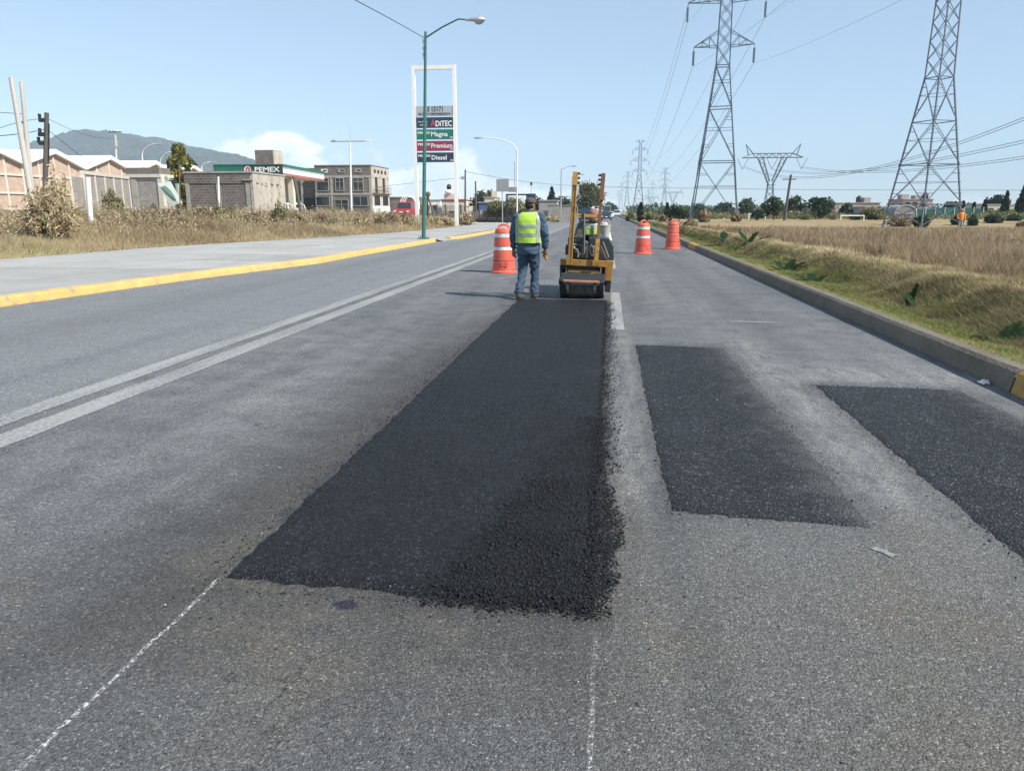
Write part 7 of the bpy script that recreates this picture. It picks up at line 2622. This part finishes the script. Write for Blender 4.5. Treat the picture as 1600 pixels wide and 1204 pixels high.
slab('battery_box', [(887.4, 371), (893.6, 371), (893.6, 392), (887, 392)], .1, .4, M['hood'], bevel=.01)
for (u, v, r_) in ((915.5, 379.5, .036), (913.2, 389.5, .04), (907, 397, .022), (910.5, 397.4, .02), (897, 386.5, .022), (901, 393, .025), (904.5, 368.5, .03)):
    p = L(u, v, -.1)
    b = MB(); b.ell((p.x, -.11, p.z), (r_, r_ * .9, r_ * 1.1), 10, 8); b.build('engine_fitting', M['alu'], rl, smooth=True)
for path, r_, mt in (([(924, 382), (921.5, 390), (923, 397), (927, 395), (927.5, 388), (924.5, 384)], .014, 'hosegrey'), ([(928, 384), (931, 392), (928, 398), (924, 399)], .012, 'hosegrey'),
                     ([(917, 384), (917.4, 395), (917, 404)], .011, 'alu'), ([(942, 378), (946, 388), (951, 402)], .012, 'hosegrey'), ([(938, 384), (944, 394), (947, 404)], .01, 'rust'),
                     ([(944, 384), (948, 392), (949, 398)], .008, 'hosegrey'), ([(917, 405), (918, 411.5), (922, 413), (926, 411), (927, 407)], .018, 'engine'), ([(897, 388), (902, 390), (904, 396), (903, 402)], .014, 'alu'),
                     ([(905, 372), (909, 367.5), (912.5, 371), (913.5, 377)], .012, 'alu'), ([(931, 384), (936, 396), (937, 405)], .012, 'engine')):
    b = MB(); P_ = [L(u, v, -.16) for u, v in path]
    b.tube([(p.x, -.15 - .01 * (i % 2), p.z) for i, p in enumerate(P_)], r_, 7); b.build('hose', M[mt], rl, smooth=True)
p0 = L(912, 404, -.1)
# driver's place
b = MB(); wall_box(b, -.16, .34, 1.08, 1.5, .86, .93); b.build('seat', M['black'], rl, bevel=.02)
b = MB(); b.box((.09, 1.56, 1.12), (.44, .08, .4)); b.build('backrest', M['black'], rl, bevel=.02)
b = MB(); b.tube([(.1, .55, .8), (.1, .72, 1.06)], .025, 8); b.lathe([(.16, -.012), (.18, -.012), (.18, .012), (.16, .012)], 20, (.1, .73, 1.07), 'Z'); b.build('steering_wheel', M['black'], rl)

# ---- the driver, facing us, head bowed
dx0 = L(926, 340, 1.15).x
dr = thing('person', 'driver seated on the roller in lime vest and red patterned head cloth, looking down', 'person', (ox + dx0, oy + 1.22, 0))


def Dp(u, v, dy):
    p = AT(u, v, oy + 1.22 + dy)
    return Vector((p.x - ox - dx0, dy, p.z))


HCd = Dp(927.5, 336.5, -.12)
sz_ = HCd.z - .165
b = MB()
look = Vector((-.12, -.88, -.45))
hr, hf, hu = head_shape(b, HCd, look)
b.tube([(0, 0, sz_ - .04), (0, -.05, sz_ + .09), HCd - Vector((0, -.02, .02))], [.065, .055, .055], 10)
b.tube([(0, 0, .95), (0, 0, sz_ - .2), (0, -.02, sz_ - .03), (0, -.03, sz_ + .03)], [(.15, .1), (.16, .105), (.16, .095), (.06, .06)], 12)
sL, eL, hL = Vector((-.21, -.01, sz_ - .02)), Vector((-.30, -.12, sz_ - .30)), Vector((-.10, -.42, sz_ - .36))
sR, eR, hR = Vector((.21, -.01, sz_ - .02)), Vector((.31, -.10, sz_ - .30)), Vector((.20, -.42, sz_ - .36))
for a, e, w_ in ((sL, eL, hL), (sR, eR, hR)):
    b.tube([a, e, w_], [.05, .04, .028], 8)
for s_ in (-1, 1):
    b.tube([(s_ * .1, 0, .98), (s_ * .15, -.42, 1.0), (s_ * .14, -.40, .60), (s_ * .14, -.52, .57)], [.085, .06, .045, .04], 8)
hand(b, hL, (.5, -.85, -.1), (.2, -.2, -1), 1.0, .7, 1)
hand(b, hR, (-.5, -.85, -.1), (-.2, -.2, -1), 1.0, .7, -1)
remeshed('body', b, .0085, M['skin'], dr, 0, smooth_it=2)
b = MB()
b.tube([(0, 0, .93), (0, 0, sz_ - .25), (0, -.01, sz_ - .08), (0, -.02, sz_ - .01), (0, -.03, sz_ + .04)], [(.19, .14), (.195, .14), (.20, .13), (.14, .1), (.07, .065)], 16)
for a, e, w_ in ((sL, eL, hL),):
    b.tube([a * .8 + Vector((0, 0, sz_ * .2)), a, a.lerp(e, .5), e, e.lerp(w_, .6)], [.07, .085, .078, .068, .058], 12)
remeshed('shirt', b, .013, M['greyshirt'], dr, .009, 8)
b = MB()
b.tube([sR * .8 + Vector((0, 0, sz_ * .2)), sR, sR.lerp(eR, .5), eR, eR.lerp(hR, .6)], [.07, .085, .08, .07, .06], 12)
remeshed('sleeve', b, .013, M['sunlitcloth'], dr, .009, 8)
b = MB()
b.tube([(0, 0, .9), (0, -.02, 1.02)], [(.18, .14), (.18, .14)], 14)
for s_ in (-1, 1):
    b.tube([(s_ * .09, .02, .98), (s_ * .13, -.22, 1.0), (s_ * .15, -.44, .98), (s_ * .145, -.42, .75), (s_ * .14, -.41, .62)], [.10, .095, .08, .075, .08], 12)
remeshed('trousers', b, .015, M['denim'], dr, .01, 8)
for s_ in (-1, 1):
    b = MB(); b.tube([(s_ * .14, -.37, .59), (s_ * .14, -.45, .60), (s_ * .14, -.58, .57)], [.045, .055, .035], 10); b.build('shoe', M['boot'], dr, smooth=True)
prof = [(sz_ - .40, .215, .16), (sz_ - .2, .218, .16), (sz_ - .08, .215, .148, 0, -.01), (sz_ - .01, .17, .115, 0, -.02), (sz_ + .03, .09, .085, 0, -.03)]
wd_ = Wrap(prof)
vest = wd_.shell('vest', 0, TWO, sz_ - .40, sz_ + .015, .012, M['vest'], dr, 48, 18)
wd_.shell('chest_panel', -2.35, -.79, sz_ - .075, sz_ - .0, .017, M['silver'], vest, 14, 8)
wd_.shell('chest_gap', -1.65, -1.49, sz_ - .39, sz_ - .01, .021, M['greyshirt'], vest, 4, 10)
rot = Matrix((hr, hf, hu)).transposed()
b = MB(); b.ell(HCd + hu * .035 - hf * .012, (.094, .112, .088), 16, 10, rot); b.tube([HCd - hf * .07 + hu * .0, HCd - hf * .11 - hu * .10], [.06, .05], 10)
b.build('head_cloth', M['scarf'], dr, smooth=True)
b = MB(); b.tube([HCd + hf * .05 - hu * .09 - hr * .05, HCd + hf * .06 - hu * .12, HCd - hu * .10 + hr * .07], [.03, .035, .035], 8); b.build('neck_scarf', M['greyshirt'], dr, smooth=True)
face_bits(dr, HCd, hr, hf, hu)
# pale bucket on the roller's right side
p = Dp(945.5, 372, -.1)
t = thing('bucket', 'white plastic bucket wedged beside the roller driver', 'bucket', (ox + dx0 + p.x, oy + 1.12, p.z - .02))
b = MB(); b.lathe([(.075, 0), (.095, .24), (.102, .24), (.102, .262), (.085, .262)], 20); b.build('pail', plain('dusty_pail_plastic', (.36, .355, .33), .6, .15, 5, .1, dirt=(.2, .19, .17), dirt_amt=.7), t, smooth=True)
b = MB(); b.tube([(-.1, 0, .24), (-.08, 0, .32), (0, 0, .35), (.08, 0, .32), (.1, 0, .24)], .006, 6); b.build('bail_handle', M['steel'], t)
b = MB(); b.box((0, .0, -.12), (.26, .3, .22)); b.build('carrier', M['engine'], rl, loc=Vector((dx0 + p.x, 1.12, p.z - .035)))

# ================================================================== VEHICLES DOWN THE ROAD
def vehicle(kind, label, u, Y, paint, rear=True, name=None, width=1.8, group='vehicles far down the road', z=0.0):
    x = AT(u, 340, Y).x
    t = thing(name or kind, label, {'pickup_truck': 'pickup'}.get(kind, kind.split('_')[0]), (x, Y, z), 0, group)
    f = 1 if rear else -1           # f=1: tail towards the camera
    w = width
    if kind == 'car':
        Ln, hb, hc, c0, c1, r0, r1 = 4.3, .88, 1.46, .55, 3.0, 1.0, 2.4
    elif kind == 'van':
        Ln, hb, hc, c0, c1, r0, r1 = 4.9, 1.1, 2.0, .05, 3.9, .15, 3.3
    elif kind == 'bus':
        Ln, hb, hc, c0, c1, r0, r1 = 9.0, 1.3, 3.1, .02, 8.9, .05, 8.8
    else:
        Ln, hb, hc, c0, c1, r0, r1 = 5.2, 1.0, 1.8, 2.0, 3.9, 2.1, 3.5

    def yy(q):
        return q if f == 1 else Ln - q
    b = MB()
    z0 = .28
    vs = []
    for q, zz in ((0, z0), (0, hb * .95), (.1, hb), (Ln - 1.0, hb), (Ln - .12, hb * .86), (Ln, hb * .6), (Ln, z0)):
        vs.append((q, zz))
    n = len(vs)
    V = [(-w / 2, yy(q), zz) for q, zz in vs] + [(w / 2, yy(q), zz) for q, zz in vs]
    b.add(V, [tuple(range(n)), tuple(range(n, 2 * n))[::-1]] + [(j, n + j, n + (j + 1) % n, (j + 1) % n) for j in range(n)])
    b.build('body', paint, t, bevel=.05)
    b = MB()
    wi = w - .14
    wt = w - .40
    V = [(-wi / 2, yy(c0), hb), (wi / 2, yy(c0), hb), (wi / 2, yy(c1), hb), (-wi / 2, yy(c1), hb), (-wt / 2, yy(r0), hc), (wt / 2, yy(r0), hc), (wt / 2, yy(r1), hc), (-wt / 2, yy(r1), hc)]
    b.add(V, [(3, 2, 1, 0), (4, 5, 6, 7), (0, 1, 5, 4), (1, 2, 6, 5), (2, 3, 7, 6), (3, 0, 4, 7)])
    cab = b.build('cabin', paint, t, bevel=.03)
    # windscreen towards us
    qa, qt = (c0, r0) if rear else (c1, r1)
    b = MB()
    off = -.03 if rear or True else .03

    def scr(f0, f1, s0, s1):
        y0_, y1_ = yy(qa) + (yy(qt) - yy(qa)) * f0 - .035, yy(qa) + (yy(qt) - yy(qa)) * f1 - .035
        z0_, z1_ = hb + (hc - hb) * f0, hb + (hc - hb) * f1
        hw0, hw1 = (wi + (wt - wi) * f0) / 2 * s0, (wi + (wt - wi) * f1) / 2 * s1
        return [(-hw0, y0_, z0_), (hw0, y0_, z0_), (hw1, y1_, z1_), (-hw1, y1_, z1_)]
    q_ = scr(.14, .86, .9, .9)
    b.add(q_ + [(a, c + .03, d) for a, c, d in q_], [(0, 1, 2, 3), (7, 6, 5, 4), (0, 4, 5, 1), (1, 5, 6, 2), (2, 6, 7, 3), (3, 7, 4, 0)])
    b.build('windscreen', M['glass'], cab)
    for s_ in (-1, 1):
        b = MB()
        m0, m1 = hb + (hc - hb) * .15, hb + (hc - hb) * .85
        h0, h1 = (wi + (wt - wi) * .15) / 2 + .012, (wi + (wt - wi) * .85) / 2 + .012
        ya, yb_ = yy(c0 + .35), yy(c1 - .4)
        yc_, yd = yy(r0 + .15), yy(r1 - .12)
        q_ = [(s_ * h0, ya, m0), (s_ * h0, yb_, m0), (s_ * h1, yd, m1), (s_ * h1, yc_, m1)]
        b.add(q_ + [(a - s_ * .02, c, d) for a, c, d in q_], [(0, 1, 2, 3), (7, 6, 5, 4), (0, 4, 5, 1), (1, 5, 6, 2), (2, 6, 7, 3), (3, 7, 4, 0)])
        b.build('side_window', M['glass'], cab)
        lamp_m = M['letterred'] if rear else M['white']
        b = MB(); b.box((s_ * (w / 2 - .2), -.01 if True else 0, hb * .74), (.26, .06, .16)); b.build('tail_light' if rear else 'headlight', lamp_m, t)
        for q in (.85, Ln - .85):
            b = MB(); b.lathe([(.16, -.1), (.31, -.1), (.33, -.06), (.33, .06), (.31, .1), (.16, .1)], 16, (s_ * (w / 2 - .1), yy(q), .33), 'X'); wh = b.build('wheel', M['rubber'], t, smooth=True)
            b = MB(); b.lathe([(.01, -.06), (.18, -.06), (.18, .08), (.01, .08)], 12, (s_ * (w / 2 - .07), yy(q), .33), 'X'); b.build('rim', M['steel'], wh)
    b = MB(); b.box((0, -.03, .42), (w - .1, .12, .18)); b.build('bumper', M['black'] if kind != 'car' else paint, t)
    b = MB(); b.box((0, -.045, hb * .66), (.42, .02, .14)); b.build('number_plate', M['white'], t)
    return t


M['carwhite'] = plain('white_car_paint', (0.72, 0.73, 0.74), 0.25, 0.04, 1, 0, spec=0.6)
M['cardark'] = plain('dark_blue_car_paint', (0.02, 0.026, 0.045), 0.25, 0.1, 1, 0, spec=0.6)
M['carred'] = plain('red_car_paint', (0.33, 0.03, 0.045), 0.35, 0.1, 1, 0, spec=0.5)
M['cargrey'] = plain('grey_green_truck_paint', (0.30, 0.34, 0.33), 0.4, 0.08, 1, 0)
vehicle('van', 'dark high van driving away just left of the roller driver head', 915, 112, M['cardark'], True, 'van', 1.85)
vehicle('car', 'dark blue sedan coming towards us in the left lanes', 947.5, 130, M['cardark'], False, 'car', 1.75)
vehicle('car', 'white car behind the dark blue sedan', 953, 172, M['carwhite'], False, 'car', 1.75)
vehicle('pickup_truck', 'white pickup driving away alone in the right lane', 964, 200, M['carwhite'], True, 'pickup_truck', 1.9)
vehicle('bus', 'pale grey green truck towering over the oncoming cars', 948.5, 215, M['cargrey'], False, 'delivery_truck', 2.3)
vehicle('bus', 'dark lorry at the far end of the road', 962, 330, M['cardark'], True, 'delivery_truck', 2.4)
# dark motorcycle parked by the far kerb
p0 = AT(906, 348, 92)
t = thing('motorcycle', 'dark motorcycle at the far kerb left of the roller driver', 'motorcycle', (p0.x, 92, 0))
for y_ in (-.6, .7):
    b = MB(); b.lathe([(.22, -.05), (.30, -.05), (.30, .05), (.22, .05)], 16, (0, y_, .30), 'X'); b.build('wheel', M['rubber'], t)
b = MB(); b.box((0, .1, .62), (.28, 1.0, .35)); b.build('engine_body', M['black'], t, bevel=.08)
b = MB(); b.box((0, .35, .86), (.3, .7, .12)); b.build('saddle', M['black'], t, bevel=.03)
b = MB(); b.tube([(-.36, -.35, 1.05), (0, -.45, 1.0), (.36, -.35, 1.05)], .025, 6); b.build('handlebar', M['steel'], t)
b = MB(); b.ell((0, -.62, .88), (.12, .08, .12), 10, 8); b.build('headlight', M['white'], t)
# red pickup with a hooped cargo frame by the station
pu = vehicle('pickup_truck', 'red pickup with white hooped cargo frame parked behind the brown shrub', 627, 86, M['carred'], False, 'pickup_truck', 1.95, None, .75)
b = MB()
for y_ in (3.1, 4.1, 5.0):
    b = MB(); b.tube([(-.9, y_, 1.0), (-.9, y_, 1.75), (-.78, y_, 2.12), (-.5, y_, 2.36), (0, y_, 2.45), (.5, y_, 2.36), (.78, y_, 2.12), (.9, y_, 1.75), (.9, y_, 1.0)], .07, 6); b.build('hoop', M['white'], pu)

# ------------------------------------------------------------------ the air: closed haze box round everything
hm, k = new_mat('haze_air')
vol = k.new('ShaderNodeVolumePrincipled')
vol.inputs['Color'].default_value = (0.66, 0.83, 1.0, 1)
vol.inputs['Density'].default_value = HAZE
vol.inputs['Anisotropy'].default_value = -0.2
o_ = k.new('ShaderNodeOutputMaterial')
k.l.new(vol.outputs[0], o_.inputs['Volume'])
b = MB()
b.box((0, 2300, 144), (6200, 5500, 292))
hz_ = b.build('haze', hm)
tag(hz_, kind='stuff')
